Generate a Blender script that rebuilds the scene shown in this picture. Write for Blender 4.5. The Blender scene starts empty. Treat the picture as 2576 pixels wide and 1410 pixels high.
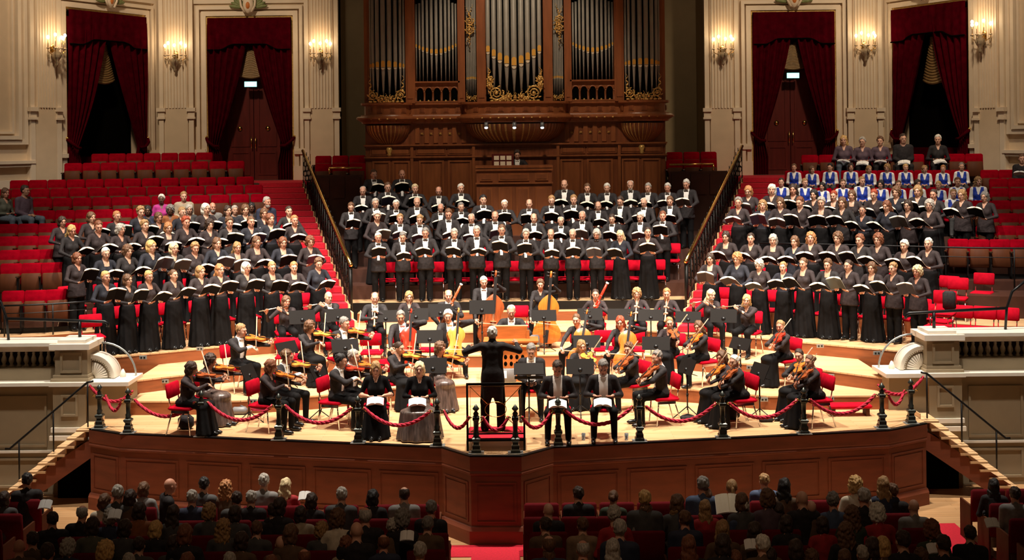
import bpy, math, random
import numpy as np
from mathutils import Vector, Matrix
random.seed(7)
PI = math.pi
SC = bpy.context.scene
COL = SC.collection

# ------------------------------------------------------------------ camera
FPX, HOR, CX, CAMZ, ROLL = 3200.0, 349.0, 1288.0, 4.94, 0.0106
cam_d = bpy.data.cameras.new('camera'); cam = bpy.data.objects.new('camera', cam_d); COL.objects.link(cam)
cam_d.sensor_width = 36.0; cam_d.lens = FPX / 2576 * 36.0
cam_d.shift_y = -(705 - HOR) / 2576.0
cam_d.clip_end = 200
cam.location = (0, 0, CAMZ); cam.rotation_euler = (PI / 2, ROLL, 0)
SC.camera = cam
# ------------------------------------------------------------------ world, lamps, exposure
w = bpy.data.worlds.new('hall'); SC.world = w; w.use_nodes = True
w.node_tree.nodes['Background'].inputs[0].default_value = (1.0, 0.62, 0.34, 1)
w.node_tree.nodes['Background'].inputs[1].default_value = 0.035
def spot(name, loc, target, power, size, angle, blend, col=(1, .84, .66)):
    d = bpy.data.lights.new(name, 'SPOT'); o = bpy.data.objects.new(name, d); COL.objects.link(o)
    d.energy = power; d.shadow_soft_size = size; d.spot_size = math.radians(angle); d.spot_blend = blend; d.color = col
    o.location = loc
    o.rotation_euler = (Vector(target) - Vector(loc)).to_track_quat('-Z', 'Y').to_euler()
    return o
# stage luminaires hanging under the ceiling above the platform
LC = (1, .89, .76)
for sx in (-6, -2, 2, 6):
    spot('stage_lamp', (sx, 21.3, 13.5), (sx * .95, 23.8, 0), 8300, .25, 52, .55, LC)
    spot('stage_lamp', (sx, 25.0, 14.0), (sx * 1.05, 28.4, 1), 8000, .25, 52, .6, LC)
# lighting bar over the stage front, aimed back at players and choir
for sx in (-7, -2.4, 2.4, 7):
    spot('front_lamp', (sx, 17.2, 15.0), (sx * .98, 26.4, 1.0), 5800, .3, 40, .4, LC)
# invented fill washes brightening tiers, organ, apse walls, niche and stage front
for sx in (-9, 9): spot('tier_fill', (sx, 20.5, 15), (sx * 1.1, 31.0, 2.6), 3600, .3, 36, .6, LC)
spot('organ_fill', (0, 26, 14.5), (.1, 34.6, 5.2), 2500, .4, 38, .5, (1, .80, .58))
for sx in (-7, 7):
    spot('hall_fill', (sx * 1.4, 27.5, 15), (sx * 1.45, 37.2, 5.2), 3000, .5, 62, .8, (1, .78, .54))
for sx in (-5, 5.4): spot('niche_fill', (sx, 31, 15), (sx * 1.02, 39.2, 6.5), 420, .4, 32, .7, (1, .78, .54))  # added pair, only to lift the dark recess beside the organ
spot('hall_fill', (0, 9, 12), (0, 20.5, -1), 640, .6, 62, .9, (1, .66, .42))  # added fill over the stalls for the stage front
SC.view_settings.view_transform = 'Standard'; SC.view_settings.look = 'None'
SC.view_settings.gamma = 1; SC.view_settings.use_curve_mapping = False
SC.view_settings.exposure = 0.0

# ------------------------------------------------------------------ photo geometry
def lev(x, y):
    return (x - (y - HOR) * ROLL, y + (x - CX) * ROLL)
def at(x, y, Y):
    xc, yc = lev(x, y); return Vector(((xc - CX) * Y / FPX, Y, CAMZ - (yc - HOR) * Y / FPX))
def gnd(x, y, z=0.0):
    xc, yc = lev(x, y); Y = FPX * (CAMZ - z) / (yc - HOR); return Vector(((xc - CX) * Y / FPX, Y, z))

# ------------------------------------------------------------------ materials
MATS = {}
def mat(name, col, rough=.6, metal=0., var=.0, scale=8., bump=0., stretch=None, emit=None, es=0., spec=None, sheen=0., trans=0.):
    if name in MATS: return MATS[name]
    m = bpy.data.materials.new(name); m.use_nodes = True; nt = m.node_tree; b = nt.nodes['Principled BSDF']
    b.inputs['Base Color'].default_value = (*col, 1); b.inputs['Roughness'].default_value = rough; b.inputs['Metallic'].default_value = metal
    if spec is not None: b.inputs['Specular IOR Level'].default_value = spec
    if sheen: b.inputs['Sheen Weight'].default_value = sheen
    if trans: b.inputs['Transmission Weight'].default_value = trans
    if emit: b.inputs['Emission Color'].default_value = (*emit, 1); b.inputs['Emission Strength'].default_value = es
    if var or bump:
        tc = nt.nodes.new('ShaderNodeTexCoord'); mp = nt.nodes.new('ShaderNodeMapping'); n = nt.nodes.new('ShaderNodeTexNoise')
        mp.inputs['Scale'].default_value = stretch or (1, 1, 1); n.inputs['Scale'].default_value = scale; n.inputs['Detail'].default_value = 5
        nt.links.new(tc.outputs['Object'], mp.inputs[0]); nt.links.new(mp.outputs[0], n.inputs[0])
        if var:
            r = nt.nodes.new('ShaderNodeValToRGB'); r.color_ramp.elements[0].position = .3; r.color_ramp.elements[1].position = .7
            r.color_ramp.elements[0].color = (*[c * (1 - var) for c in col], 1); r.color_ramp.elements[1].color = (*[min(1, c * (1 + var)) for c in col], 1)
            nt.links.new(n.outputs[0], r.inputs[0]); nt.links.new(r.outputs[0], b.inputs['Base Color'])
        if bump:
            bp = nt.nodes.new('ShaderNodeBump'); bp.inputs['Strength'].default_value = bump; bp.inputs['Distance'].default_value = .01
            nt.links.new(n.outputs[0], bp.inputs['Height']); nt.links.new(bp.outputs[0], b.inputs['Normal'])
    MATS[name] = m; return m
def mat_planks(name, c1, c2, board=.09, length=1.6, rot=0., rough=.42):
    m = bpy.data.materials.new(name); m.use_nodes = True; nt = m.node_tree; b = nt.nodes['Principled BSDF']
    tc = nt.nodes.new('ShaderNodeTexCoord'); mp = nt.nodes.new('ShaderNodeMapping'); br = nt.nodes.new('ShaderNodeTexBrick')
    mp.inputs['Rotation'].default_value = (0, 0, rot)
    br.inputs['Color1'].default_value = (*c1, 1); br.inputs['Color2'].default_value = (*c2, 1); br.inputs['Mortar'].default_value = (*[c * .45 for c in c1], 1)
    br.inputs['Scale'].default_value = 1; br.inputs['Mortar Size'].default_value = .003; br.inputs['Brick Width'].default_value = length; br.inputs['Row Height'].default_value = board
    br.offset = .37
    n = nt.nodes.new('ShaderNodeTexNoise'); n.inputs['Scale'].default_value = 3; mp2 = nt.nodes.new('ShaderNodeMapping'); mp2.inputs['Scale'].default_value = (1, 14, 1)
    mp2.inputs['Rotation'].default_value = (0, 0, rot)
    mx = nt.nodes.new('ShaderNodeMixRGB'); mx.blend_type = 'MULTIPLY'; mx.inputs[0].default_value = .35
    L = nt.links.new
    L(tc.outputs['Object'], mp.inputs[0]); L(mp.outputs[0], br.inputs[0]); L(tc.outputs['Object'], mp2.inputs[0]); L(mp2.outputs[0], n.inputs[0])
    L(br.outputs[0], mx.inputs[1]); L(n.outputs[0], mx.inputs[2]); L(mx.outputs[0], b.inputs['Base Color']); b.inputs['Roughness'].default_value = rough
    MATS[name] = m; return m
WOODG = (1, 1, .08)
M_floor = mat_planks('stage_boards', (.80, .50, .26), (.70, .41, .19))
M_hall = mat_planks('hall_boards', (.62, .36, .17), (.55, .30, .13), .12)
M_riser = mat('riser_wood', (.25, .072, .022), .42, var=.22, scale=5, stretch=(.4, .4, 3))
M_front = mat('stage_front_wood', (.215, .056, .025), .6, var=.18, scale=4, stretch=(.5, .5, 2))
M_organ = mat('organ_wood', (.20, .058, .020), .38, var=.28, scale=5, stretch=(2, 2, .3))
M_organ2 = mat('organ_wood_light', (.27, .085, .028), .36, var=.2, scale=5, stretch=(2, 2, .3))
M_console = mat('console_wood', (.24, .075, .028), .36, var=.2, scale=5, stretch=(1, 1, .3))
M_gold = mat('gilding', (.74, .46, .14), .38, .45, var=.25, scale=20)
M_goldm = mat('gilded_mouth', (.80, .42, .07), .45, .25)
M_pipe = mat('pipe_tin', (.33, .31, .27), .5, .12, var=.08, scale=4)
M_lip = mat('pipe_lip', (.85, .72, .52), .4, .2)
M_dark = mat('shade_black', (.003, .0025, .002), .95, spec=.0)  # darkness inside openings put into the colour; also the valance fringe
M_wall = mat('cream_plaster', (.66, .52, .36), .7, var=.05, scale=3, bump=.05)
M_wallw = mat('white_moulding', (.74, .62, .47), .55, var=.04, scale=3)
M_panelb = mat('beige_panel', (.60, .44, .27), .75, var=.04, scale=2)
M_niche = mat('olive_plaster', (.30, .22, .115), .8, var=.06, scale=3)
M_stone = mat('side_wall_paint', (.29, .225, .140), .6, var=.05, scale=4)
M_stonew = mat('coping_paint', (.78, .72, .62), .5, var=.04, scale=4)
M_velvet = mat('red_velvet', (.235, .0015, .008), .9, var=.2, scale=9, spec=.0)
M_chairred = mat('red_upholstery', (.46, .004, .018), .85, var=.14, scale=12, spec=.05)
M_curtain = mat('curtain_velvet', (.055, .0010, .0045), .95, var=.3, scale=6, spec=.0)
M_carpet = mat('red_carpet', (.46, .004, .020), .95, var=.15, scale=30, bump=.3)
M_seatwood = mat('seat_wood', (.085, .026, .010), .6, var=.2, scale=6, stretch=(1, 1, .3), spec=.12)
M_black = mat('black_metal', (.012, .012, .013), .4, .5)
M_iron = mat('wrought_iron', (.010, .009, .008), .45, .6)
M_brass = mat('brass', (.72, .46, .14), .22, 1.0, var=.12, scale=20)
M_chrome = mat('chrome', (.80, .79, .78), .12, 1.0)
M_bronze = mat('dark_bronze', (.055, .062, .055), .35, .7, var=.2, scale=20)
M_steel = mat('grey_plate', (.36, .38, .37), .4, .6)
M_doorw = mat('door_mahogany', (.10, .012, .009), .35, var=.2, scale=5, stretch=(2, 2, .3))
M_white = mat('white_paint', (.85, .83, .78), .5)
M_paper = mat('paper', (.86, .78, .60), .8, var=.03, scale=30)
M_paperw = mat('white_paper', (.88, .87, .84), .8)
M_cover = mat('score_cover', (.008, .0075, .009), .8, spec=.08)
M_rope = mat('red_rope', (.46, .010, .040), .8, var=.3, scale=60, stretch=(1, 1, 1), bump=.5)
M_tread = mat('pale_tread', (.72, .46, .24), .45, var=.12, scale=6, stretch=(.3, 3, 1))
M_stand = mat('stand_black', (.012, .010, .009), .7, spec=.12)
M_festoon = mat('festoon_silk', (.22, .13, .045), .55, var=.2, scale=12)
M_grey = mat('grey_case', (.16, .16, .165), .5)

# ------------------------------------------------------------------ mesh builder
class MB:
    def __init__(s): s.v = []; s.f = []; s.m = []; s.sm = []; s.M = None
    def add(s, V, F, m=0, smooth=False):
        b = len(s.v)
        if s.M is not None:
            V = [s.M @ Vector(p) for p in V]
            if s.M.determinant() < 0: F = [f[::-1] for f in F]
        s.v.extend([tuple(p) for p in V]); s.f.extend([tuple(i + b for i in f) for f in F])
        s.m.extend([m] * len(F)); s.sm.extend([smooth] * len(F)); return s
    def box(s, c, d, m=0, R=None):
        hx, hy, hz = d[0] / 2, d[1] / 2, d[2] / 2
        V = [Vector((x, y, z)) for z in (-hz, hz) for y in (-hy, hy) for x in (-hx, hx)]
        if R is not None: V = [R @ p for p in V]
        V = [p + Vector(c) for p in V]
        return s.add(V, [(0, 2, 3, 1), (4, 5, 7, 6), (0, 1, 5, 4), (2, 6, 7, 3), (0, 4, 6, 2), (1, 3, 7, 5)], m)
    def bx(s, x0, x1, y0, y1, z0, z1, m=0):
        return s.box(((x0 + x1) / 2, (y0 + y1) / 2, (z0 + z1) / 2), (abs(x1 - x0), abs(y1 - y0), abs(z1 - z0)), m)
    def frame(s, x0, x1, z0, z1, y0, y1, w, m=0):     # picture-frame moulding in the xz plane, no overlapping corners
        x0, x1 = sorted((x0, x1)); return s.bx(x0, x1, y0, y1, z0, z0 + w, m).bx(x0, x1, y0, y1, z1 - w, z1, m).bx(x0, x0 + w, y0, y1, z0 + w, z1 - w, m).bx(x1 - w, x1, y0, y1, z0 + w, z1 - w, m)
    def rbox(s, c, d, b, m=0, R=None):           # box with chamfered rim (rounded pad)
        hx, hy, hz = d[0] / 2, d[1] / 2, d[2] / 2; V = []
        for (kz, k) in ((-hz, b), (-hz + b, 0), (hz - b, 0), (hz, b)):
            X, Y_ = hx - k, hy - k; q = min(b, X * .6, Y_ * .6)
            for (px, py) in ((X - q, -Y_), (X, -Y_ + q), (X, Y_ - q), (X - q, Y_), (-X + q, Y_), (-X, Y_ - q), (-X, -Y_ + q), (-X + q, -Y_)): V.append(Vector((px, py, kz)))
        if R is not None: V = [R @ p for p in V]
        V = [p + Vector(c) for p in V]; F = [tuple(range(7, -1, -1)), tuple(range(24, 32))]
        for r in range(3):
            for i in range(8): j = (i + 1) % 8; F.append((r * 8 + i, r * 8 + j, r * 8 + 8 + j, r * 8 + 8 + i))
        return s.add(V, F, m, True)
    def cyl(s, p, q, r1, r2=None, n=8, m=0, caps=True, smooth=True):
        return s.tube([p, q], [r1, r1 if r2 is None else r2], n, m, caps, smooth)
    def tube(s, P, r, n=6, m=0, caps=True, smooth=True, closed=False):
        P = [Vector(p) for p in P]; N = len(P); R = r if isinstance(r, (list, tuple)) else [r] * N
        T = []
        for i in range(N):
            a = P[i - 1] if (i > 0 or closed) else P[i]; b = P[(i + 1) % N] if (i < N - 1 or closed) else P[i]
            t = (b - a); T.append(t.normalized() if t.length > 1e-9 else Vector((0, 0, 1)))
        u = T[0].orthogonal().normalized(); V = []
        for i in range(N):
            u = (u - T[i] * u.dot(T[i])); u = u.normalized() if u.length > 1e-6 else T[i].orthogonal().normalized()
            w_ = T[i].cross(u)
            for k in range(n): a = 2 * PI * k / n; V.append(P[i] + (u * math.cos(a) + w_ * math.sin(a)) * R[i])
        F = []
        for i in range(N if closed else N - 1):
            for k in range(n):
                k2 = (k + 1) % n; j = (i + 1) % N; F.append((i * n + k, i * n + k2, j * n + k2, j * n + k))
        if caps and not closed: F.append(tuple(range(n - 1, -1, -1))); F.append(tuple(range((N - 1) * n, N * n)))
        return s.add(V, F, m, smooth)
    def lathe(s, prof, c=(0, 0, 0), n=12, m=0, R=None, smooth=True, sq=False):
        V = []; c = Vector(c)
        for (r, z) in prof:
            for k in range(n):
                a = 2 * PI * (k + (.5 if sq else 0)) / n; p = Vector((r * math.cos(a), r * math.sin(a), z)); V.append((R @ p if R is not None else p) + c)
        F = []
        for i in range(len(prof) - 1):
            for k in range(n): k2 = (k + 1) % n; F.append((i * n + k, i * n + k2, (i + 1) * n + k2, (i + 1) * n + k))
        F.append(tuple(range(n - 1, -1, -1))); F.append(tuple(range((len(prof) - 1) * n, len(prof) * n)))
        return s.add(V, F, m, smooth)
    def ell(s, c, r, n=8, k=5, m=0, R=None):
        V = []; c = Vector(c)
        for i in range(k + 1):
            t = PI * i / k
            for j in range(n):
                a = 2 * PI * j / n; p = Vector((r[0] * math.sin(t) * math.cos(a), r[1] * math.sin(t) * math.sin(a), -r[2] * math.cos(t))); V.append((R @ p if R is not None else p) + c)
        F = [(i * n + j, i * n + (j + 1) % n, (i + 1) * n + (j + 1) % n, (i + 1) * n + j) for i in range(k) for j in range(n)]
        return s.add(V, F, m, True)
    def prism(s, poly, z0, z1, m=0, mtop=None):
        n = len(poly); A = sum(poly[i][0] * poly[(i + 1) % n][1] - poly[(i + 1) % n][0] * poly[i][1] for i in range(n))
        if A < 0: poly = poly[::-1]
        V = [(x, y, z0) for x, y in poly] + [(x, y, z1) for x, y in poly]
        s.add(V, [tuple(range(n - 1, -1, -1))] + [(i, (i + 1) % n, n + (i + 1) % n, n + i) for i in range(n)], m)
        b = len(s.v) - 2 * n; s.f.append(tuple(b + n + i for i in range(n))); s.m.append(m if mtop is None else mtop); s.sm.append(False); return s
    def grid(s, rows, m=0, smooth=True, closed=False):
        h, n = len(rows), len(rows[0]); V = [p for r in rows for p in r]; F = []
        for i in range(h - 1):
            for j in range(n if closed else n - 1): j2 = (j + 1) % n; F.append((i * n + j, i * n + j2, (i + 1) * n + j2, (i + 1) * n + j))
        return s.add(V, F, m, smooth)
    def sweep(s, plan, prof, m=0, smooth=False):     # plan [(x,y)], prof [(out,z)]; out is to the right-hand side of the path
        P = [Vector(p) for p in plan]; N = len(P); rows = []
        nr = []
        for i in range(N):
            a = P[max(i - 1, 0)]; b = P[min(i + 1, N - 1)]; t = (b - a).normalized(); nr.append(Vector((t.y, -t.x)))
        for i in range(N): rows.append([(P[i].x + nr[i].x * o, P[i].y + nr[i].y * o, z) for o, z in prof])
        return s.grid(rows, m, smooth)
    def mesh(s, name, mats):
        me = bpy.data.meshes.new(name); me.from_pydata(s.v, [], s.f)
        for mt in (mats if isinstance(mats, (list, tuple)) else [mats]): me.materials.append(mt)
        me.polygons.foreach_set('material_index', s.m); me.polygons.foreach_set('use_smooth', s.sm); me.update(); return me
    def build(s, name, mats, parent=None):
        return put(name, s.mesh(name, mats), parent)
def put(name, me, parent=None):
    o = bpy.data.objects.new(name, me); COL.objects.link(o)
    if parent: o.parent = parent
    return o
def empty(name, loc=(0, 0, 0), rz=0.):
    o = bpy.data.objects.new(name, None); COL.objects.link(o); o.location = loc; o.rotation_euler = (0, 0, rz); o.empty_display_size = .1; return o
def tag(o, label=None, cat=None, group=None, kind=None):
    if label: o['label'] = label
    if cat: o['category'] = cat
    if group: o['group'] = group
    if kind: o['kind'] = kind
    return o
def copy_tree(o, parent=None):
    c = o.copy(); COL.objects.link(c); c.parent = parent
    for ch in KIDS.get(o.name) or list(o.children): copy_tree(ch, c)
    return c
KIDS = {}
ORD = ['', 'first', 'second', 'third', 'fourth', 'fifth', 'sixth', 'seventh', 'eighth', 'ninth', 'tenth', 'eleventh', 'twelfth', 'thirteenth', 'fourteenth', 'fifteenth', 'sixteenth', 'seventeenth', 'eighteenth', 'nineteenth', 'twentieth']
def Rz(a): return Matrix.Rotation(a, 4, 'Z')
def Rx(a): return Matrix.Rotation(a, 4, 'X')
def Ry(a): return Matrix.Rotation(a, 4, 'Y')
def Tr(*v): return Matrix.Translation(Vector(v))
def lerp(a, b, t): return a + (b - a) * t
def pl(X, pts):                                     # piecewise linear
    for (x0, y0), (x1, y1) in zip(pts, pts[1:]):
        if X <= x1: return y0 + (y1 - y0) * (X - x0) / (x1 - x0)
    (x0, y0), (x1, y1) = pts[-2:]; return y0 + (y1 - y0) * (X - x0) / (x1 - x0)
def onrow(x, y, row):                               # pixel x meets a row line Y(X)
    xc, _ = lev(x, y); k = (xc - CX) / FPX; Y = 28.
    for _ in range(40): Y = Y * .5 + .5 * row(k * Y)
    return k * Y, Y
# ================================================================== THE SETTING
ZF = -1.38                                   # hall floor; the stage floor is z = 0
def cc(Y): return .025 * (Y - 24)
def mir(p): return (-p[0] + 2 * cc(p[1]), p[1])
def aX(X): return -X if X < 0 else X - .25
ROWP = {'1': [(3.0, 28.15), (8.1, 25.2), (12, 23.2)], 'k1': [(4.5, 28.75), (9.5, 25.9), (15, 25.2)], 'k2': [(4.8, 29.4), (9.8, 26.95), (15, 26.3)],
        'k3': [(5, 30.2), (10, 28), (15, 27.3)], 'k4': [(5, 30.9), (10, 28.9), (15, 28.1)], 'k5': [(5, 31.6), (10, 29.75), (15, 29)],
        'k6': [(5, 32.2), (10, 30.6), (15, 29.8)], 'k7': [(5, 32.8), (10, 31.4), (15, 30.6)], 'k8': [(5, 33.4), (10, 32.2), (15, 31.4)],
        'k9': [(5, 34.1), (10, 33), (15, 32.1)], 'k10': [(5, 35), (10, 34.2), (15, 33.2)], 'k11': [(5, 35.8), (10, 35.1), (15, 34.2)]}
ROWZ = {'1': .74, 'k1': 1.08, 'k2': 1.54, 'k3': 1.74, 'k4': 1.98, 'k5': 2.21, 'k6': 2.47, 'k7': 2.73, 'k8': 2.94, 'k9': 3.14, 'k10': 3.545, 'k11': 3.78}
def rowf(k): return lambda X: pl(aX(X), ROWP[k])
MROW = {'m1': (29.8, 1.15), 'm2': (30.6, 1.47), 'm3': (31.4, 1.78), 'm4': (32.2, 2.11), 'm5': (33.0, 2.43)}
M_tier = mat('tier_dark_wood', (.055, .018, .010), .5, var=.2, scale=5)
def struct(name, mb, mats, parent=None, label=None):
    o = mb.build(name, mats, parent)
    if not parent: o['kind'] = 'structure'
    if label: o['label'] = label
    return o
# hall floor
fl = struct('floor', MB().bx(-17, 17, 2, 26, ZF - .2, ZF), M_hall, label='wooden floor of the hall under the audience')
c = MB(); p = gnd(1248, 1385, ZF)
c.bx(p.x - .37, p.x + .37, 9, 19.75, ZF, ZF + .012)
q0, q1 = gnd(1130, 1357, ZF), gnd(1250, 1372, ZF)
c.bx(-1.05, .75, 19.2, 19.75, ZF, ZF + .011)
struct('floor_carpet', c, M_carpet, fl)
c = MB().bx(-7.4, -6.75, 12, 20.6, ZF, ZF + .012).bx(6.5, 7.1, 12, 20.6, ZF, ZF + .012); struct('aisle_carpet', c, M_carpet, fl)
# stage block
EDGE = [(227, 1079), (304, 1091), (489, 1100), (685, 1110), (884, 1117), (1112, 1125), (1184, 1147), (1310, 1147), (1391, 1125), (1740, 1109), (2020, 1094), (2235, 1082), (2329, 1065)]
EP = [gnd(*e) for e in EDGE]; EP2 = [(v.x, v.y) for v in EP]
# straighten the two long flanks
def straight(i, j):
    for k in range(i + 1, j):
        t = (EP2[k][0] - EP2[i][0]) / (EP2[j][0] - EP2[i][0]); EP2[k] = (EP2[k][0], lerp(EP2[i][1], EP2[j][1], t))
straight(1, 5); straight(8, 11)
st = struct('floor_stage', MB().prism(EP2 + [(7.05, 31), (-7.3, 31)], ZF, 0, 0, 1), [M_front, M_floor], label='wooden concert platform with panelled front')
pa = EP2
struct('stage_nosing', MB().sweep(pa, [(-.05, .006), (.03, .006), (.03, -.012), (.0, -.015)], 0), M_black, st)
struct('front_cornice', MB().sweep(pa, [(.0, -.012), (.03, -.02), (.03, -.22), (.02, -.24), (.034, -.27), (.034, -.29), (.0, -.31)], 0), M_front, st)
struct('front_plinth', MB().sweep(pa, [(.0, -1.10), (.03, -1.11), (.06, -1.17), (.06, ZF), (.0, ZF)], 0), M_front, st)
def panels_on(p0, p1, parts, z0, z1, m, parent, mg=.10, w=.05, name='panel', d=.02):
    p0, p1 = Vector(p0), Vector(p1); t = (p1 - p0); L = t.length; t /= L; n = Vector((t.y, -t.x))
    R = Matrix(((t.x, -n.x, 0), (t.y, -n.y, 0), (0, 0, 1)))
    for i in range(parts):
        a = L * i / parts + mg; b = L * (i + 1) / parts - mg; mb = MB()
        def bb(u0, u1, za, zb, dd):
            c_ = p0 + t * ((u0 + u1) / 2) + n * (dd / 2 - .005); mb.box((c_.x, c_.y, (za + zb) / 2), (u1 - u0, dd + .01, zb - za), 0, R)
        bb(a, b, z0, z0 + w, d); bb(a, b, z1 - w, z1, d); bb(a, a + w, z0 + w, z1 - w, d); bb(b - w, b, z0 + w, z1 - w, d)
        bb(a + w * 2.2, b - w * 2.2, z0 + w * 2.2, z1 - w * 2.2, d * .6)
        mb.build(name, m, parent)
for i, j, nparts in ((0, 1, 1), (1, 5, 5), (5, 6, 1), (6, 7, 1), (7, 8, 1), (8, 11, 5), (11, 12, 1)):
    panels_on(EP2[i], EP2[j], nparts, -1.05, -.42, M_front, st, .07, .026, d=.014)
# orchestra risers
RA = [(-7.0, 23.05), (-5.0, 23.0), (-3.6, 23.4), (-2.2, 24.05), (-.9, 24.3), (.9, 24.3), (2.2, 24.0), (3.3, 23.6), (4.6, 22.9), (6.8, 22.85)]
RB = [(-7.1, 23.7), (-6.4, 24.2), (-5.45, 24.8), (-3, 26.05), (-1.5, 26.1), (1.5, 26.05), (3, 25.85), (4.45, 24.85), (5.8, 24.1), (6.8, 23.15)]
RC = [(-13, 23.7), (-9, 24.3), (-7.9, 24.9), (-5.83, 26.2), (-2.6, 27.7), (2.6, 27.7), (4.87, 26.6), (7.57, 24.6), (9, 24.0), (13, 23.5)]
RD = [(-3.6, 29.25), (3.8, 29.25)]
ZA, ZB, ZC, ZD = .25, .5, .74, .95
def riser(pts, z, name, mt=None, ms=None, back=31.5):
    return struct(name, MB().prism(pts + [(pts[-1][0], back), (pts[0][0], back)], .0 if z < .9 else ZC - .02, z, 0, 1), [ms or M_riser, mt or M_floor], label=None)
M_floor2 = mat_planks('riser_boards', (.80, .50, .27), (.69, .41, .20), .10, 1.9)
r1 = riser(RA, ZA, 'floor_riser_low', M_floor2); r2 = riser(RB, ZB, 'floor_riser_middle', M_floor2); r3 = riser(RC, ZC, 'floor_riser_high', M_floor2); r4 = riser(RD, ZD, 'floor_riser_rear', M_floor2)
for o, l in ((r1, 'lowest wooden riser behind the front desks'), (r2, 'second wooden riser under the woodwinds'), (r3, 'third wooden riser under the front choir rows'), (r4, 'rear wooden riser before the men')): o['label'] = l
for R_, z, o in ((RA, ZA, r1), (RB, ZB, r2), (RC, ZC, r3)):
    struct('riser_edge', MB().sweep(R_, [(-.02, z + .003), (.012, z + .003), (.012, z - .025), (0, z - .025)], 0), M_floor2, o)
def outlet(x, y, Yo, par):
    p = at(x, y, Yo); tag(MB().box((0, 0, 0), (.14, .03, .07)).box((-.03, -.016, 0), (.03, .01, .03), 1).box((.03, -.016, 0), (.03, .01, .03), 1).build('socket_plate', [M_steel, M_black], par)).location = p
for (x, y, Yp, o) in ((360, 900, 24.85, r3), (503, 878, 25.6, r3), (415, 960, 24.03, r2), (580, 935, 24.75, r2), (637, 1010, 23.0, r1), (1922, 1006, 22.92, r1), (2063, 871, 25.5, r3), (2206, 889, 24.75, r3), (2089, 947, 23.9, r2), (1887, 925, 24.6, r2), (2088, 1003, 22.86, r1)): outlet(x, y, Yp, o)
# seating tiers left and right of the organ
SLl = [(-4.6, 27.3), (-7.17, 35.7)]            # left edge of the left stair
SRl = [(-3.3, 27.3), (-5.9, 35.7)]             # right edge of it
def lineX(L, Y): return L[0][0] + (L[1][0] - L[0][0]) * (Y - L[0][1]) / (L[1][1] - L[0][1])
def tierpoly(k, side, off=.42):
    P = []; X = -15.0
    xs = [-15.0 + .5 * i for i in range(30)]
    for X in xs:
        Y = rowf(k)(X) - off
        if X > lineX(SLl, Y): break
        P.append((X, Y))
    Xe = P[-1][0]; Ye = P[-1][1]
    for _ in range(30): Xe = lineX(SLl, Ye); Ye = rowf(k)(Xe) - off
    P.append((Xe, Ye)); P += [(-7.17, 35.7), (-7.17, 37.55), (-15, 37.55)] if Ye < 35.6 else [(-7.17, 37.55), (-15, 37.55)]
    return P if side < 0 else [mir(p) for p in P]
tiers = {}
for side, sn in ((-1, 'left'), (1, 'right')):
    for i, k in enumerate(['k1', 'k2', 'k3', 'k4', 'k5', 'k6', 'k7', 'k8', 'k9', 'k10', 'k11']):
        top = M_floor2 if k == 'k1' else M_tier
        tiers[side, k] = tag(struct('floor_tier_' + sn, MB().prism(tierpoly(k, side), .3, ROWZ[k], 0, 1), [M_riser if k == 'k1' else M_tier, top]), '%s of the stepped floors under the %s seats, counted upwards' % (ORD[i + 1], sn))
# men's tiers in the middle
for i, k in enumerate(['m1', 'm2', 'm3', 'm4', 'm5']):
    Y, z = MROW[k]; Y -= .36 if i else .2
    P = [(lineX(SRl, Y), Y), (lineX(SRl, 35.7), 35.7), mir((lineX(SRl, 35.7), 35.7)), mir((lineX(SRl, Y), Y))]
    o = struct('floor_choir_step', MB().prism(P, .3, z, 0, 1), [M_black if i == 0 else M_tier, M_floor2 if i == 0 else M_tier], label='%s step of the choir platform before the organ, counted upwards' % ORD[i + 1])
# red staircases
for side, sn in ((-1, 'left'), (1, 'right')):
    root = empty('staircase', (-4 if side < 0 else 4, 27.3, ZC)); N = 22
    tag(root, 'red-carpeted staircase on the %s of the organ, descending to the platform' % sn, 'staircase')
    for i in range(N):
        t0, t1 = i / N, 1.0; Y0 = lerp(27.3, 35.7, i / N); Y1 = lerp(27.3, 35.7, (i + 1) / N); z = lerp(ZC, 3.78, (i + 1) / N)
        P = [(lineX(SLl, Y0) - .06, Y0), (lineX(SRl, Y0), Y0), (lineX(SRl, Y1 + .05), Y1 + .05), (lineX(SLl, Y1 + .05) - .06, Y1 + .05)]
        if side > 0: P = [mir(p) for p in P]
        s_ = MB().prism(P, .4, z - .015, 0).build('step', M_tread, root); s_.matrix_parent_inverse = root.matrix_world.inverted() if False else Tr(*[-v for v in root.location])
        # carpet runner with rounded nose
        W = .05
        Q = [(P[0][0] + (W if side < 0 else -W), Y0 - .035), (P[1][0] - (W if side < 0 else -W), Y0 - .035), (P[2][0] - (W if side < 0 else -W), Y1), (P[3][0] + (W if side < 0 else -W), Y1)]
        r_ = MB().prism(Q, z - .125, z, 0).build('carpet_runner', M_carpet, root); r_.matrix_parent_inverse = Tr(*[-v for v in root.location])
    P = [(-7.3, 35.6), (-5.75, 35.6), (-5.2, 37.55), (-9.2, 37.55), (-9.2, 36.4), (-7.3, 36.2)]
    if side > 0: P = [mir(p) for p in P]
    struct('floor_landing_' + sn, MB().prism(P, 2.5, 3.785), M_carpet, label='red carpeted landing before the %s door' % sn)

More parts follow.
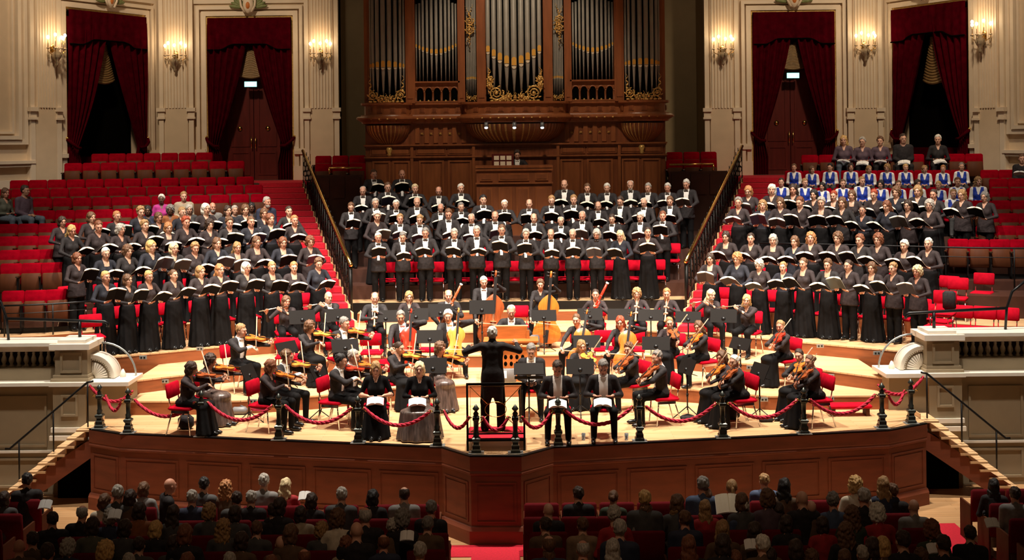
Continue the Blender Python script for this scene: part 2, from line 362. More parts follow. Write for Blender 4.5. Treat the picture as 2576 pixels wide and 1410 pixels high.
# ------------------------------------------------------------------ apse walls
class Seg:
    def __init__(s, p0, p1):
        s.p0 = Vector(p0); s.p1 = Vector(p1); s.t = (s.p1 - s.p0); s.L = s.t.length; s.t /= s.L
        n = Vector((s.t.y, -s.t.x))
        if n.y > 0 or (abs(n.y) < 1e-6 and n.x > 0): n = -n
        s.n = n; s.M = Matrix(((s.t.x, n.x, 0, s.p0.x), (s.t.y, n.y, 0, s.p0.y), (0, 0, 1, 0), (0, 0, 0, 1)))
        s.flip = s.M.to_3x3().determinant() < 0
    def u(s, x, y=200):
        xc, _ = lev(x, y); k = (xc - CX) / FPX      # p0+t*u = (kY, Y)
        return (k * s.p0.y - s.p0.x) / (s.t.x - k * s.t.y)
    def z(s, x, y):
        u = s.u(x, y); Y = s.p0.y + s.t.y * u; return CAMZ - (lev(x, y)[1] - HOR) * Y / FPX
    def mb(s): m = MB(); m.M = s.M; return m
W = [(-5.1, 37.6), (-10.45, 37.6), (-13.4, 32.1), (-16.2, 27.0)]
ZT, ZB0, DT, DB = 10.6, 2.4, 8.6, 3.78
segs = {}
for side, sn in ((-1, 'left'), (1, 'right')):
    wp = W if side < 0 else [mir(p) for p in W]
    A, B, C = Seg(wp[0], wp[1]), Seg(wp[1], wp[2]), Seg(wp[2], wp[3]); segs[side] = (A, B, C)
    dA = (735, 525) if side < 0 else (1893, 2098); dB = (360, 165) if side < 0 else (2253, 2440)
    wall = None
    for nm, S, d in (('A', A, dA), ('B', B, dB), ('C', C, None)):
        m = S.mb()
        if d:
            u0, u1 = sorted((S.u(d[0]), S.u(d[1]))); S.d = (u0, u1)
            m.bx(0, u0, -.5, 0, ZB0, ZT).bx(u1, S.L, -.5, 0, ZB0, ZT).bx(u0, u1, -.5, 0, DT, ZT).bx(u0, u1, -.5, 0, ZB0, DB - .02)
        else: m.bx(0, S.L, -.4, 0, ZB0 - 2, ZT)
        o = m.build('wall_' + sn, M_wall)
        tag(o, 'cream plaster wall of the apse on the %s, %s' % (sn, {'A': 'section next to the organ', 'B': 'slanting section', 'C': 'outermost section'}[nm]), kind='structure')
        S.wall = o
        if d:
            for (e, w1, zt, dp, mt, nme) in ((.0, .05, .05, .05, M_gold, 'gilt_fillet'), (.05, .14, .14, .09, M_wallw, 'door_architrave'), (.24, .10, .3, .12, M_wallw, 'door_moulding'), (.42, .16, .5, .06, M_wallw, 'door_surround')):
                mm = S.mb(); mm.bx(u0 - e - w1, u0 - e, 0, dp, DB - .1, DT + e).bx(u1 + e, u1 + e + w1, 0, dp, DB - .1, DT + e).bx(u0 - e - w1, u1 + e + w1, 0, dp, DT + e, DT + e + w1)
                mm.build(nme, mt, o)
            mm = S.mb()
            for uu in (u0 - .36, u1 + .36): mm.bx(uu - .3, uu + .3, 0, .16, 4.55, 4.66).bx(uu - .27, uu + .27, 0, .13, 4.66, 4.72).bx(uu - .33, uu + .33, 0, .10, DB - .6, 4.2)
            mm.build('surround_base', M_wallw, o)
        else:
            for (a, b, za, zb) in ((.25, S.L - .3, 4.9, 10.2), (.5, S.L - .5, 5.2, 10.0)):
                mm = S.mb(); mm.frame(a, b, za, zb, 0, .07, .12)
                mm.build('panel_moulding', M_wallw, o)
            mm = S.mb(); mm.bx(.75, S.L - .7, 0, .02, 5.4, 9.8); mm.build('panel_field', M_panelb, o)
            mm = S.mb(); mm.bx(0, S.L, 0, .18, 4.0, 4.12).bx(0, S.L, 0, .12, 3.9, 4.0).bx(0, S.L, 0, .1, 2.4, 3.5); mm.build('dado_rail', M_wallw, o)
    for (S, xp) in (((A, 811), (A, 447), (B, 103)) if side < 0 else ((A, 1813), (A, 2172), (B, 2500))):
        u = S.u(xp); m = S.mb(); m.bx(u - .5, u + .5, 0, .14, ZB0, ZT).bx(u - .34, u + .34, .14, .19, ZB0, ZT)
        pz = S.z(xp, 283); pil = m.build('pilaster', M_wall, S.wall)
        for i in range(7):
            uu = u - .27 + .09 * i; mm = S.mb(); mm.bx(uu - .026, uu + .026, .19, .215, pz + .12, ZT); mm.build('flute', M_wallw, pil)
        for uu in (u - .44, u + .44):
            mm = S.mb(); mm.bx(uu - .13, uu + .13, .14, .27, pz + .02, pz + .13).bx(uu - .10, uu + .10, .14, .22, pz - .14, pz + .02).bx(uu - .12, uu + .12, .14, .25, pz - .2, pz - .14).bx(uu - .07, uu + .07, .14, .2, ZB0, pz - .2).bx(uu - .06, uu + .06, .14, .19, pz + .13, ZT)
            mm.build('pilaster_block', M_wallw, pil)
for side in (-1, 1):
    S = segs[side][1]
    for (xa, dp, wd, zb) in (((62, .12, .12, 4.92), (44, .16, .10, 5.05), (30, .08, .06, 5.2)) if side < 0 else ((2538, .12, .12, 4.92), (2553, .16, .10, 5.05), (2564, .08, .06, 5.2))):
        m = S.mb(); m.frame(S.u(xa), S.L + 1.2, zb, 10.4, 0, dp, wd); m.build('panel_moulding', M_wallw, S.wall)
    m = S.mb(); a = S.u(74 if side < 0 else 2534); m.bx(a, S.L + 1.2, 0, .22, 4.42, 4.5).bx(a, S.L + 1.2, 0, .17, 4.34, 4.42).bx(a, S.L + 1.2, 0, .12, 2.4, 4.0); m.build('dado_rail', M_wallw, S.wall)
struct('wall_niche', MB().bx(-6, 6.6, 39.2, 39.5, 2, ZT).bx(-5.35, -5.1, 37.6, 39.3, 2, ZT).bx(5.7, 5.95, 37.6, 39.3, 2, ZT), M_niche, label='olive grey wall of the recess behind the organ')

# ---- doors, curtains, exit signs
def curtain(name, S, u0, u1, far, ztop, ztie, zbot, tie_u, mid, parent, seed):
    """velvet drape: hangs from u0..u1 at the top, drawn to tie_u at ztie; far = outer edge"""
    rnd = random.Random(seed); m = S.mb(); rows = []; N = 34; ph = rnd.random() * 6
    zs = [ztop - (ztop - ztie) * i / 16 for i in range(17)] + [ztie - (ztie - zbot) * i / 6 for i in range(1, 7)]
    for z in zs:
        t = (ztop - z) / (ztop - ztie) if z >= ztie else 1.0; q = 0 if z >= ztie else (ztie - z) / (ztie - zbot)
        inner = lerp(mid, tie_u, t ** 1.35) if z >= ztie else lerp(tie_u, tie_u + (mid - far) * .10, min(1, q * 2))
        row = []
        for j in range(N):
            v = j / (N - 1); u = lerp(far, inner, v); a = .045 * (1 - .45 * t) + .02
            row.append((u, .09 + .10 * math.sin(PI * min(1, t)) * .4 + a * math.sin(v * 34 + ph + .4 * math.sin(z * 2)) + a * .4 * math.sin(v * 71 + z), z))
        rows.append(row)
    m.grid(rows); back = [[(p[0], p[1] - .02, p[2]) for p in r] for r in rows]; m.grid([r[::-1] for r in back])
    return m.build(name, M_curtain, parent)
dn = 0
for side, sn in ((-1, 'left'), (1, 'right')):
    for S, nm in ((segs[side][0], 'inner'), (segs[side][1], 'outer')):
        dn += 1; u0, u1 = S.d; um = (u0 + u1) / 2; w_ = u1 - u0
        m = S.mb(); m.bx(u0, u1, -.6, -.5, DB, DT)
        door = tag(m.build('door_%d' % dn, M_doorw if nm == 'inner' else M_dark), kind='structure')  # outer ones: closed panel with the doorway's shade as its colour
        if nm == 'inner':
            tag(door, 'mahogany double door with brass handles behind the %s curtains beside the organ' % sn)
            for k in (-1, 1):
                m = S.mb(); m.bx(um + k * .01, um + k * .78, -.5, -.44, DB, 6.9); leaf = m.build('door_leaf', M_doorw, door)
                for (za, zb) in ((DB + .15, DB + .85), (DB + 1.0, DB + 2.9)):
                    m = S.mb(); m.frame(um + k * .12, um + k * .68, za, zb, -.44, -.42, .05); m.build('door_panel', M_doorw, leaf)
                m = S.mb(); m.cyl((um + k * .06, -.36, DB + .95), (um + k * .06, -.36, DB + 1.3), .016); m.build('handle', M_brass, leaf)
                m = S.mb(); m.cyl((um + k * .42, -.44, DB + 1.55), (um + k * .42, -.41, DB + 1.55), .07, None, 12); m.build('round_window', M_brass, leaf)
            m = S.mb(); zc = S.z(625 if side < 0 else 1995, 212 if side < 0 else 190); m.bx(um - .19, um + .19, -.12, -.02, zc - .085, zc + .085)
            sg = tag(m.build('exit_sign', mat('exit_sign_box', (.1, .1, .1), .5)), 'small lit emergency exit sign above the %s inner door' % sn, 'exit sign')
            m = S.mb(); m.bx(um - .18, um + .18, -.02, -.015, zc - .075, zc + .075); m.build('sign_face', mat('exit_face', (.2, .6, .55), .5, emit=(.25, .85, .80), es=3.2), sg)
            m = S.mb(); m.bx(um - .08, um + .08, -.015, -.01, zc - .045, zc + .045); m.build('sign_pictogram', mat('exit_white', (.9, .95, .9), .5, emit=(.95, 1, 1), es=6), sg)
        else:
            tag(door, 'black-painted panel as the unlit doorway behind the parted %s outer curtains' % sn)
            m = S.mb(); m.bx(u0, u1, -.45, -.40, DB, DB + .78)
            tag(m.build('low_curtain', M_curtain, door))
        # curtains: one thing with two drapes, valance, tie-backs
        cu = empty('door_curtains', (S.p0.x + S.t.x * um, S.p0.y + S.t.y * um, DB))
        tag(cu, 'dark red velvet curtains with shaped valance at the %s %s door' % (sn, nm), 'curtains')
        kids = []
        ztie = DB + 1.05
        for k, ue in ((-1, u0), (1, u1)):
            kids.append(curtain('drape', S, u0, u1, ue, DT - .2, ztie, DB + .02, ue - k * .30 * (1 if nm == 'inner' else 1.0), um + k * .02, None, dn * 7 + k))
            m = S.mb(); m.tube([(ue - k * .33, .19, ztie - .03), (ue - k * .18, .24, ztie - .02), (ue, .20, ztie + .12), (ue + k * .06, .1, ztie + .22)], .045, 6); kids.append(m.build('tie_back', M_curtain))
            m = S.mb(); m.ell((ue + k * .06, .1, ztie + .24), (.04, .05, .05)); kids.append(m.build('tie_hook', M_brass))
        m = S.mb(); rows = []
        for i in range(9):
            row = []
            for j in range(41):
                v = j / 40; prof = .78 + .16 * (1 if abs(v - .5) > .36 else (math.cos((abs(v - .5) - .18) / .18 * PI) * -.5 + .5 if abs(v - .5) > .18 else 0)) - .0
                row.append((lerp(u0 + .01, u1 - .01, v), .17 + .02 * math.sin(v * 60), DT - .02 - prof * i / 8))
            rows.append(row)
        m.grid(rows); m.grid([[(p[0], p[1] - .03, p[2]) for p in r][::-1] for r in rows]); kids.append(m.build('valance', M_curtain))
        m = S.mb(); m.tube([(p[0], p[1] + .01, p[2]) for p in rows[-1]], .022, 5); kids.append(m.build('valance_fringe', M_dark))
        # festoon blind in the gap
        m = S.mb(); zb = S.z(272 if side < 0 else 2345, 200) if nm == 'outer' else zc + .30
        for i in range(16):
            zz = lerp(DT - .9, zb, i / 15); hw = .10 + .32 * i / 15; m.tube([(um - hw + 2 * hw * t / 6, -.12 + .04 * math.sin(PI * t / 6), zz - .10 * math.sin(PI * t / 6)) for t in range(7)], .05, 6)
        kids.append(m.build('festoon_blind', M_festoon))
        for kq in kids: kq.parent = cu; kq.matrix_parent_inverse = Tr(*[-v for v in cu.location])
        # cartouche above the door: a part of the wall
        m = S.mb(); zt = DT + .22; k0 = um
        m.ell((k0, .2, zt + .15), (.17, .09, .26), 10, 6); m.ell((k0, .25, zt + .12), (.08, .06, .12), 8, 5, 1)
        for k in (-1, 1): m.tube([(k0 + k * .12, .25, zt + .36), (k0 + k * .22, .27, zt + .28), (k0 + k * .2, .25, zt + .1), (k0 + k * .1, .25, zt - .08)], .035, 6)
        crest = m.build('crest', [M_wallw, mat('crest_orange', (.55, .17, .03), .6)], S.wall); crest['label'] = 'painted cartouche with orange centre'
        m = S.mb()
        for k in (-1, 1):
            for j in range(5):
                a = .15 + .28 * j; L = .42 - .03 * j; m.ell((k0 + k * (.16 + math.cos(a) * L * .5), .2, zt + .05 + math.sin(a) * L * .55), (L * .5, .03, .055), 8, 4, 0, Matrix.Rotation(-k * a, 3, 'Y'))
        m.build('leaves', mat('leaf_green', (.17, .20, .07), .6, var=.3, scale=10), crest)
# ---- wall sconces
M_bulb = mat('lit_bulb', (1, .8, .5), .4, emit=(1, .82, .55), es=16)
M_crystal = mat('crystal', (.42, .33, .22), .15, var=.1, scale=30, trans=.0, metal=.3)
for (side, si, x, y, nm) in ((-1, 1, 118, 92, 'far left pilaster'), (-1, 0, 447, 113, 'pilaster between the left doors'), (-1, 0, 809, 108, 'pilaster left of the organ'),
                             (1, 0, 1814, 97, 'pilaster right of the organ'), (1, 0, 2169, 88, 'pilaster between the right doors'), (1, 1, 2490, 57, 'far right pilaster')):
    S = segs[side][si]; u = S.u(x, y); z = S.z(x, y); b = S.p0 + S.t * u
    root = empty('wall_sconce', (b.x + S.n.x * .2, b.y + S.n.y * .2, z - .4), math.atan2(S.n.x, -S.n.y)); tag(root, 'five-light crystal wall sconce on the %s' % nm, 'sconce', 'crystal wall sconces')
    MB().ell((0, 0, .05), (.09, .04, .16)).build('backplate', M_brass, root)
    m = MB(); m.lathe([(.02, -.42), (.05, -.36), (.03, -.3), (.10, -.2), (.15, -.08), (.05, 0), (.09, .05), (.03, .12)], (0, -.16, 0), 10); m.build('crystal_bowl', M_crystal, root)
    for j in range(5):
        a = -PI * .92 + j * PI * .84 / 4 + .12; dx, dy = math.cos(a) * .30, math.sin(a) * .26 - .06; h = .02 if j % 2 else -.05
        m = MB(); m.tube([(0, -.12, -.02), (dx * .5, dy * .5 - .06, -.10), (dx, dy, -.03), (dx, dy, .05)], .012, 5); arm = m.build('arm', M_brass, root)
        MB().lathe([(.045, .03), (.05, .05), (.02, .06)], (dx, dy, .02), 8).build('drip_pan', M_crystal, arm)
        MB().cyl((dx, dy, .06), (dx, dy, .34 + h), .009).build('candle', M_brass, root)
        MB().ell((dx, dy, .40 + h), (.038, .038, .05), 8, 6).build('bulb', M_bulb, root)
        m = MB()
        for q in range(4): m.ell((dx * .96 + .02 * math.cos(q * 1.6), dy + .02 * math.sin(q * 1.6), -.08 - .05 * (q % 2)), (.013, .013, .06), 5, 4)
        m.build('crystal_drops', M_crystal, root)
    d = bpy.data.lights.new('sconce_light', 'POINT'); d.energy = 11; d.color = (1, .66, .34); d.shadow_soft_size = .12
    lo = bpy.data.objects.new('sconce_light', d); COL.objects.link(lo); lo.location = (b.x + S.n.x * .62, b.y + S.n.y * .62, z + .08)

# ------------------------------------------------------------------ side walls of the platform with balustrade, fan and stairs
for side, sn in ((-1, 'left'), (1, 'right')):
    ox = 0 if side < 0 else -.26
    def X(v): return v if side < 0 else -v + ox          # author left coordinates
    def bb(m, x0, x1, y0, y1, z0, z1, k=0): return m.bx(X(x0), X(x1), y0, y1, z0, z1, k)
    m = MB(); bb(m, -16, -8.15, 22.9, 23.4, ZF, .60); bb(m, -8.2, -6.97, 22.8, 23.5, ZF, .60); bb(m, -8.25, -7.66, 22.72, 23.5, ZF, .6)
    wl = struct('wall_platform_' + sn, m, M_stone, label='panelled stone-coloured wall beside the platform on the %s' % sn)
    m = MB(); bb(m, -16, -8.2, 22.72, 23.5, .60, .66); bb(m, -8.3, -6.88, 22.66, 23.56, .60, .67); m.build('ledge', M_stonew, wl)
    m = MB(); bb(m, -16, -8.25, 22.98, 23.4, .66, .88); m.build('plinth', M_stone, wl)
    m = MB(); bb(m, -16, -8.2, 22.86, 23.46, 1.2, 1.30); bb(m, -16, -8.2, 22.8, 23.5, 1.30, 1.36); m.build('coping', M_stonew, wl)
    m = MB(); bb(m, -8.24, -7.66, 22.82, 23.5, .66, 1.24); pier = m.build('pier', M_stone, wl)
    m = MB(); bb(m, -8.32, -7.6, 22.74, 23.56, 1.24, 1.34); bb(m, -8.2, -7.7, 22.84, 23.46, 1.34, 1.40); m.build('pier_cap', M_stonew, pier)
    m = MB(); bb(m, -8.3, -7.62, 22.74, 23.54, .66, .72); bb(m, -8.27, -7.64, 22.78, 23.54, .72, .78); m.build('pier_base', M_stone, pier)
    m = MB(); m.frame(X(-8.14), X(-7.76), .82, 1.18, 22.79, 22.83, .04); m.build('pier_panel', M_stone, pier)
    bal = MB().lathe([(.045, .88), (.045, .91), (.025, .93), (.05, .99), (.048, 1.03), (.022, 1.10), (.03, 1.13), (.02, 1.15), (.045, 1.17), (.045, 1.2)], (0, 0, 0), 10).mesh('baluster', M_stone)
    for i in range(18):
        o = put('baluster', bal, wl); o.location = (X(-8.34 - .135 * i), 23.15, 0)
    m = MB(); bb(m, -16, -8.24, 23.36, 23.4, .88, 1.2); m.build('added_backing', M_tier, wl)  # dark panel added to darken the gaps between the balusters
    # quarter-round fan ornament
    cx, cz, Rf = -7.66, .68, .43
    def arc(r, y, a0=0, a1=PI / 2, n=12): return [(X(cx + r * math.cos(a0 + (a1 - a0) * i / n)), y, cz + r * math.sin(a0 + (a1 - a0) * i / n)) for i in range(n + 1)]
    m = MB(); m.grid([arc(Rf, 23.0), arc(Rf, 23.42), arc(Rf - .07, 23.42), arc(Rf - .07, 23.0), arc(Rf, 23.0)], 0); fan = m.build('fan_rim', M_stonew, wl)
    m = MB(); a = arc(Rf - .05, 23.06); V = [(X(cx), 23.06, cz)] + a; m.add(V + [(p[0], 23.36, p[2]) for p in V], [(0, i, i + 1) for i in range(1, 13)] + [(14, 15 + i, 14 + i) for i in range(1, 13)]); m.build('fan_field', M_stone, wl)
    for i in range(9):
        an = PI / 2 * (i + .5) / 9; m = MB(); m.tube([(X(cx + r * math.cos(an)), 23.045, cz + r * math.sin(an)) for r in (.07, .18, .29)], [.008, .016, .022], 6); m.build('fan_petal', M_stonew, wl)
    m = MB()
    for i in range(14):
        an = PI / 2 * (i + .5) / 14; m.ell((X(cx + .335 * math.cos(an)), 23.05, cz + .335 * math.sin(an)), (.017, .02, .017), 6, 4)
    m.build('fan_beads', M_stonew, wl)
    m = MB(); m.lathe([(.05, 0), (.06, .04), (.035, .10), (.015, .14)], (X(-7.14), 23.2, .67), 8); m.build('scroll_foot', M_stonew, wl)
    # panel mouldings on the wall below
    for (x0, x1) in ((-9.4, -8.42), (-10.7, -9.6), (-12, -10.9)):
        for (z0, z1) in ((-.52, .40), (-1.25, -.72)):
            m = MB(); m.frame(X(x0), X(x1), z0, z1, 22.87, 22.91, .04); m.build('wall_panel', M_stone, wl)
    m = MB(); bb(m, -8.3, -7.62, 22.66, 22.76, -.36, -.28); bb(m, -8.28, -7.64, 22.68, 22.76, -.22, -.14); bb(m, -16, -8.25, 22.85, 22.95, -.62, -.58); m.build('string_course', M_stonew, wl)
    m = MB(); m.frame(X(-8.1), X(-7.8), .06, .44, 22.69, 22.73, .04); m.build('pier_panel', M_stone, wl)
    # black slab: shade of the arched opening under the stair, painted
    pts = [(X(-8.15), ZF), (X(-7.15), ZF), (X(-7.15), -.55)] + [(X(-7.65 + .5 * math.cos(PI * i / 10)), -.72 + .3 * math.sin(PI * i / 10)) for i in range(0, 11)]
    m = MB(); n = len(pts); m.add([(p[0], 22.64, p[1]) for p in pts] + [(p[0], 22.74, p[1]) for p in pts], [tuple(range(n)), tuple(range(2 * n - 1, n - 1, -1))] + [(i, (i + 1) % n, n + (i + 1) % n, n + i) for i in range(n)]); m.build('arch_shade', M_dark, wl)
    # wooden steps up to the stage
    stp = empty('stage_steps', (X(-8.2), 22.4, ZF)); tag(stp, 'wooden steps with black handrail at the %s end of the platform' % sn, 'steps')
    off = Tr(*[-v for v in stp.location])
    for i in range(9):
        xl = -7.6 - .168 * i; z = -.03 - .143 * i; m = MB(); bb(m, xl, xl + .30, 22.02, 22.68, z - .035, z); t_ = m.build('tread', M_tread, stp); t_.matrix_parent_inverse = off
        m = MB(); bb(m, xl + .29, xl + .305, 22.1, 22.62, z, z + .11); t_ = m.build('step_riser', M_tread, stp); t_.matrix_parent_inverse = off
    for yy in (22.08, 22.6):
        m = MB(); P = [(-7.12, -.04), (-7.12, -.36), (-8.6, -1.38), (-9.12, -1.38), (-9.0, -1.26)]
        m.add([(X(p[0]), yy, p[1]) for p in P] + [(X(p[0]), yy + .05, p[1]) for p in P], [(0, 1, 2, 3, 4), (9, 8, 7, 6, 5)] + [(i, (i + 1) % 5, 5 + (i + 1) % 5, 5 + i) for i in range(5)]); t_ = m.build('stringer', M_front, stp); t_.matrix_parent_inverse = off
    m = MB(); m.tube([(X(-7.32), 22.1, .80), (X(-7.42), 22.1, .78), (X(-8.78), 22.1, -.36), (X(-8.86), 22.1, -.36)], .02, 6); t_ = m.build('handrail', M_black, stp); t_.matrix_parent_inverse = off
    for (xx, z0, z1) in ((-7.42, 0, .78), (-8.02, -.42, .27), (-8.62, -.9, -.23)):
        m = MB(); m.cyl((X(xx), 22.1, z0), (X(xx), 22.1, z1), .015, None, 6); t_ = m.build('rail_post', M_black, stp); t_.matrix_parent_inverse = off
    # dark rail on the balustrade and hoop
    rr = empty('coping_rail', (X(-8), 23.2, 1.4)); tag(rr, 'dark tubular handrail above the balustrade on the %s' % sn, 'handrail'); off = Tr(*[-v for v in rr.location])
    m = MB(); m.tube([(X(-9.25), 23.2, 1.75), (X(-7.46), 23.2, 1.68), (X(-7.40), 23.2, 1.64), (X(-7.41), 23.2, 1.58)], .028, 8); t_ = m.build('rail', M_black, rr); t_.matrix_parent_inverse = off
    m = MB(); m.cyl((X(-7.92), 23.2, 1.4), (X(-7.92), 23.2, 1.69), .03, None, 8); t_ = m.build('post', M_black, rr); t_.matrix_parent_inverse = off
    m = MB(); m.tube([(X(-9.6), 23.2, 2.25), (X(-9.35), 23.2, 2.05), (X(-9.25), 23.2, 1.75), (X(-9.22), 23.2, 1.36)], .025, 8); t_ = m.build('rail_end', M_black, rr); t_.matrix_parent_inverse = off
    m = MB(); m.tube([(X(-7.55 + .62 * math.sin(a)), 23.3, .66 + .62 * math.cos(a)) for a in [i * PI / 2 / 9 for i in range(10)]], .02, 6); tag(m.build('hoop_rail', M_steel), 'curved metal hoop rail over the carved fan on the %s' % sn, 'handrail')
# ================================================================== ORGAN
YO = 34.6
oc = at(1295.5, 250, YO).x
org = empty('pipe_organ', (oc, YO, 2.43)); tag(org, 'mahogany concert hall organ case with tin pipes and gilded carvings', 'organ')
OOFF = Tr(*[-v for v in org.location])
def op(mb, name, mats, parent=None):
    o = mb.build(name, mats, parent or org); o.matrix_parent_inverse = OOFF if parent is None else Matrix(); return o
def ox(x): return (x - 1295.5) / (FPX / YO)          # metres from the organ axis
def oz(y): return CAMZ - (y - HOR) * YO / FPX
HT = ZT
def planY(x):                                         # how far the case bulges towards the hall at metre x from the axis
    a = abs(x); o = 0.
    if a < 1.38: o = .62 * max(0, 1 - (a / 1.38) ** 4) ** .5
    if 2.88 < a < 4.07: o = .50 * max(0, 1 - ((a - 3.475) / .595) ** 2) ** .5
    return o
PX_ = sorted([i * .055 for i in range(-75, 76)] + [-4.08, 4.08, -2.87, 2.87, -1.39, 1.39])
PLAN = [(oc + x, YO - planY(x) * .85) for x in PX_ if abs(x) <= 4.08]
flat = [(oc - 4.08, 36.8), (oc - 4.08, YO), (oc + 4.08, YO), (oc + 4.08, 36.8)]
op(MB().prism(flat, 2.0, 5.9), 'lower_case', M_organ)
op(MB().sweep(PLAN, [(-.3, 5.94), (.13, 5.94), (.13, 5.885), (.05, 5.86), (.03, 5.86), (.03, 5.62), (.12, 5.61), (.14, 5.57)], 0), 'upper_cornice', M_organ2)
op(MB().sweep(PLAN, [(.0, 5.575), (.22, 5.575), (.26, 5.54), (.26, 5.50), (.2, 5.47), (.12, 5.42), (.10, 5.38), (-.1, 5.36)], 0), 'lower_cornice', M_organ2)
m = MB(); m2 = MB()
acc = 0
for (a, b) in zip(PLAN, PLAN[1:]):
    acc += math.dist(a, b)
    if acc > .19: acc = 0; m.ell((b[0], b[1] - .25, 5.50), (.035, .03, .022), 6, 4); m2.box((b[0], b[1] - .14, 5.435), (.05, .07, .05))
op(m, 'cornice_beads', M_gold)['kind'] = 'stuff'; op(m2, 'cornice_brackets', M_organ2)['kind'] = 'stuff'
acc = 0; last = None
for (a, b) in zip(PLAN, PLAN[1:]):
    acc += math.dist(a, b)
    if acc > .30:
        acc = 0
        t = (Vector(b) - Vector(a)).normalized(); R = Matrix(((t.x, -t.y, 0), (t.y, t.x, 0), (0, 0, 1)))
        op(MB().box((b[0] + t.y * .035, b[1] - t.x * .035 , 5.74), (.15, .02, .15), 0, R).box((b[0] + t.y * .045, b[1] - t.x * .045, 5.74), (.10, .02, .10), 1, R), 'frieze_panel', [M_organ2, M_organ])
# stiles of the upper case
for (xa, xb, d) in ((918, 931, .1), (1022, 1046, .18), (1153, 1171, .16), (1201, 1224, .3), (1367, 1390, .3), (1420, 1438, .16), (1545, 1569, .18), (1660, 1673, .1)):
    op(MB().bx(oc + ox(xa), oc + ox(xb), YO - d, YO + .35, 5.93, HT).bx(oc + ox(xa) + .05, oc + ox(xb) - .05, YO - d - .02, YO - d, 6.05, HT), 'stile', M_organ2)
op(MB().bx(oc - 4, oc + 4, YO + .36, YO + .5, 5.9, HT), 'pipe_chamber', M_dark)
# pipes
PIPES = []
def pipe(x, r, zmouth, zfoot, ztop, Y, face=0.):
    mh = r * 3.0
    b = MB(); b.tube([(x, Y, zfoot), (x, Y, zmouth - mh * .55), (x, Y, zmouth - mh * .1), (x, Y, ztop)], [r * .28, r * .82, r, r], 10)
    o = op(b, 'pipe', M_pipe)
    R = Matrix.Rotation(face, 3, 'Z')
    g = MB(); n = 8; P = [(-r * .78, -mh * .1), (r * .78, -mh * .1)] + [(r * .78 * math.cos(PI * i / n), mh * .55 + r * .8 * math.sin(PI * i / n)) for i in range(n + 1)]
    V = []
    for yy in (-r * 1.06, -r * .7): V += [Vector((x, Y, zmouth)) + R @ Vector((p[0], yy, p[1])) for p in P]
    k = len(P); g.add(V, [tuple(range(k)), tuple(range(2 * k - 1, k - 1, -1))] + [(i, k + i, k + (i + 1) % k, (i + 1) % k) for i in range(k)])
    gg = g.build('upper_lip', M_goldm, o)
    g = MB(); P = [(r * .75 * math.cos(PI + PI * i / n), -mh * .2 + mh * .30 * math.sin(PI + PI * i / n)) for i in range(n + 1)]; V = []
    for yy in (-r * 1.05, -r * .5): V += [Vector((x, Y, zmouth)) + R @ Vector((p[0], yy, p[1])) for p in P]
    k = len(P); g.add(V, [tuple(range(k)), tuple(range(2 * k - 1, k - 1, -1))] + [(i, k + i, k + (i + 1) % k, (i + 1) % k) for i in range(k)])
    g.build('lower_lip', M_lip, o)
for i in range(9):
    x = ox([1229.6, 1244, 1259, 1275.7, 1293.9, 1311.7, 1328, 1343, 1357][i]); q = abs(i - 4)
    pipe(oc + x, [.082, .078, .072, .066, .06][q], oz([145, 140, 131.5, 121.5, 111][q] + 20), oz(238), HT, YO - .30 - planY(x) * .25)
for s_ in (-1, 1):
    for i, (xp, ym, wz) in enumerate(zip([1049, 1057, 1065.5, 1076, 1087, 1099, 1111, 1122, 1131.5, 1140.5, 1148], [101.7, 106, 110.6, 114, 118, 119, 117.5, 114, 110, 106, 101], [5, 6.2, 7, 7.8, 8.6, 9.2, 8.6, 7.8, 7, 6.2, 5])):
        pipe(oc + s_ * -ox(xp) , wz * .0054 * .95, oz(ym + 13), oz(203), HT if abs(i - 5) < 4 else oz(-2 + abs(i - 5) * 2), YO - .02)
    for i in range(8):
        a = -1.25 + 2.5 * i / 7; x = ox(976) + .47 * math.sin(a); r = [.036, .044, .058, .068, .068, .058, .044, .036][i] * .94
        pipe(oc + s_ * -x, r, oz(166), oz(240), HT, YO - .02 - .36 * math.cos(a), 0)
    for i in range(7):
        pipe(oc + s_ * -ox(1175.5 + 4.1 * i), .0195, oz(196 + abs(i - 3) * .6), oz(246), HT, YO - .02)
# gilded carvings
def spiral(m, cx, cz, r, Y, turns=1.6, d=1, a0=0., th=.022):
    P = []; th *= 1.15; n = int(14 * turns)
    for i in range(n + 1):
        t = i / n; a = a0 + d * turns * 2 * PI * t; rr = r * (1 - .82 * t); P.append((cx + rr * math.cos(a), Y - .04 * t, cz + rr * math.sin(a)))
    m.tube(P, [th * (1 - .45 * i / n) for i in range(n + 1)], 6); m.ell((cx, Y - .05, cz), (th * 1.7, .03, th * 1.7), 7, 4)
    for i in range(7):
        a = a0 + d * i * .9; m.ell((cx + r * .98 * math.cos(a), Y - .02, cz + r * .98 * math.sin(a)), (th * 1.9, .025, th * .75), 6, 4, 0, Matrix.Rotation(-(a + .9 * d), 3, 'Y'))
    for i in range(6):
        a = a0 + d * i * 1.05 + .4; m.ell((cx + r * .5 * math.cos(a), Y - .05, cz + r * .5 * math.sin(a)), (r * .20, .02, r * .06), 6, 4, 0, Matrix.Rotation(-(a + .5 * d), 3, 'Y'))
def acanthus(m, x0, z0, L, a, Y, th=.03):
    for k in range(5):
        t = k / 4; m.ell((x0 + L * t * math.cos(a), Y - .03 * math.sin(PI * t), z0 + L * t * math.sin(a)), (L * .17, .025, th * .8 * (1.3 - t)), 6, 4, 0, Matrix.Rotation(-a + (.7 if k % 2 else -.7), 3, 'Y'))
def carve(fn, name='carving'):
    for s_ in ((-1, 1)):
        m = MB(); fn(m, s_); op(m, name, M_gold)
YC = YO - .52
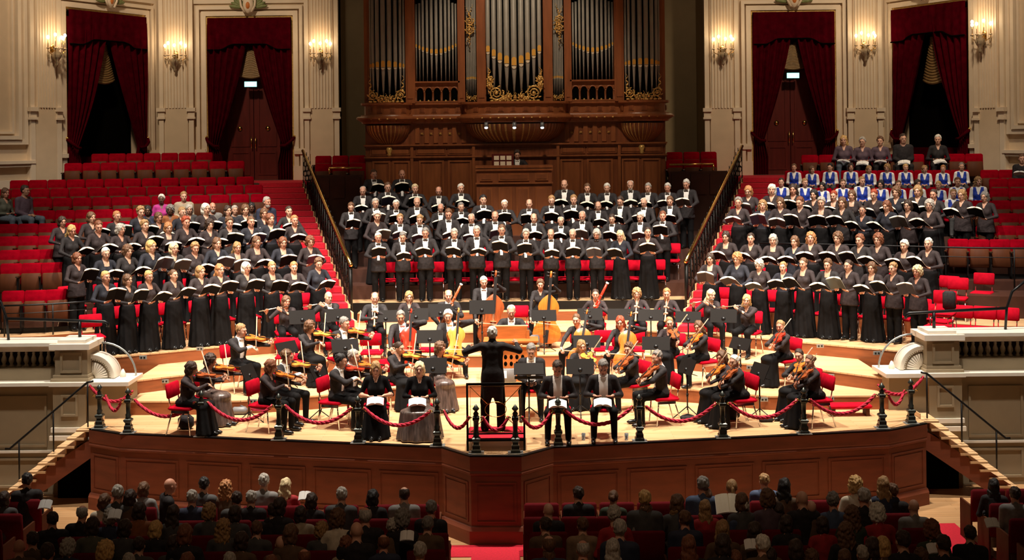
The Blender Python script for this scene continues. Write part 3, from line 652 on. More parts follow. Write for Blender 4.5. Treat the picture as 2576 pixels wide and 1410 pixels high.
def c_center(m, s_):
    cx = oc + s_ * .50; spiral(m, cx, oz(236), .20, YC, 2.1, s_, .3, .024); spiral(m, oc + s_ * .66, oz(203), .09, YC, 1.5, -s_, 1)
    spiral(m, oc + s_ * .17, oz(245), .085, YC, 1.4, -s_); acanthus(m, oc + s_ * .7, oz(195), .2, PI / 2, YC); acanthus(m, oc + s_ * .02, oz(252), .18, PI / 2, YC); acanthus(m, oc + s_ * .3, oz(250), .2, PI / 2 - s_ * .6, YC); acanthus(m, oc + s_ * .12, oz(250), .24, PI / 2 - s_ * .3, YC); acanthus(m, oc + s_ * .69, oz(222), .5, PI / 2, YC, .04); spiral(m, oc + s_ * .68, oz(216), .06, YC, 1.3, s_); spiral(m, oc + s_ * .3, oz(251), .06, YC, 1.3, s_)
    for j in range(6): m.ell((oc + s_ * (.07 + .11 * j), YC, oz(255)), (.06, .04, .03), 6, 4)
carve(c_center)
def c_tower(m, s_):
    xc = oc + s_ * -ox(976)
    for k in (-1, 1):
        spiral(m, xc + k * .37, oz(238), .13, YC + .12, 1.7, k, .5, .02); spiral(m, xc + k * .12, oz(247), .09, YC, 1.4, -k, 0, .018)
        acanthus(m, xc + k * .43, oz(226), .36, PI / 2 + k * -.05, YC + .16); acanthus(m, xc + k * .22, oz(250), .16, PI / 2 - k * .5, YC)
        for j in range(4): m.ell((xc + k * (.06 + .12 * j), YC + .02 * j, oz(254)), (.06, .04, .03), 6, 4)
    acanthus(m, xc, oz(254), .2, PI / 2, YC)
carve(c_tower)
def c_small(m, s_):
    xc = oc + s_ * -ox(1188)
    for k in (-1, 1): spiral(m, xc + k * .08, oz(247), .07, YO - .12, 1.5, k, 0, .014); acanthus(m, xc + k * .14, oz(242), .16, PI / 2, YO - .12, .02)
carve(c_small)
def c_flower(m, s_):
    xc = oc + s_ * -ox(1186)
    for (zy, r) in ((53, .12), (75, .12)): spiral(m, xc + .03 * s_, oz(zy), r, YO - .14, 1.9, s_, .5, .017)
    for (zy, a) in ((40, 1.2), (36, 1.9), (88, -1.2), (96, -1.6), (58, 2.9), (72, -2.9), (64, 3.14)): acanthus(m, xc + .03 * s_, oz(zy), .26, a if s_ > 0 else PI - a, YO - .14, .018)
carve(c_flower, 'carved_scroll')
# arcades under the flat bays
for s_ in (-1, 1):
    xa, xb = sorted((oc + s_ * -ox(1040), oc + s_ * -ox(1162)))
    ar = op(MB().bx(xa, xb, YO - .05, YO + .3, oz(256), oz(206)).bx(xa, xb, YO - .16, YO + .2, oz(207), oz(203)).bx(xa, xb, YO - .14, YO, oz(256), oz(253)), 'arcade', M_organ2)
    for px in (1057.5, 1078.7, 1100, 1122, 1143):
        x = oc + s_ * -ox(px); z0 = oz(227)
        MB().tube([(x + .095 * math.cos(PI * i / 10), YO - .08, z0 + .095 * math.sin(PI * i / 10)) for i in range(11)], .022, 6).build('arch', M_organ2, ar)
        mm = MB(); P = [(x + .085 * math.cos(PI * i / 8), z0 + .085 * math.sin(PI * i / 8)) for i in range(9)] + [(x - .085, oz(252)), (x + .085, oz(252))]
        mm.add([(p[0], YO - .055, p[1]) for p in P], [tuple(range(11))[::-1]]); mm.build('recess_shade', M_dark, ar)  # flat face, the shade of the arch hollow painted on
        MB().lathe([(.045, 0), (.03, .02), (.012, .05)], (x, YO - .1, oz(254)), 6).build('finial', M_gold, ar)
    for px in (1047, 1068, 1089.5, 1111, 1132.5, 1154):
        x = oc + s_ * -ox(px); MB().lathe([(.03, 0), (.03, .03), (.018, .04), (.018, .24), (.03, .26), (.03, .29)], (x, YO - .1, oz(254)), 7).build('colonnette', M_organ2, ar)
    for px in (1060.7, 1083.7, 1107, 1131, 1154):        # gilded stars
        x = oc + s_ * -ox(px); z = oz(335); V = [(x, YO - .05, z)]
        for j in range(12): r = .055 if j % 2 == 0 else .025; V.append((x + r * math.sin(j * PI / 6), YO - .02, z + r * math.cos(j * PI / 6)))
        op(MB().add(V, [(0, 1 + (j + 1) % 12, 1 + j) for j in range(12)]), 'gilded_star', M_gold)
    for i in range(6):
        x = oc + s_ * -ox(1049 + 23.4 * i); op(MB().bx(x - .06, x + .06, YO - .03, YO, oz(358), oz(316)), 'pilaster_strip', M_organ2)
    x = oc + s_ * -ox(978); op(MB().lathe([(.02, 0), (.07, .05), (.05, .1), (.09, .2), (.06, .26)], (x, YO - .05, oz(392)), 6), 'gilded_badge', M_gold)
# gadrooned bowls
def bowl(cx, w, dep, ztop, zbot, nr, name, e=1.0):
    m = MB(); rows = []; N = nr * 4
    for i in range(9):
        t = i / 8; k = math.cos(t * PI / 2 * .9); row = []
        for j in range(N + 1):
            a = -PI / 2 + PI * j / N; g = 1 + .035 * math.cos(j * 2 * PI / 4); sx = math.copysign(abs(math.sin(a)) ** e, math.sin(a))
            row.append((cx + w * (1 - (.30 if e < 1 else .62) * t ** 2.4) * sx * g, YO - dep * (k * .8 + .2 * (1 - t)) * max(0, math.cos(a)) ** .8 * g, lerp(ztop, zbot, t)))
        rows.append(row)
    m.grid(rows, 0); n = N + 1
    for fi in range(8 * N):
        if (fi % N) % 4 == 1: m.m[fi] = 1
    return op(m, name, [M_organ2, M_gold])
for s_ in (-1, 1): bowl(oc + s_ * -ox(977), .58, .46, oz(313), oz(360), 15, 'gadrooned_bowl')
bowl(oc, 1.30, .58, oz(312), oz(357), 29, 'gadrooned_bowl', .75)
# mouldings and panels below
for (ya, d) in ((361, .10), (391, .08)): op(MB().bx(oc - 4.12, oc + 4.12, YO - d, YO, oz(ya + 4), oz(ya)).bx(oc - 4.1, oc + 4.1, YO - d * .5, YO, oz(ya + 8), oz(ya + 4)), 'moulding', M_organ2)
for xa in (1035, 1190, 1402, 1556): op(MB().bx(oc + ox(xa) - .04, oc + ox(xa) + .04, YO - .07, YO, 2.4, oz(362)), 'corner_strip', M_organ2)
def rect_panel(x0, x1, z0, z1, y, name='panel', mt=None, w=.05):
    op(MB().frame(x0, x1, z0, z1, y - .025, y, w).bx(x0 + w * 2, x1 - w * 2, y - .015, y, z0 + w * 2, z1 - w * 2), name, mt or M_organ2)
for (a, b) in ((935, 980), (985, 1030), (1052, 1115), (1125, 1185), (1408, 1465), (1475, 1540), (1562, 1606), (1612, 1660)): rect_panel(oc + ox(a), oc + ox(b), 2.6, oz(402), YO)
for (a, b) in ((930, 1030), (1045, 1120), (1125, 1185), (1410, 1470), (1475, 1550), (1560, 1665)): rect_panel(oc + ox(a), oc + ox(b), oz(388), oz(369), YO, w=.02)
# small spotlights on the case
for (x, nm) in ((1223, 'left'), (1294, 'middle'), (1364, 'right')):
    p = at(x, 318, 33.8); r = empty('spotlight', p); tag(r, 'small lit spotlight on the organ case, %s one of three' % nm, 'spotlight', 'spotlights on the organ case')
    MB().cyl((0, 0, .10), (0, -.02, -.02), .05, .055, 10).build('housing', mat('lamp_housing', (.22, .25, .28), .4, .4), r); MB().cyl((0, 0, .1), (0, .3, .2), .012).build('bracket', M_black, r)
    MB().ell((0, -.02, -.04), (.045, .045, .03)).build('lens', mat('lens_lit', (.8, .9, 1), .3, emit=(.8, .9, 1), es=9), r)
# ---- console with music desk
con = empty('organ_console', (.055, 33.3, 2.43)); tag(con, 'panelled wooden organ console behind the male choir', 'console'); CO = Tr(*[-v for v in con.location])
def cp(mb, name, mats, par=None):
    o = mb.build(name, mats, par or con); o.matrix_parent_inverse = CO; return o
YCn = 32.95; cxa, cxb = at(1196, 450, YCn).x, at(1391, 450, YCn).x
def cz(y): return CAMZ - (y - HOR) * YCn / FPX
cp(MB().bx(cxa + .03, cxb - .03, YCn, 33.75, 2.11, cz(420)), 'body', M_console)
cp(MB().bx(cxa, cxb, YCn - .05, 33.8, cz(423), cz(417)), 'top', M_organ2); cp(MB().bx(cxa, cxb, YCn - .04, YCn, cz(430), cz(425)), 'cornice', M_organ2)
cp(MB().bx(cxa, cxb, YCn - .05, YCn, cz(463), cz(459)), 'middle_ledge', M_organ2)
for (a, b) in ((1207, 1239), (1254, 1331), (1346, 1379)):
    cp(MB().bx(at(a, 450, YCn).x, at(b, 450, YCn).x, YCn - .03, YCn, cz(455), cz(436)).bx(at(a + 4, 450, YCn).x, at(b - 4, 450, YCn).x, YCn - .04, YCn, cz(451), cz(440), 1), 'panel', [M_organ2, M_console])
for (a, b) in ((1207, 1239), (1254, 1287), (1298, 1331), (1346, 1379)):
    cp(MB().bx(at(a, 450, YCn).x, at(b, 450, YCn).x, YCn - .03, YCn, cz(560), cz(472)).bx(at(a + 4, 450, YCn).x, at(b - 4, 450, YCn).x, YCn - .04, YCn, cz(556), cz(476), 1), 'panel', [M_organ2, M_console])
p0, p1 = at(1237, 404, 33.5), at(1292, 404, 33.5); w_ = p1.x - p0.x
md = tag(MB().bx(p0.x, p1.x, 33.5, 33.53, p0.z - .19, p0.z + .17).build('music_desk', M_doorw), 'open lattice music desk standing on the organ console', 'music desk')
for i in range(3):
    for j in range(2): MB().bx(p0.x + .06 + i * .165, p0.x + .19 + i * .165, 33.49, 33.5, p0.z - .14 + j * .15, p0.z - .03 + j * .15).build('lattice_opening', M_paper, md)
MB().bx(p0.x - .02, p1.x + .02, 33.42, 33.53, p0.z - .2, p0.z - .18).build('ledge', M_paper, md)
struct('floor_organ_bench', MB().bx(-.9, 1.1, 33.85, 34.5, 2.4, 3.36), M_organ, label='dark wooden platform of the organ bench')
# ================================================================== RAILINGS
def stairz(Y): return lerp(ZC, 3.78, (Y - 27.3) / 8.4)
bal = MB()
bal.cyl((0, -.12, .05), (0, -.12, .92), .011, None, 5); bal.cyl((0, .1, .13), (0, .1, 1.0), .011, None, 5)
for (zc_, r) in ((.36, .09), (.62, .08)): bal.tube([(0, -.01 + r * math.cos(a), zc_ + .06 + r * math.sin(a)) for a in [i * PI / 5 for i in range(10)]], .011, 5, closed=True)
bal.ell((0, -.01, .48), (.03, .03, .03)); bal.ell((0, -.01, .80), (.03, .03, .03))
balm = bal.mesh('iron_baluster', M_iron)
for side, sn in ((-1, 'left'), (1, 'right')):
    def RX(Y): return lineX(SRl, Y) + .02 if side < 0 else mir((lineX(SRl, Y) + .02, Y))[0]
    root = empty('stair_railing', (RX(28.5), 28.5, stairz(28.5))); tag(root, 'wrought iron railing with polished brass handrail on the %s staircase' % sn, 'railing'); off = Tr(*[-v for v in root.location])
    P = [(RX(Y), Y, stairz(Y) + lerp(1.0, .9, (Y - 28.5) / 7.2)) for Y in [28.45 + i * .6 for i in range(13)]]
    o = MB().tube(P, .045, 8).build('handrail', M_brass, root); o.matrix_parent_inverse = off
    o = MB().ell(P[0], (.055, .06, .055)).build('rail_knob', M_brass, root); o.matrix_parent_inverse = off
    o = MB().tube([(p[0], p[1], p[2] - .08) for p in P], .022, 6).tube([(p[0], p[1], stairz(p[1]) + .07) for p in P], .022, 6).build('iron_rail', M_iron, root); o.matrix_parent_inverse = off
    o = MB().cyl((RX(28.5), 28.5, stairz(28.5) - .1), (RX(28.5), 28.5, stairz(28.5) + .96), .045, None, 8).build('newel_post', M_iron, root); o.matrix_parent_inverse = off
    for i in range(21):
        Y = 28.75 + i * .325; o = put('iron_baluster', balm, root); o.matrix_parent_inverse = off; o.location = (RX(Y), Y, stairz(Y)); o.rotation_euler = (0, 0, .3 * side)
    # box with brass rail beside the organ
    x0, x1 = (-5.24, oc - 4.1) if side < 0 else (oc + 4.1, 5.72)
    bxr = empty('gallery_front', ((x0 + x1) / 2, 33.9, 2.43)); tag(bxr, 'dark panelled box front with brass rail %s of the organ' % sn, 'railing'); off = Tr(*[-v for v in bxr.location])
    o = MB().bx(x0, x1, 33.9, 34.0, 2.0, 4.02).build('panel_front', M_tier, bxr); o.matrix_parent_inverse = off
    for i in range(3): o = MB().bx(lerp(x0, x1, i / 3) + .05, lerp(x0, x1, (i + 1) / 3) - .05, 33.88, 33.9, 3.4, 3.95).build('panel', M_tier, bxr); o.matrix_parent_inverse = off
    zr = 4.20
    o = MB().tube([(x0 + (.35 if side < 0 else 0), 33.95, zr), (x1 - (0 if side < 0 else .35), 33.95, zr)], .03, 8).build('brass_rail', M_brass, bxr); o.matrix_parent_inverse = off
    xx = x0 + .36 if side < 0 else x1 - .36
    o = MB().cyl((xx, 33.95, 4.0), (xx, 33.95, zr), .025).build('rail_post', M_brass, bxr); o.matrix_parent_inverse = off
    o = struct('floor_gallery_' + sn, MB().bx(x0, x1, 34.0, 37.4, 2.0, 3.45).bx(x0, x1, 35.2, 37.4, 2.0, 3.65), M_tier, label='dark floor of the small gallery %s of the organ' % sn)
# thin dark rails before the tiers
def thin_rail(pts, h, label, zb):
    r = empty('tier_rail', (pts[0][0], pts[0][1], zb)); tag(r, label, 'railing'); off = Tr(*[-v for v in r.location])
    o = MB().tube([(x, y, zb + h) for x, y in pts], .02, 6).build('top_rail', M_black, r); o.matrix_parent_inverse = off
    o = MB().tube([(x, y, zb + h * .78) for x, y in pts], .01, 5).build('lower_rail', M_black, r); o.matrix_parent_inverse = off
    for (x, y) in pts[::2]: o = MB().cyl((x, y, zb), (x, y, zb + h), .016, None, 6).build('post', M_black, r); o.matrix_parent_inverse = off
thin_rail([(X, rowf('k3')(X) - .5) for X in [5.7 + .85 * i for i in range(9)]], .92, 'thin dark rail behind the second row of the right women\'s choir', ROWZ['k2'])
thin_rail([(X, rowf('k1')(X) - .35) for X in [-10.2 + .45 * i for i in range(5)]], .72, 'thin dark rail before the lowest tip-up seats on the left', ROWZ['k1'] - .1)
# ================================================================== ROPE BARRIER
POSTS = [(248, 1080), (320, 1092), (505, 1100), (700, 1109), (900, 1117), (1100, 1125), (1198, 1143), (1297, 1143), (1405, 1124), (1610, 1113), (1820, 1104), (2025, 1094), (2222, 1080), (2295, 1068)]
PW = [gnd(*p) for p in POSTS]
pr = empty('rope_post'); 
MB().box((0, 0, .006), (.24, .2, .012)).build('floor_plate', M_steel, pr)
MB().lathe([(.105, .012), (.105, .05), (.085, .07), (.085, .12), (.065, .14), (.06, .17), (.095, .21), (.095, .23), (.06, .25)], n=4, sq=True, smooth=False).build('pedestal', M_bronze, pr)
MB().lathe([(.055, .25), (.045, .27), (.05, .31), (.036, .33), (.042, .5), (.05, .51)], n=8).build('shaft', M_bronze, pr)
MB().lathe([(.06, .51), (.075, .53), (.075, .565), (.055, .58)], n=4, sq=True, smooth=False).build('capital', M_bronze, pr)
MB().lathe([(.035, .58), (.045, .62), (.02, .655), (.05, .685), (.055, .70), (.03, .73), (.008, .765)], n=8).build('finial', M_bronze, pr)
for k in (-1, 1): MB().tube([(k * .07, 0, .55), (k * .10, 0, .575), (k * .115, 0, .555)], .012, 6).build('rope_hook', M_brass, pr)
for i, p in enumerate(PW):
    o = pr if i == 0 else copy_tree(pr); o.location = p + Vector((0, .07, 0))
    tag(o, 'dark bronze rope post with ball finial, %s from the left on the stage edge' % ORD[i + 1], 'rope post', 'rope posts along the stage edge')
def rope(a, b, sag, label):
    P = []; n = 22
    for i in range(n + 1):
        t = i / n; P.append(Vector(a).lerp(Vector(b), t) - Vector((0, 0, sag * 4 * t * (1 - t))))
    m = MB()
    # twisted: three strands
    for k in range(3):
        Q = []
        for i in range(n * 3 + 1):
            t = i / (n * 3); c_ = Vector(a).lerp(Vector(b), t) - Vector((0, 0, sag * 4 * t * (1 - t))); an = t * (Vector(b) - Vector(a)).length * 26 + k * 2.094
            Q.append(c_ + Vector((0, math.cos(an) * .016, math.sin(an) * .016)))
        m.tube(Q, .019, 5)
    o = m.build('barrier_rope', M_rope); tag(o, label, 'rope', 'red barrier ropes')
    for e, f in ((P[0], P[1]), (P[-1], P[-2])): MB().cyl(e, Vector(e).lerp(f, .9), .026).build('rope_end', M_brass, o)
for i in range(13):
    a, b = PW[i] + Vector((.11, .07, .56)), PW[i + 1] + Vector((-.11, .07, .56)); L = (b - a).length
    rope(a, b, .27 * min(1.25, max(.8, L / 1.2)) if L > .5 else .2, 'twisted red rope between the %s and %s rope posts from the left' % (ORD[i + 1], ORD[i + 2]))
rope((-7.38, 22.1, .72), PW[1] + Vector((-.05, .5, .62)), .22, 'short red rope from the left handrail post to the side wall')
rope((7.10, 22.1, .72), PW[12] + Vector((.05, .45, .64)), .22, 'short red rope from the right handrail post to the side wall')
# ================================================================== FURNITURE PROTOTYPES (faces -Y)
HIDE = []
def proto_chair():
    r = empty('stacking_chair'); RB_ = Matrix.Rotation(-.14, 3, 'X')
    MB().rbox((0, 0, .455), (.43, .42, .055), .02).build('seat', M_chairred, r)
    MB().rbox((0, .215, .74), (.43, .05, .25), .02, 0, RB_).build('backrest', M_chairred, r)
    for sx in (-1, 1):
        MB().tube([(sx * .17, .17, .43), (sx * .17, .2, .62), (sx * .17, .235, .72)], .012, 6).build('back_post', M_chrome, r)
        MB().tube([(sx * .2, -.16, .43), (sx * .21, -.2, .015)], .012, 6).build('leg', M_chrome, r)
        MB().tube([(sx * .2, .12, .43), (sx * .21, .24, .015)], .012, 6).build('leg', M_chrome, r)
        MB().box((sx * .205, -.02, .405), (.014, .32, .045)).build('side_bar', M_chrome, r)
    return r
def proto_seat():
    r = empty('tip_up_seat'); RB_ = Matrix.Rotation(-.12, 3, 'X')
    MB().rbox((0, .12, .63), (.455, .085, .47), .035, 0, RB_).build('backrest', M_velvet, r)
    MB().rbox((0, -.02, .455), (.40, .07, .41), .02, 0, Matrix.Rotation(-.10, 3, 'X')).build('seat_pan', M_seatwood, r)
    MB().rbox((0, .03, .455), (.38, .05, .38), .02, 0, Matrix.Rotation(-.10, 3, 'X')).build('cushion', M_velvet, r)
    for sx in (-1,):
        a = MB().bx(sx * .262, sx * .236, -.14, .16, .08, .58).build('armrest', M_black, r)
        MB().box((sx * .249, -.05, .60), (.05, .26, .03)).build('arm_pad', M_seatwood, a); MB().box((sx * .249, -.19, .60), (.05, .02, .025)).build('arm_tip', M_chrome, a)
    MB().bx(-.24, .24, .06, .12, 0.0, .10).build('foot', M_black, r)
    return r
def proto_stall():                                   # hall seat, seen from behind, faces +Y
    r = empty('hall_seat')
    MB().rbox((0, 0, .60), (.52, .07, .52), .03, 0, Matrix.Rotation(.10, 3, 'X')).build('backrest', mat('hall_velvet', (.12, .0025, .006), .85, spec=.15, var=.15, scale=10), r)
    MB().rbox((0, .28, .44), (.46, .44, .09), .03).build('seat', MATS['hall_velvet'], r)
    for sx in (-1, 1): MB().bx(sx * .265, sx * .235, .0, .46, .0, .60).build('armrest', M_seatwood, r)
    return r
def proto_stand(h=1.02, tilt=.35):
    r = empty('music_stand'); R = Matrix.Rotation(-tilt, 3, 'X')    # desk leans away from the player who sits at +Y
    MB().box((0, 0, h + .1), (.52, .012, .34), 0, R).build('desk', M_stand, r); MB().box((0, .05, h - .06), (.5, .055, .012), 0, R).build('ledge', M_stand, r)
    MB().ell((0, -.02, h + .02), (.05, .04, .06)).build('tilt_joint', M_black, r); MB().cyl((0, 0, .16), (0, 0, h + .05), .014, None, 6).build('pole', M_black, r); MB().cyl((0, 0, .45), (0, 0, .52), .022, None, 6).build('clamp', M_black, r)
    for k in range(3):
        a = k * 2.094 + .5; MB().tube([(0, 0, .24), (.28 * math.cos(a), .28 * math.sin(a), .012)], .011, 5).build('leg', M_black, r)
    return r
PROTO = {'chair': proto_chair(), 'seat': proto_seat(), 'stall': proto_stall(), 'stand': proto_stand(), 'stand_low': proto_stand(.78, .42), 'stand_flat': proto_stand(.80, 1.15)}
USED = set()
def place(kind, loc, rz, label, cat, group=None):
    if kind in USED: o = copy_tree(PROTO[kind])
    else: o = PROTO[kind]; USED.add(kind)
    o.location = loc; o.rotation_euler = (0, 0, rz); tag(o, label, cat, group); return o
# ================================================================== PEOPLE: one continuous surface per pose (signed distances -> surface nets)
SK, TOP, SH, BOT, SHOE, EYE, LIP, VEST = range(8)
def nets(F, X, Y, Z):
    I = F < 0; c = np.zeros(np.array(F.shape) - 1, np.int8)
    for a in (0, 1):
        for b in (0, 1):
            for d in (0, 1): c += I[a:I.shape[0] - 1 + a, b:I.shape[1] - 1 + b, d:I.shape[2] - 1 + d]
    act = (c > 0) & (c < 8); idx = -np.ones(act.shape, np.int32); ijk = np.argwhere(act); n = len(ijk); idx[act] = np.arange(n)
    i, j, k = ijk.T; acc = np.zeros((n, 3)); w_ = np.zeros(n)
    cs = [(a, b, d) for a in (0, 1) for b in (0, 1) for d in (0, 1)]
    for p in cs:
        for ax in range(3):
            if p[ax]: continue
            q = list(p); q[ax] = 1
            fa = F[i + p[0], j + p[1], k + p[2]]; fb = F[i + q[0], j + q[1], k + q[2]]; mk = (fa < 0) != (fb < 0)
            t = np.where(mk, fa / np.where(mk, fa - fb, 1), 0)
            P = np.stack([X[i + p[0]] + t * (X[i + q[0]] - X[i + p[0]]), Y[j + p[1]] + t * (Y[j + q[1]] - Y[j + p[1]]), Z[k + p[2]] + t * (Z[k + q[2]] - Z[k + p[2]])], 1)
            acc[mk] += P[mk]; w_[mk] += 1
    V = acc / w_[:, None]; Q = []; N = []
    for ax in range(3):
        s0 = [slice(1, -1)] * 3; s1 = [slice(1, -1)] * 3; s0[ax] = slice(0, -1); s1[ax] = slice(1, None)
        A, B = I[tuple(s0)], I[tuple(s1)]; e = np.argwhere(A != B)
        o = np.array([1, 1, 1]); o[ax] = 0; e = e + o; a1, a2 = [(1, 2), (2, 0), (0, 1)][ax]
        def id_(d1, d2):
            g = e.copy(); g[:, a1] += d1; g[:, a2] += d2; return idx[g[:, 0], g[:, 1], g[:, 2]]
        q = np.stack([id_(-1, -1), id_(0, -1), id_(0, 0), id_(-1, 0)], 1); ins = I[e[:, 0], e[:, 1], e[:, 2]]
        q[~ins] = q[~ins][:, ::-1]; nd = e.copy(); nd[~ins, ax] += 1; Q.append(q); N.append(nd)
    return V, np.concatenate(Q), np.concatenate(N)
class Body:
    def __init__(s): s.p = []; s.ex = MB(); s.over = []
    def cone(s, a, b, ra, rb, t, k=.025, fl=(1, 1, 1)): s.p.append(('c', np.array(a, float), np.array(b, float), ra, rb, np.array(fl, float), t, k)); return s
    def ell(s, c, r, t, k=.03, R=None): s.p.append(('e', np.array(c, float), np.array(r, float), None if R is None else np.array(R), 0, None, t, k)); return s
    def skirt(s, z0, z1, prof, t, c0=(0, 0), c1=(0, 0), fl=.8, folds=9, amp=.05, k=.03): s.p.append(('s', z0, z1, prof, c0, c1, t, k, fl, folds, amp)); return s
    def mesh(s, name, xf=(-.1, .1), yf=(-.16, .14), zf=1.4, h=.019, hf=.0105):
        lo = np.array([9., 9, 9]); hi = -lo; bbs = []
        for p in s.p:
            if p[0] == 'c': r = max(p[3], p[4]) * p[5]; a = np.minimum(p[1], p[2]) - r; b = np.maximum(p[1], p[2]) + r
            elif p[0] == 'e': r = p[2] if p[3] is None else np.full(3, p[2].max()); a = p[1] - r; b = p[1] + r
            else:
                R = max(q[1] for q in p[3]) * 1.15; a = np.array([min(p[4][0], p[5][0]) - R, min(p[4][1], p[5][1]) - R, p[1]]); b = np.array([max(p[4][0], p[5][0]) + R, max(p[4][1], p[5][1]) + R, p[2]])
            bbs.append((a, b)); lo = np.minimum(lo, a); hi = np.maximum(hi, b)
        lo -= .05; hi += .05; lo[2] = max(lo[2], -.03)
        def axis(a, b, f0, f1):
            L = [a]
            while L[-1] < b: L.append(L[-1] + (hf if f0 <= L[-1] < f1 else h))
            return np.array(L)
        X, Y, Z = axis(lo[0], hi[0], *xf), axis(lo[1], hi[1], *yf), axis(lo[2], hi[2], zf, 9)
        F = np.full((len(X), len(Y), len(Z)), .2); DM = np.full(F.shape, 9.); TG = np.zeros(F.shape, np.int8)
        for p, (a, b) in zip(s.p, bbs):
            m_ = .07; i0, i1 = np.searchsorted(X, [a[0] - m_, b[0] + m_]); j0, j1 = np.searchsorted(Y, [a[1] - m_, b[1] + m_]); k0, k1 = np.searchsorted(Z, [a[2] - m_, b[2] + m_])
            gx, gy, gz = X[i0:i1, None, None], Y[None, j0:j1, None], Z[None, None, k0:k1]
            if p[0] == 'c':
                A, B, f = p[1] / p[5], p[2] / p[5], p[5]; AB = B - A; l2 = max(AB @ AB, 1e-9)
                px, py, pz = gx / f[0] - A[0], gy / f[1] - A[1], gz / f[2] - A[2]
                t = np.clip((px * AB[0] + py * AB[1] + pz * AB[2]) / l2, 0, 1)
                d = (np.sqrt((px - t * AB[0]) ** 2 + (py - t * AB[1]) ** 2 + (pz - t * AB[2]) ** 2) - (p[3] + (p[4] - p[3]) * t)) * f.min()
            elif p[0] == 'e':
                px, py, pz = gx - p[1][0], gy - p[1][1], gz - p[1][2]
                if p[3] is not None: R = p[3].T; px, py, pz = R[0, 0] * px + R[0, 1] * py + R[0, 2] * pz, R[1, 0] * px + R[1, 1] * py + R[1, 2] * pz, R[2, 0] * px + R[2, 1] * py + R[2, 2] * pz
                r = p[2]; k_0 = np.sqrt((px / r[0]) ** 2 + (py / r[1]) ** 2 + (pz / r[2]) ** 2); k_1 = np.sqrt((px / r[0] ** 2) ** 2 + (py / r[1] ** 2) ** 2 + (pz / r[2] ** 2) ** 2) + 1e-9
                d = k_0 * (k_0 - 1) / k_1
            else:
                z0, z1 = p[1], p[2]; t = np.clip((gz - z0) / (z1 - z0), 0, 1); cx = p[4][0] + (p[5][0] - p[4][0]) * t; cy = p[4][1] + (p[5][1] - p[4][1]) * t
                Rr = np.interp(t, [q[0] for q in p[3]], [q[1] for q in p[3]]); px, py = gx - cx, (gy - cy) / p[8]; th = np.arctan2(py, px)
                Rr = Rr * (1 + p[10] * (1 - t) * np.sin(p[9] * th + 3 * gz)); d = np.maximum(np.sqrt(px ** 2 + py ** 2) - Rr, np.maximum(z0 - gz, gz - z1)) * .85
            d = np.broadcast_to(d, (i1 - i0, j1 - j0, k1 - k0)); S = (slice(i0, i1), slice(j0, j1), slice(k0, k1)); k = p[7]
            f_ = F[S]; h_ = np.maximum(k - np.abs(f_ - d), 0) / k; F[S] = np.minimum(f_, d) - h_ * h_ * k * .25
            dm = DM[S]; up = d < dm; TG[S] = np.where(up, p[6], TG[S]); DM[S] = np.minimum(dm, d)
        V, Q, N = nets(F, X, Y, Z); tg = TG[N[:, 0], N[:, 1], N[:, 2]]; C = V[Q].mean(1)
        for fn in s.over: tg = fn(C, tg)
        nv = len(V); me = bpy.data.meshes.new(name); E = s.ex
        VV = V.tolist() + E.v; FF = Q.tolist() + [tuple(i + nv for i in f) for f in E.f]
        me.from_pydata(VV, [], FF); me.polygons.foreach_set('material_index', np.array(tg.tolist() + E.m, np.int32)); me.polygons.foreach_set('use_smooth', [True] * len(FF)); me.update(); return me
def ik(S, W_, l1, l2, hint):
    S, W_, hint = Vector(S), Vector(W_), Vector(hint); d = W_ - S; L = min(d.length, (l1 + l2) * .995); u = d.normalized()
    a = (l1 * l1 - l2 * l2 + L * L) / (2 * L); hh = math.sqrt(max(l1 * l1 - a * a, 0)); n = hint - u * hint.dot(u); n.normalize(); return S + u * a + n * hh
def hand(b, wr, d, nrm, side, curl=.5, thumb=.5, sc=1., spread=.0):
    """palm from the wrist along d; nrm = the way the palm faces; side +1 when the thumb is on cross(d,nrm)"""
    wr, d, nrm = Vector(wr), Vector(d).normalized(), Vector(nrm); nrm = (nrm - d * nrm.dot(d)).normalized(); lat = d.cross(nrm).normalized() * side
    R = Matrix((lat, nrm, d)).transposed(); c = wr + d * .045 * sc
    b.ell(c, (.042 * sc, .017 * sc, .055 * sc), SK, .012, R)
    for i, (o, L) in enumerate(((.03, .074), (.011, .084), (-.009, .078), (-.028, .062))):
        p = wr + d * .085 * sc + lat * o * sc; P = [p - d * .02]; dd = d + lat * (spread * (1.5 - i) * .3)
        for q in range(3):
            a = curl * (q + .4) * .62; P.append(P[-1] + (dd * math.cos(a) + nrm * math.sin(a)).normalized() * (L * sc * (.45, .33, .25)[q] + (.02 if q == 0 else 0)))
        b.ex.tube(P, [.0095 * sc, .009 * sc, .008 * sc, .006 * sc], 6, SK)
    p = wr + d * .03 * sc + lat * .036 * sc; b.ex.tube([p, p + (lat * .8 + d * .7 + nrm * thumb * .4).normalized() * .036 * sc, p + (lat * .8 + d * .7 + nrm * thumb * .4).normalized() * .036 * sc + (d + nrm * thumb - lat * .2).normalized() * .034 * sc], [.0125 * sc, .0105 * sc, .0075 * sc], 6, SK)
def arm(b, sh, wr, hint, hd, nrm, side, male=True, curl=.5, thumb=.5, sleeve=TOP, spread=0.):
    el = ik(sh, wr, .285, .255, hint); r = 1.12 if male else .88; wr = Vector(wr)
    b.cone(sh, el, .058 * r, .046 * r, TOP, .03); b.cone(el, wr + (el - wr) * .05, .045 * r, .032 * r, sleeve, .03); b.cone(wr + (el - wr) * .1, wr, .024, .024, SK, .01)
    if male: b.cone(wr + (el - wr) * .1, wr + (el - wr) * .04, .031, .031, SH, .005)
    hand(b, wr, hd, nrm, side, curl, thumb, 1. if male else .9, spread)
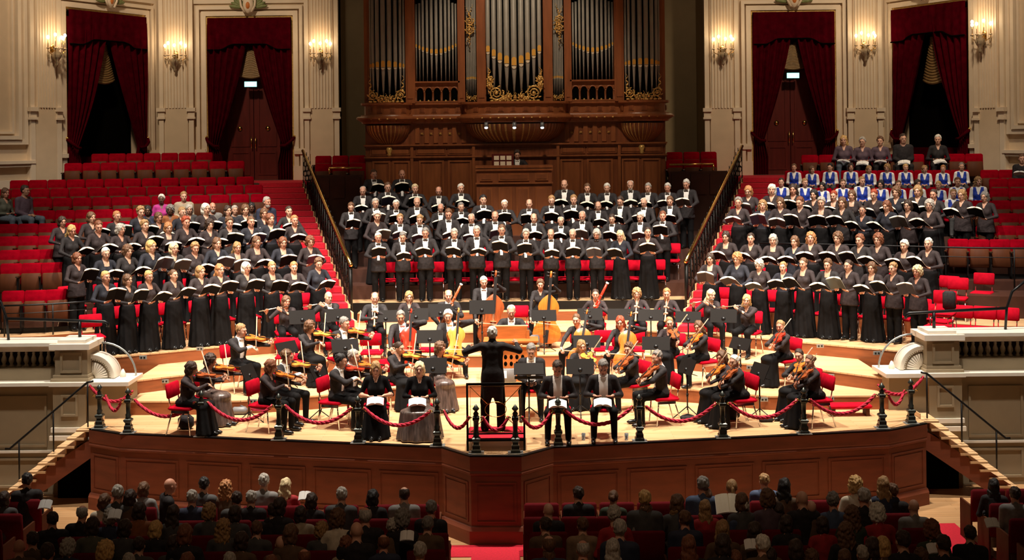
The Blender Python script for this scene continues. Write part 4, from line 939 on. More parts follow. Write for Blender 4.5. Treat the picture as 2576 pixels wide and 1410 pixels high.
def head(b, pos, yaw=0., pitch=0., roll=0., mouth=.006, female=False):
    M = Tr(*pos) @ Rz(yaw) @ Ry(roll) @ Rx(pitch); R = M.to_3x3(); g = .95 if female else 1.
    def P(x, y, z): return M @ Vector((x * g, y * g, z * g))
    b.ell(P(0, .012, .024), (.075 * g, .095 * g, .096 * g), SK, .02, R); b.ell(P(0, -.028, -.03), (.061 * g, .066 * g, .088 * g), SK, .03, R); b.ell(P(0, -.036, -.082), (.044 * g, .05 * g, .038 * g), SK, .03, R)
    b.cone(P(0, -.09, .012), P(0, -.112, -.024), .008, .0135, SK, .012); b.ell(P(0, -.072, .034), (.05 * g, .024, .014), SK, .015, R)
    for k in (-1, 1):
        b.ell(P(k * .077, .008, -.012), (.010, .02, .03), SK, .008, R); b.ell(P(k * .038, -.062, -.028), (.024, .024, .024), SK, .02, R)
        b.ex.ell(P(k * .029, -.089, .004), (.0135, .007, .0065), 6, 4, EYE, R); b.ex.ell(P(k * .03, -.096, .026), (.018, .005, .003), 6, 4, EYE, R)
    b.ex.ell(P(0, -.094, -.064), (.021, .008, mouth), 8, 4, LIP, R)
    n0 = P(0, .018, -.075); b.n0 = n0
    return M
def neck(b, base, male=True): b.cone(b.n0, base, .053 if male else .046, .06 if male else .05, SK, .03)
def torso(b, hz, sz, male, hem=0., belly=0., lean=0.):
    """hz hip height, sz shoulder height, lean = forward shift of the shoulders"""
    def L(z): return -lean * (z - hz) / (sz - hz)
    w_ = 1.06 if male else .88
    b.ell((0, L(sz - .17), sz - .17), (.17 * w_, .115, .2), TOP, .05); b.cone((-.135 * w_, L(sz) + .015, sz - .04), (.135 * w_, L(sz) + .015, sz - .04), .066 * w_, .066 * w_, TOP, .05)
    b.ell((0, L(hz + .17) - .012 - belly * .4, hz + .17), (.148 * w_ + belly * .4, .108 + belly, .2), TOP, .06); b.ell((0, 0, hz + .03), (.165 * w_ if male else .165, .118, .13), TOP, .06)
    if not male:
        for k in (-1, 1): b.ell((k * .068, L(sz - .2) - .085, sz - .205), (.062, .055, .062), TOP, .04)
    if hem: b.skirt(hz - hem, hz + .24, [(0, .212), (.5, .19), (1, .15)], TOP, (0, .0), (0, 0), .70, 3, .012, .012)
    b.cone((0, L(sz) + .02, sz - .02), (0, L(sz) + .012, sz + .035), .075 * w_, .055, TOP, .03)
def shirt(b, zl, zt, w0=.018, w1=.062, t=SH, ymax=0.02, yaw=0.):
    def f(C, tg):
        k = np.clip((C[:, 2] - zl) / (zt - zl), 0, 1); wd = w0 + (w1 - w0) * k
        m = (tg == TOP) & (C[:, 2] > zl) & (C[:, 1] < ymax) & (np.abs(C[:, 0]) < wd); tg = tg.copy(); tg[m] = t
        return tg
    b.over.append(f)
def collar(b, z, h=.022):
    def f(C, tg):
        tg = tg.copy(); m = (np.abs(C[:, 2] - z) < h) & (np.abs(C[:, 0]) < .07) & (C[:, 1] > -.11) & ((tg == SK) | (tg == TOP)); tg[m] = SH; return tg
    b.over.append(f)
def bowtie(b, c, m=EYE):
    for k in (-1, 1): b.ex.ell((c[0] + k * .026, c[1], c[2]), (.034, .014, .023), 6, 4, m)
    b.ex.ell(c, (.011, .014, .011), 6, 4, m)
def legs_stand(b, hz, gap=.09, t=BOT):
    for k in (-1, 1):
        b.cone((k * .09, 0, hz), (k * gap, -.008, .49), .095, .08, t, .02); b.cone((k * gap, -.008, .49), (k * (gap + .005), .0, .06), .08, .074, t, .02, (.95, 1, 1))
        b.ell((k * (gap + .012), -.06, .04), (.045, .135, .042), SHOE, .015)
def legs_sit(b, sh_=.46, spread=.13, t=BOT, kn=-.44, foot=(0., 0.)):
    for i, k in enumerate((-1, 1)):
        b.cone((k * .09, .0, sh_ + .085), (k * spread, kn, sh_ + .06), .09, .07, t, .04); b.cone((k * spread, kn, sh_ + .05), (k * (spread + .01), kn + .02 + foot[i], .09), .066, .05, t, .03)
        b.ell((k * (spread + .02), kn - .05 + foot[i], .04), (.045, .135, .042), SHOE, .015)
def skirt_sit(b, sh_=.46, kn=-.42, wide=.2, t=BOT):
    b.cone((0, .02, sh_ + .09), (0, kn + .06, sh_ + .06), .17, .17, t, .05, (1.05, 1, .55)); b.skirt(.015, sh_ + .12, [(0, wide + .05), (.5, wide + .01), (.85, wide - .01), (1, .10)], t, (0, kn + .02), (0, kn + .07), .72, 10, .07)
    for k in (-1, 1): b.ell((k * .07, kn - .13, .035), (.038, .10, .035), SHOE, .015)
POSE = {}
class Pose: pass
def fin(name, b, hM, height, **kw):
    p = Pose(); zf = hM.translation.z - .16; hx, hy = hM.translation.x, hM.translation.y
    p.me = b.mesh('person_' + name, (hx - .1, hx + .1), (hy - .14, hy + .12), zf); p.hM = hM; p.h = height; p.att = kw
    for m_ in (M_skin[0], M_blk, M_shirt, M_blk2, M_shoe, M_eye, M_lipm, M_vest): p.me.materials.append(m_)
    POSE[name] = p
M_skin = [mat('skin_fair', (.62, .335, .225), .55, var=.06, scale=30), mat('skin_ruddy', (.58, .27, .175), .55, var=.06, scale=30), mat('skin_tan', (.42, .215, .13), .55, var=.06, scale=30), mat('skin_dark', (.12, .055, .032), .5, var=.06, scale=30)]
M_blk = mat('black_cloth', (.027, .0235, .0245), .75, var=.25, scale=20, bump=.2, spec=.15); M_blk2 = mat('black_shaded', (.0055, .005, .0055), .8, var=.2, scale=20, spec=.15)  # one black: jackets painted as top-lit, trousers and skirts as shaded
M_brnblk = mat('brownish_black_cloth', (.036, .0265, .0275), .75, var=.25, scale=20, bump=.2, spec=.15); M_navy = mat('blue_black_cloth', (.022, .0225, .030), .75, var=.25, scale=20, bump=.2, spec=.15)
M_shirt = mat('white_shirt', (.86, .84, .80), .65); M_shoe = mat('black_shoe', (.008, .008, .008), .25); M_eye = mat('eye_dark', (.035, .018, .012), .5); M_lipm = mat('mouth', (.18, .035, .03), .5); M_vest = mat('blue_vest', (.006, .036, .36), .7, var=.12, scale=20)
M_velvetb = mat('black_velvet', (.010, .0095, .010), .95, spec=.04); M_satin = mat('satin_grey', (.10, .07, .06), .32, var=.5, scale=9, stretch=(4, 4, .3))
# --- standing singers with a score
def book_arms(b, male, sz, hy, hz_, dx=.105, w_=.185):
    for k in (-1, 1): arm(b, (k * w_, .012, sz - .05), (k * (dx + .05), hy + .05, hz_ - .035), (k * .9, .25, -.6), (-k * .75, -.8, .35), (-k * .25, .35, .9), k, male, .75, .6, spread=.2)
for nm, pt, hz_, mo, yw in (('man_a', .22, 1.13, .010, 0), ('man_b', .10, 1.18, .014, .12), ('man_c', .34, 1.10, .006, -.12)):
    b = Body(); hM = head(b, (0, -.035 - pt * .05, 1.625), yw, pt, 0, mo); torso(b, .92, 1.465, True, .15, .03 if nm == 'man_b' else .01); neck(b, (0, .01, 1.44)); legs_stand(b, .90); book_arms(b, True, 1.465, -.36, hz_)
    shirt(b, 1.06, 1.47, .025, .072); collar(b, 1.485); bowtie(b, (0, -.085, 1.462)); fin(nm, b, hM, 1.745, book=(0, -.385, hz_ + .03, pt))
for nm, pt, hz_, mo, yw, sk in (('woman_a', .20, 1.05, .010, 0, 1), ('woman_b', .06, 1.10, .014, .15, 1), ('woman_c', .30, 1.03, .005, -.1, 1), ('woman_d', .16, 1.07, .009, 0, 0)):
    b = Body(); hM = head(b, (0, -.03 - pt * .05, 1.525), yw, pt, 0, mo, True); torso(b, .88, 1.375, False, .0 if sk else .16); neck(b, (0, .01, 1.35), False)
    if sk:
        b.skirt(.012, 1.02, [(0, .25), (.35, .215), (.75, .185), (.93, .165), (1, .12)], BOT, (0, .0), (0, 0), .8, 11, .075)
        for k in (-1, 1): b.ell((k * .075, -.16, .035), (.038, .09, .034), SHOE, .01)
    else: legs_stand(b, .86, .085)
    book_arms(b, False, 1.375, -.34, hz_, .1, .163); shirt(b, 1.27 if nm != 'woman_c' else 1.31, 1.40, .012 if nm != 'woman_a' else .05, .062, SK); fin(nm, b, hM, 1.64, book=(0, -.365, hz_ + .03, pt))
# --- conductor from behind, arms wide (faces +Y after rotation)
b = Body(); hM = head(b, (0, -.05, 1.60), .0, .05); torso(b, .92, 1.45, True, .0); neck(b, (0, .01, 1.43)); legs_stand(b, .90, .13)
b.cone((0, .01, 1.10), (0, .02, .86), .165, .185, TOP, .04, (1, .7, 1))
for k in (-1, 1): b.cone((k * .07, .09, .95), (k * .10, .12, .52), .10, .07, TOP, .04, (1, .45, 1))
arm(b, (-.185, .012, 1.41), (-.40, -.30, 1.40), (-1, .1, -.45), (.1, -.8, .35), (.3, -.2, -.9), 1, True, .35, .3); arm(b, (.185, .012, 1.41), (.40, -.30, 1.36), (1, .1, -.45), (-.1, -.85, .2), (-.3, -.2, -.9), -1, True, .5, .3)
shirt(b, 1.05, 1.45, .05, .06); fin('conductor', b, hM, 1.72)
# --- seated players
def sit(male, skirted=False, pt=.1, yw=0., mo=.004, lean=.02, seat=.46, spread=.13, roll=0., hx=0., kn=-.44, foot=(0, 0), arms=None, wide=.2, tails=False, tie=True):
    b = Body(); sz = seat + (.565 if male else .53); hd = (hx, -lean - .04 - pt * .05, sz + (.165 if male else .155)); hM = head(b, hd, yw, pt, roll, mo, not male)
    torso(b, seat + .08, sz, male, 0, 0, lean); neck(b, (0, -lean + .005, sz - .02), male)
    if skirted: skirt_sit(b, seat, kn + .02, wide)
    else: legs_sit(b, seat, spread, BOT, kn, foot)
    if tails:
        for k in (-1, 1): b.cone((k * .1, .12, seat + .12), (k * .11, .2, seat - .3), .08, .05, TOP, .03, (1, .4, 1))
    b.sz = sz; b.lean = lean; b.shw = .185 if male else .163; b.male = male
    if male: shirt(b, seat + .2, sz + .01, .04, .07); collar(b, sz + .022)
    if male and tie: bowtie(b, (0, -lean - .078, sz + .0), SH)
    else: shirt(b, sz - .09, sz + .05, .015, .06, SK)
    return b, hM, sz + .165 + .12
def shd(b, k): return (k * b.shw, -b.lean + .012, b.sz - .05)
# violin: held on the left shoulder (+X), scroll forward-left; instrument frame stored for the prop
def vio_frame(b, drop=.10, ang=.62):
    d = Vector((math.sin(ang), -math.cos(ang), -drop)).normalized(); p = Vector((.085, -b.lean - .085, b.sz + .035)); up = Vector((-.28, .0, 1)); up = (up - d * up.dot(d)).normalized(); x = d.cross(up)
    return Matrix(((x.x, d.x, up.x, p.x), (x.y, d.y, up.y, p.y), (x.z, d.z, up.z, p.z), (0, 0, 0, 1))), p, d, up
for nm, male, skt, drop, bowa in (('violin_man', True, False, .12, .0), ('violin_woman', False, True, .10, .05), ('violin_man_low', True, False, .38, .0), ('violin_woman_low', False, True, .36, .05), ('violin_woman_trousers', False, False, .30, .05)):
    b, hM, h_ = sit(male, skt, .22, .42, lean=.05, roll=-.1, hx=.02); VM, p, d, up = vio_frame(b, drop)
    lw = p + d * .50 - up * .05; x = d.cross(up)
    arm(b, shd(b, 1), lw - Vector((.03, .02, .05)), (.3, -.1, -1), (up * .9 - x * .1 + d * .25), (-x), 1, male, 1.1, .3)
    br = p + d * .21 + up * .055; bd = (x * -.62 + up * .55 - d * .12).normalized() * -1       # from the bridge towards the frog
    if True: rw = br + bd * .26
    arm(b, shd(b, -1), rw + Vector((-.03, .04, .02)), (-1, .1, -.35), (Vector((.35, -.75, -.35))), Vector((.2, .1, -1)), 1, male, .9, .5)
    fin(nm, b, hM, h_, violin=VM, bow=(rw + Vector((.0, -.03, .0)), br))
# cello: body between the knees, neck past the left ear
for nm, male in (('cello_man', True), ('cello_woman', False)):
    b, hM, h_ = sit(male, False, .25, -.1, lean=.04, spread=.27, kn=-.40, hx=-.03); e = Vector((.0, -.58, .02)); t = Vector((.15, -.10, b.sz + .14)); d = (t - e).normalized(); up = Vector((0.12, -1, 0)); up = (up - d * up.dot(d)).normalized(); x = d.cross(up)
    o = e + d * .30; VM = Matrix(((x.x, d.x, up.x, o.x), (x.y, d.y, up.y, o.y), (x.z, d.z, up.z, o.z), (0, 0, 0, 1)))
    nk = e + d * 1.17; arm(b, shd(b, 1), nk + Vector((.05, .05, -.02)), (1, .1, -.3), (-.5, -.65, .3), (-.6, -.6, -.3), -1, male, 1.2, .3)
    br = o + d * .25 + up * .16; rw = br + Vector((-.36, -.02, .02)); arm(b, shd(b, -1), rw + Vector((-.02, .06, .05)), (-1, .1, -.2), (.3, -.6, -.55), (.5, .2, -.7), 1, male, .9, .5)
    fin(nm, b, hM, h_, violin=VM, bow=(rw, br))
# double bass: high stool, body in front
for nm, male in (('bass_man', True), ('bass_woman', False)):
    b, hM, h_ = sit(male, False, .25, .1, lean=.05, seat=.72, spread=.2, kn=-.34); e = Vector((.12, -.48, .0)); t = Vector((.26, -.26, 1.72)); d = (t - e).normalized(); up = Vector((.05, -1, 0)); up = (up - d * up.dot(d)).normalized(); x = d.cross(up); o = e + d * .10
    VM = Matrix(((x.x, d.x, up.x, o.x), (x.y, d.y, up.y, o.y), (x.z, d.z, up.z, o.z), (0, 0, 0, 1)))
    nk = e + d * 1.42; arm(b, shd(b, 1), nk + Vector((.06, .06, -.0)), (1, .1, -.2), (-.6, -.6, .2), (-.5, -.7, -.3), -1, male, 1.2, .3); br = o + d * .44 + up * .2; rw = br + Vector((-.36, .0, .04)); arm(b, shd(b, -1), rw + Vector((-.03, .08, .08)), (-1, .1, -.1), (.3, -.5, -.7), (.5, .2, -.6), 1, male, .9, .5)
    fin(nm, b, hM, h_, violin=VM, bow=(rw, br))
# flutes, oboes, bassoons
for nm, male in (('flute_man', True), ('flute_woman', False)):
    b, hM, h_ = sit(male, False, .12, .25, lean=.05, roll=.1); mo = hM @ Vector((0, -.115, -.07)); d = Vector((-1, -.12, -.12)).normalized()
    arm(b, shd(b, -1), mo + d * .46 + Vector((.0, .03, -.075)), (-.6, .3, -.9), (.1, -.4, .9), (0, -1, -.3), -1, male, 1.1, .4); arm(b, shd(b, 1), mo + d * .20 + Vector((.06, -.06, -.07)), (1, -.4, -.7), (-.75, -.0, .6), (-.2, .9, .2), -1, male, 1.1, .4); fin(nm, b, hM, h_, flute=(mo - d * .03, mo + d * .62))
for nm, male in (('oboe_man', True), ('oboe_woman', False)):
    b, hM, h_ = sit(male, False, .18, .0, lean=.03); mo = hM @ Vector((0, -.11, -.07)); d = Vector((-.06, -.62, -.80)).normalized()
    for k, L in ((1, .20), (-1, .36)): arm(b, shd(b, k), mo + d * L + Vector((k * .055, .05, -.03)), (k * 1., .1, -.5), (-k * .55, -.5, .45), (-k * .5, -.2, -.6), k, male, 1.1, .4)
    fin(nm, b, hM, h_, oboe=(mo, mo + d * .56))
for nm, male in (('bassoon_man', True), ('bassoon_woman', False)):
    b, hM, h_ = sit(male, False, .12, .0, lean=.03); mo = hM @ Vector((0, -.11, -.07)); lo_ = Vector((-.26, -.12, .38)); hi_ = Vector((.26, -.36, b.sz + .42)); d = (hi_ - lo_).normalized()
    arm(b, shd(b, 1), lo_ + d * .62 + Vector((.04, .06, -.03)), (1, .1, -.4), (-.5, -.6, .4), (-.6, -.5, 0), 1, male, 1.1, .4); arm(b, shd(b, -1), lo_ + d * .22 + Vector((-.02, .05, -.03)), (-1, .3, -.3), (.3, -.7, .1), (.6, -.4, 0), 1, male, 1.1, .4); fin(nm, b, hM, h_, bassoon=(lo_, hi_, mo))
# seated with a booklet in the lap, hands folded, keyboard
def lap_arms(b, y=-.30, z=None, dx=.07, sl=TOP):
    z = z or b.sz - .36
    for k in (-1, 1): arm(b, shd(b, k), (k * (dx + .06), y + .05, z), (k * .55, .7, -.5), (-k * .6, -.8, -.05), (-k * .2, .1, -1 if dx < .05 else .9), k, b.male, .6, .4, sl)
for nm, male, skt, pt, dx, z, yw in (('reader_man', True, False, .55, .10, .74, 0), ('reader_woman', False, True, .45, .08, .70, 0), ('folded_man', True, False, .5, .01, .64, 0), ('listener_man', True, False, .08, .01, .62, .2), ('listener_woman', False, False, .12, .06, .66, -.15), ('gown_woman', False, True, .12, .07, .70, -.1)):
    b, hM, h_ = sit(male, skt, pt, yw, lean=.03, wide=.2 if nm != 'gown_woman' else .34, spread=.16 if male else .12, tie=nm != 'listener_man')
    if nm in ('reader_man', 'folded_man'): shirt(b, .66, b.sz + .01, .07, .078)
    if nm == 'listener_man': b.over = []; shirt(b, b.sz - .02, b.sz + .06, .03, .06, SK)
    lap_arms(b, -.28, z, dx, SK if nm == 'reader_woman' else TOP); fin(nm, b, hM, h_, book=(0, -.36, z + .02, pt))
b, hM, h_ = sit(True, False, .3, 0, lean=.05, spread=.14)
for k in (-1, 1): arm(b, shd(b, k), (k * .17, -.36, .74), (k * 1, .3, -.4), (0, -1, -.15), (0, 0, -1), -k, True, .45, .2)
fin('keyboard_man', b, hM, h_)
# boys: white shirts, blue waistcoats
for nm, pt, yw in (('boy_a', .05, 0), ('boy_b', .12, .35), ('boy_c', .2, -.3)):
    b, hM, h_ = sit(False, False, pt, yw, lean=.02, seat=.44, spread=.1, kn=-.4); b.over = []
    def vest(C, tg, sz=b.sz):
        tg = tg.copy(); t = tg == TOP; ax = np.abs(C[:, 0]); m = t & (ax < .138) & (C[:, 2] > .5) & (C[:, 2] < sz + .005); v = m & (C[:, 1] < 0) & (ax < .012 + .055 * np.clip((C[:, 2] - sz + .2) / .2, 0, 1)) & (C[:, 2] > sz - .2)
        tg[t] = SH; tg[m] = VEST; tg[v] = SH; return tg
    b.over.append(vest); lap_arms(b, -.26, .62, .01); fin(nm, b, hM, h_)
# --- hair (head space, face towards -Y)
HAIR = {}
def hair(name, fn, h=.0105, lo=(-.16, -.17, -.36), hi=(.16, .22, .17)):
    X, Y, Z = [np.arange(lo[i], hi[i], h) for i in range(3)]; g = np.meshgrid(X, Y, Z, indexing='ij'); V, Q, N = nets(fn(*g), X, Y, Z)
    me = bpy.data.meshes.new('hair_' + name); me.from_pydata(V.tolist(), [], Q.tolist()); me.polygons.foreach_set('use_smooth', [True] * len(Q)); me.materials.append(M_blk); me.update(); HAIR[name] = me
def E(x, y, z, c, r):
    px, py, pz = (x - c[0]) / r[0], (y - c[1]) / r[1], (z - c[2]) / r[2]; k = np.sqrt(px * px + py * py + pz * pz); return (k - 1) * min(r)
def nz(x, y, z, f, a):
    x, y, z = x + .012 * np.sin(41 * y + 23 * z), y + .012 * np.sin(37 * z + 19 * x), z + .012 * np.sin(43 * x + 29 * y)
    return a * (np.sin(f * x + 1.3) * np.sin(f * y * 1.1 + .4) + np.sin(f * z * .9 + 2) * np.sin(f * x * .8 + f * y * .5)) * .7
def facecut(x, y, z, p=(-.052, .072)): return (y - p[0]) * -.86 + (z - p[1]) * -.5
def cap(x, y, z, f=60, a=.004): return E(x, y, z, (0, .02, .033), (.086, .108, .107)) + nz(x, y, z, f, a)
def h_short(x, y, z): return np.maximum(np.maximum(cap(x, y, z, 75, .008), facecut(x, y, z, (-.05, .078)) + .010 * np.sin(70 * x) + .25 * np.abs(x) - .012), -.085 - z)
hair('short', h_short)
hair('fringe', lambda x, y, z: np.maximum(np.maximum(np.maximum(cap(x, y, z, 60, .003), facecut(x, y, z, (-.005, .06))), -.08 - z), -E(x, y, z, (0, -.03, .115), (.078, .12, .082))))
FACE = lambda x, y, z, w=.062, t=-.02: E(x, y, z, (0, -.115, t), (w, .11, .098))
hair('bob', lambda x, y, z: np.maximum(np.maximum(np.minimum(E(x, y, z, (0, .02, .03), (.096, .116, .108)), E(x, y, z, (0, .035, -.045), (.102, .088, .115))) + nz(x, y, z, 60, .008), -FACE(x, y, z)), -.13 - z + .012 * np.sin(50 * x)))
hair('long', lambda x, y, z: np.maximum(np.minimum(np.minimum(E(x, y, z, (0, .02, .03), (.092, .114, .106)), E(x, y, z, (0, .035, -.05), (.098, .085, .12))), E(x, y, z, (0, .075, -.17), (.105, .05, .17))) + nz(x, y, z, 55, .008), -FACE(x, y, z, .058)))
hair('curly', lambda x, y, z: np.maximum(np.maximum(np.minimum(E(x, y, z, (0, .02, .035), (.104, .122, .112)), E(x, y, z, (0, .045, -.03), (.112, .09, .10))) + nz(x, y, z, 95, .012), -FACE(x, y, z, .06, -.025)), -.12 - z))
hair('curly_long', lambda x, y, z: np.maximum(np.minimum(np.minimum(E(x, y, z, (0, .02, .03), (.1, .12, .11)), E(x, y, z, (0, .045, -.05), (.115, .09, .12))), E(x, y, z, (0, .07, -.15), (.12, .065, .13))) + nz(x, y, z, 85, .012), -FACE(x, y, z, .06)))
hair('curly_short', lambda x, y, z: np.maximum(np.maximum(E(x, y, z, (0, .02, .035), (.094, .114, .11)) + nz(x, y, z, 95, .010), facecut(x, y, z, (-.055, .07))), -.085 - z))
hair('bun', lambda x, y, z: np.minimum(np.maximum(np.maximum(E(x, y, z, (0, .016, .028), (.083, .104, .101)) + nz(x, y, z, 60, .004), facecut(x, y, z)), -.075 - z), E(x, y, z, (0, .135, .01), (.045, .042, .045)) + nz(x, y, z, 80, .004)))
hair('tied', lambda x, y, z: np.minimum(np.maximum(np.maximum(E(x, y, z, (0, .016, .028), (.084, .105, .102)) + nz(x, y, z, 60, .004), facecut(x, y, z)), -.08 - z), E(x, y, z, (0, .12, -.08), (.032, .03, .11)) + nz(x, y, z, 80, .003)))
hair('beard', lambda x, y, z: np.maximum(np.maximum(E(x, y, z, (0, -.035, -.075), (.058, .068, .062)) + nz(x, y, z, 90, .003), z + .052), np.maximum(y - .02, -E(x, y, z, (0, -.1, -.062), (.022, .02, .008)))), .009)
HC = {'white': (.72, .66, .58), 'grey': (.42, .38, .33), 'steel': (.20, .18, .16), 'blond': (.62, .38, .14), 'pale': (.74, .56, .32), 'dkblond': (.34, .19, .075), 'brown': (.13, .060, .027), 'dark': (.040, .020, .012), 'black': (.012, .010, .010), 'red': (.34, .055, .020), 'auburn': (.19, .062, .026), 'ginger': (.42, .18, .065)}
HM = {k: mat('hair_' + k, v, .55, var=.45, scale=70, stretch=(1, 1, .25), bump=1.0) for k, v in HC.items()}
gl = MB()
for k in (-1, 1): gl.tube([(k * .031 + .023 * math.cos(a), -.106, .003 + .018 * math.sin(a)) for a in [i * PI / 5 for i in range(10)]], .0025, 4, closed=True).tube([(k * .054, -.104, .006), (k * .076, -.0, .004)], .0025, 4)
gl.tube([(-.008, -.106, .006), (.008, -.106, .006)], .0025, 4); GLASSES = gl.mesh('glasses', M_chrome)
def slot(o, i, m): o.material_slots[i].link = 'OBJECT'; o.material_slots[i].material = m
HWORD = {'short': 'short {} hair', 'fringe': '{} fringe and bald crown', 'bob': '{} bob', 'long': 'long {} hair', 'curly': 'curly {} hair', 'curly_long': 'long curly {} hair', 'curly_short': 'short curly {} hair', 'bun': '{} hair in a bun', 'tied': '{} ponytail', 'bald': 'bald head'}
CWORD = {'dkblond': 'dark blond', 'pale': 'pale blond', 'steel': 'iron-grey', 'dark': 'dark brown'}
def hword(st, colr): return HWORD[st].format(CWORD.get(colr, colr))
def person(pose, loc, rz, st, colr, label, cat='person', group=None, scale=1., skin=None, top=None, bot=None, shirtm=None, glasses=False, beard=None):
    p = POSE[pose]; o = put('person', p.me); o.location = loc; o.rotation_euler = (0, 0, rz); o.scale = (scale,) * 3; tag(o, label, cat, group)
    slot(o, 0, M_skin[skin if skin is not None else random.choice((0, 0, 1))])
    if top: slot(o, 1, top)
    if bot: slot(o, 3, bot)
    if shirtm: slot(o, 2, shirtm)
    g = .95 if 'woman' in pose or 'boy' in pose else 1.0; M = p.hM @ Matrix.Diagonal((g, g, g, 1))
    if st != 'bald': h = put('hair', HAIR[st], o); h.matrix_local = M; slot(h, 0, HM[colr])
    if beard: h = put('beard', HAIR['beard'], o); h.matrix_local = M; slot(h, 0, HM[beard])
    if glasses: h = put('glasses', GLASSES, o); h.matrix_local = M
    o['W'] = 0; del o['W']
    return o, Tr(*loc) @ Rz(rz) @ Matrix.Diagonal((scale, scale, scale, 1))
# ================================================================== PROPS
PROTO['seat_down'] = None
def proto_seat_down():
    r = empty('tip_up_seat')
    MB().rbox((0, .20, .63), (.475, .085, .47), .035, 0, Matrix.Rotation(-.12, 3, 'X')).build('backrest', M_velvet, r); MB().rbox((0, -.06, .40), (.44, .42, .07), .025).build('cushion', M_velvet, r)
    MB().bx(-.262, -.236, -.1, .22, .0, .58).build('armrest', M_black, r); MB().bx(-.24, .24, .10, .16, 0, .38).build('foot', M_black, r)
    return r
PROTO['seat_down'] = proto_seat_down()
# open score: covers towards the hall, pages towards the singer
def score_mesh(w_, l, op_, name, mc, mp):
    c = MB(); g = MB()
    for k in (-1, 1):
        R = Matrix.Rotation(-k * op_, 3, 'Z')
        c.box(R @ Vector((k * w_ / 2, 0, l / 2)), (w_, .006, l), 0, R)
        rows = []
        for (zz, th) in ((.006, .016), (l + .018, .032)):
            row = []
            for i in range(5):
                t = i / 4; row.append(R @ Vector((k * t * (w_ - .008), .004 + th * (.35 + math.sin(PI * (.15 + .85 * t)) * .9), zz)))
            for i in range(4, -1, -1): t = i / 4; row.append(R @ Vector((k * t * (w_ - .008), .004, zz)))
            rows.append(row)
        if k > 0: rows = [r[::-1] for r in rows]
        g.grid(rows, 0, False, True); n = len(g.v) - 20; g.f.append(tuple(n + 10 + i for i in range(10))); g.m.append(0); g.sm.append(False)
    return c.mesh(name, mc), g.mesh('pages', mp)
SCORE = score_mesh(.185, .265, .30, 'music_score', M_cover, M_paper); BOOKLET = score_mesh(.15, .21, .20, 'booklet', M_paperw, M_paperw)
M_navycover = mat('navy_cover', (.02, .022, .05), .5); M_greycover = mat('grey_cover', (.05, .055, .05), .5)
def score(PM, att, label, group, tilt=.80, var=True, me=SCORE, name='music_score', cat='score'):
    M = PM @ Tr(att[0], att[1], att[2]) @ Rz(random.uniform(-.16, .16) if var else 0) @ Ry(random.uniform(-.1, .1) if var else 0) @ Rx(tilt + (random.uniform(-.3, .25) if var else 0))
    o = put(name, me[0]); o.matrix_world = M; tag(o, label, cat, group)
    g = put('pages', me[1], o)
    if random.random() < .2 and me is SCORE: slot(o, 0, random.choice((M_navycover, M_greycover)))
    return o
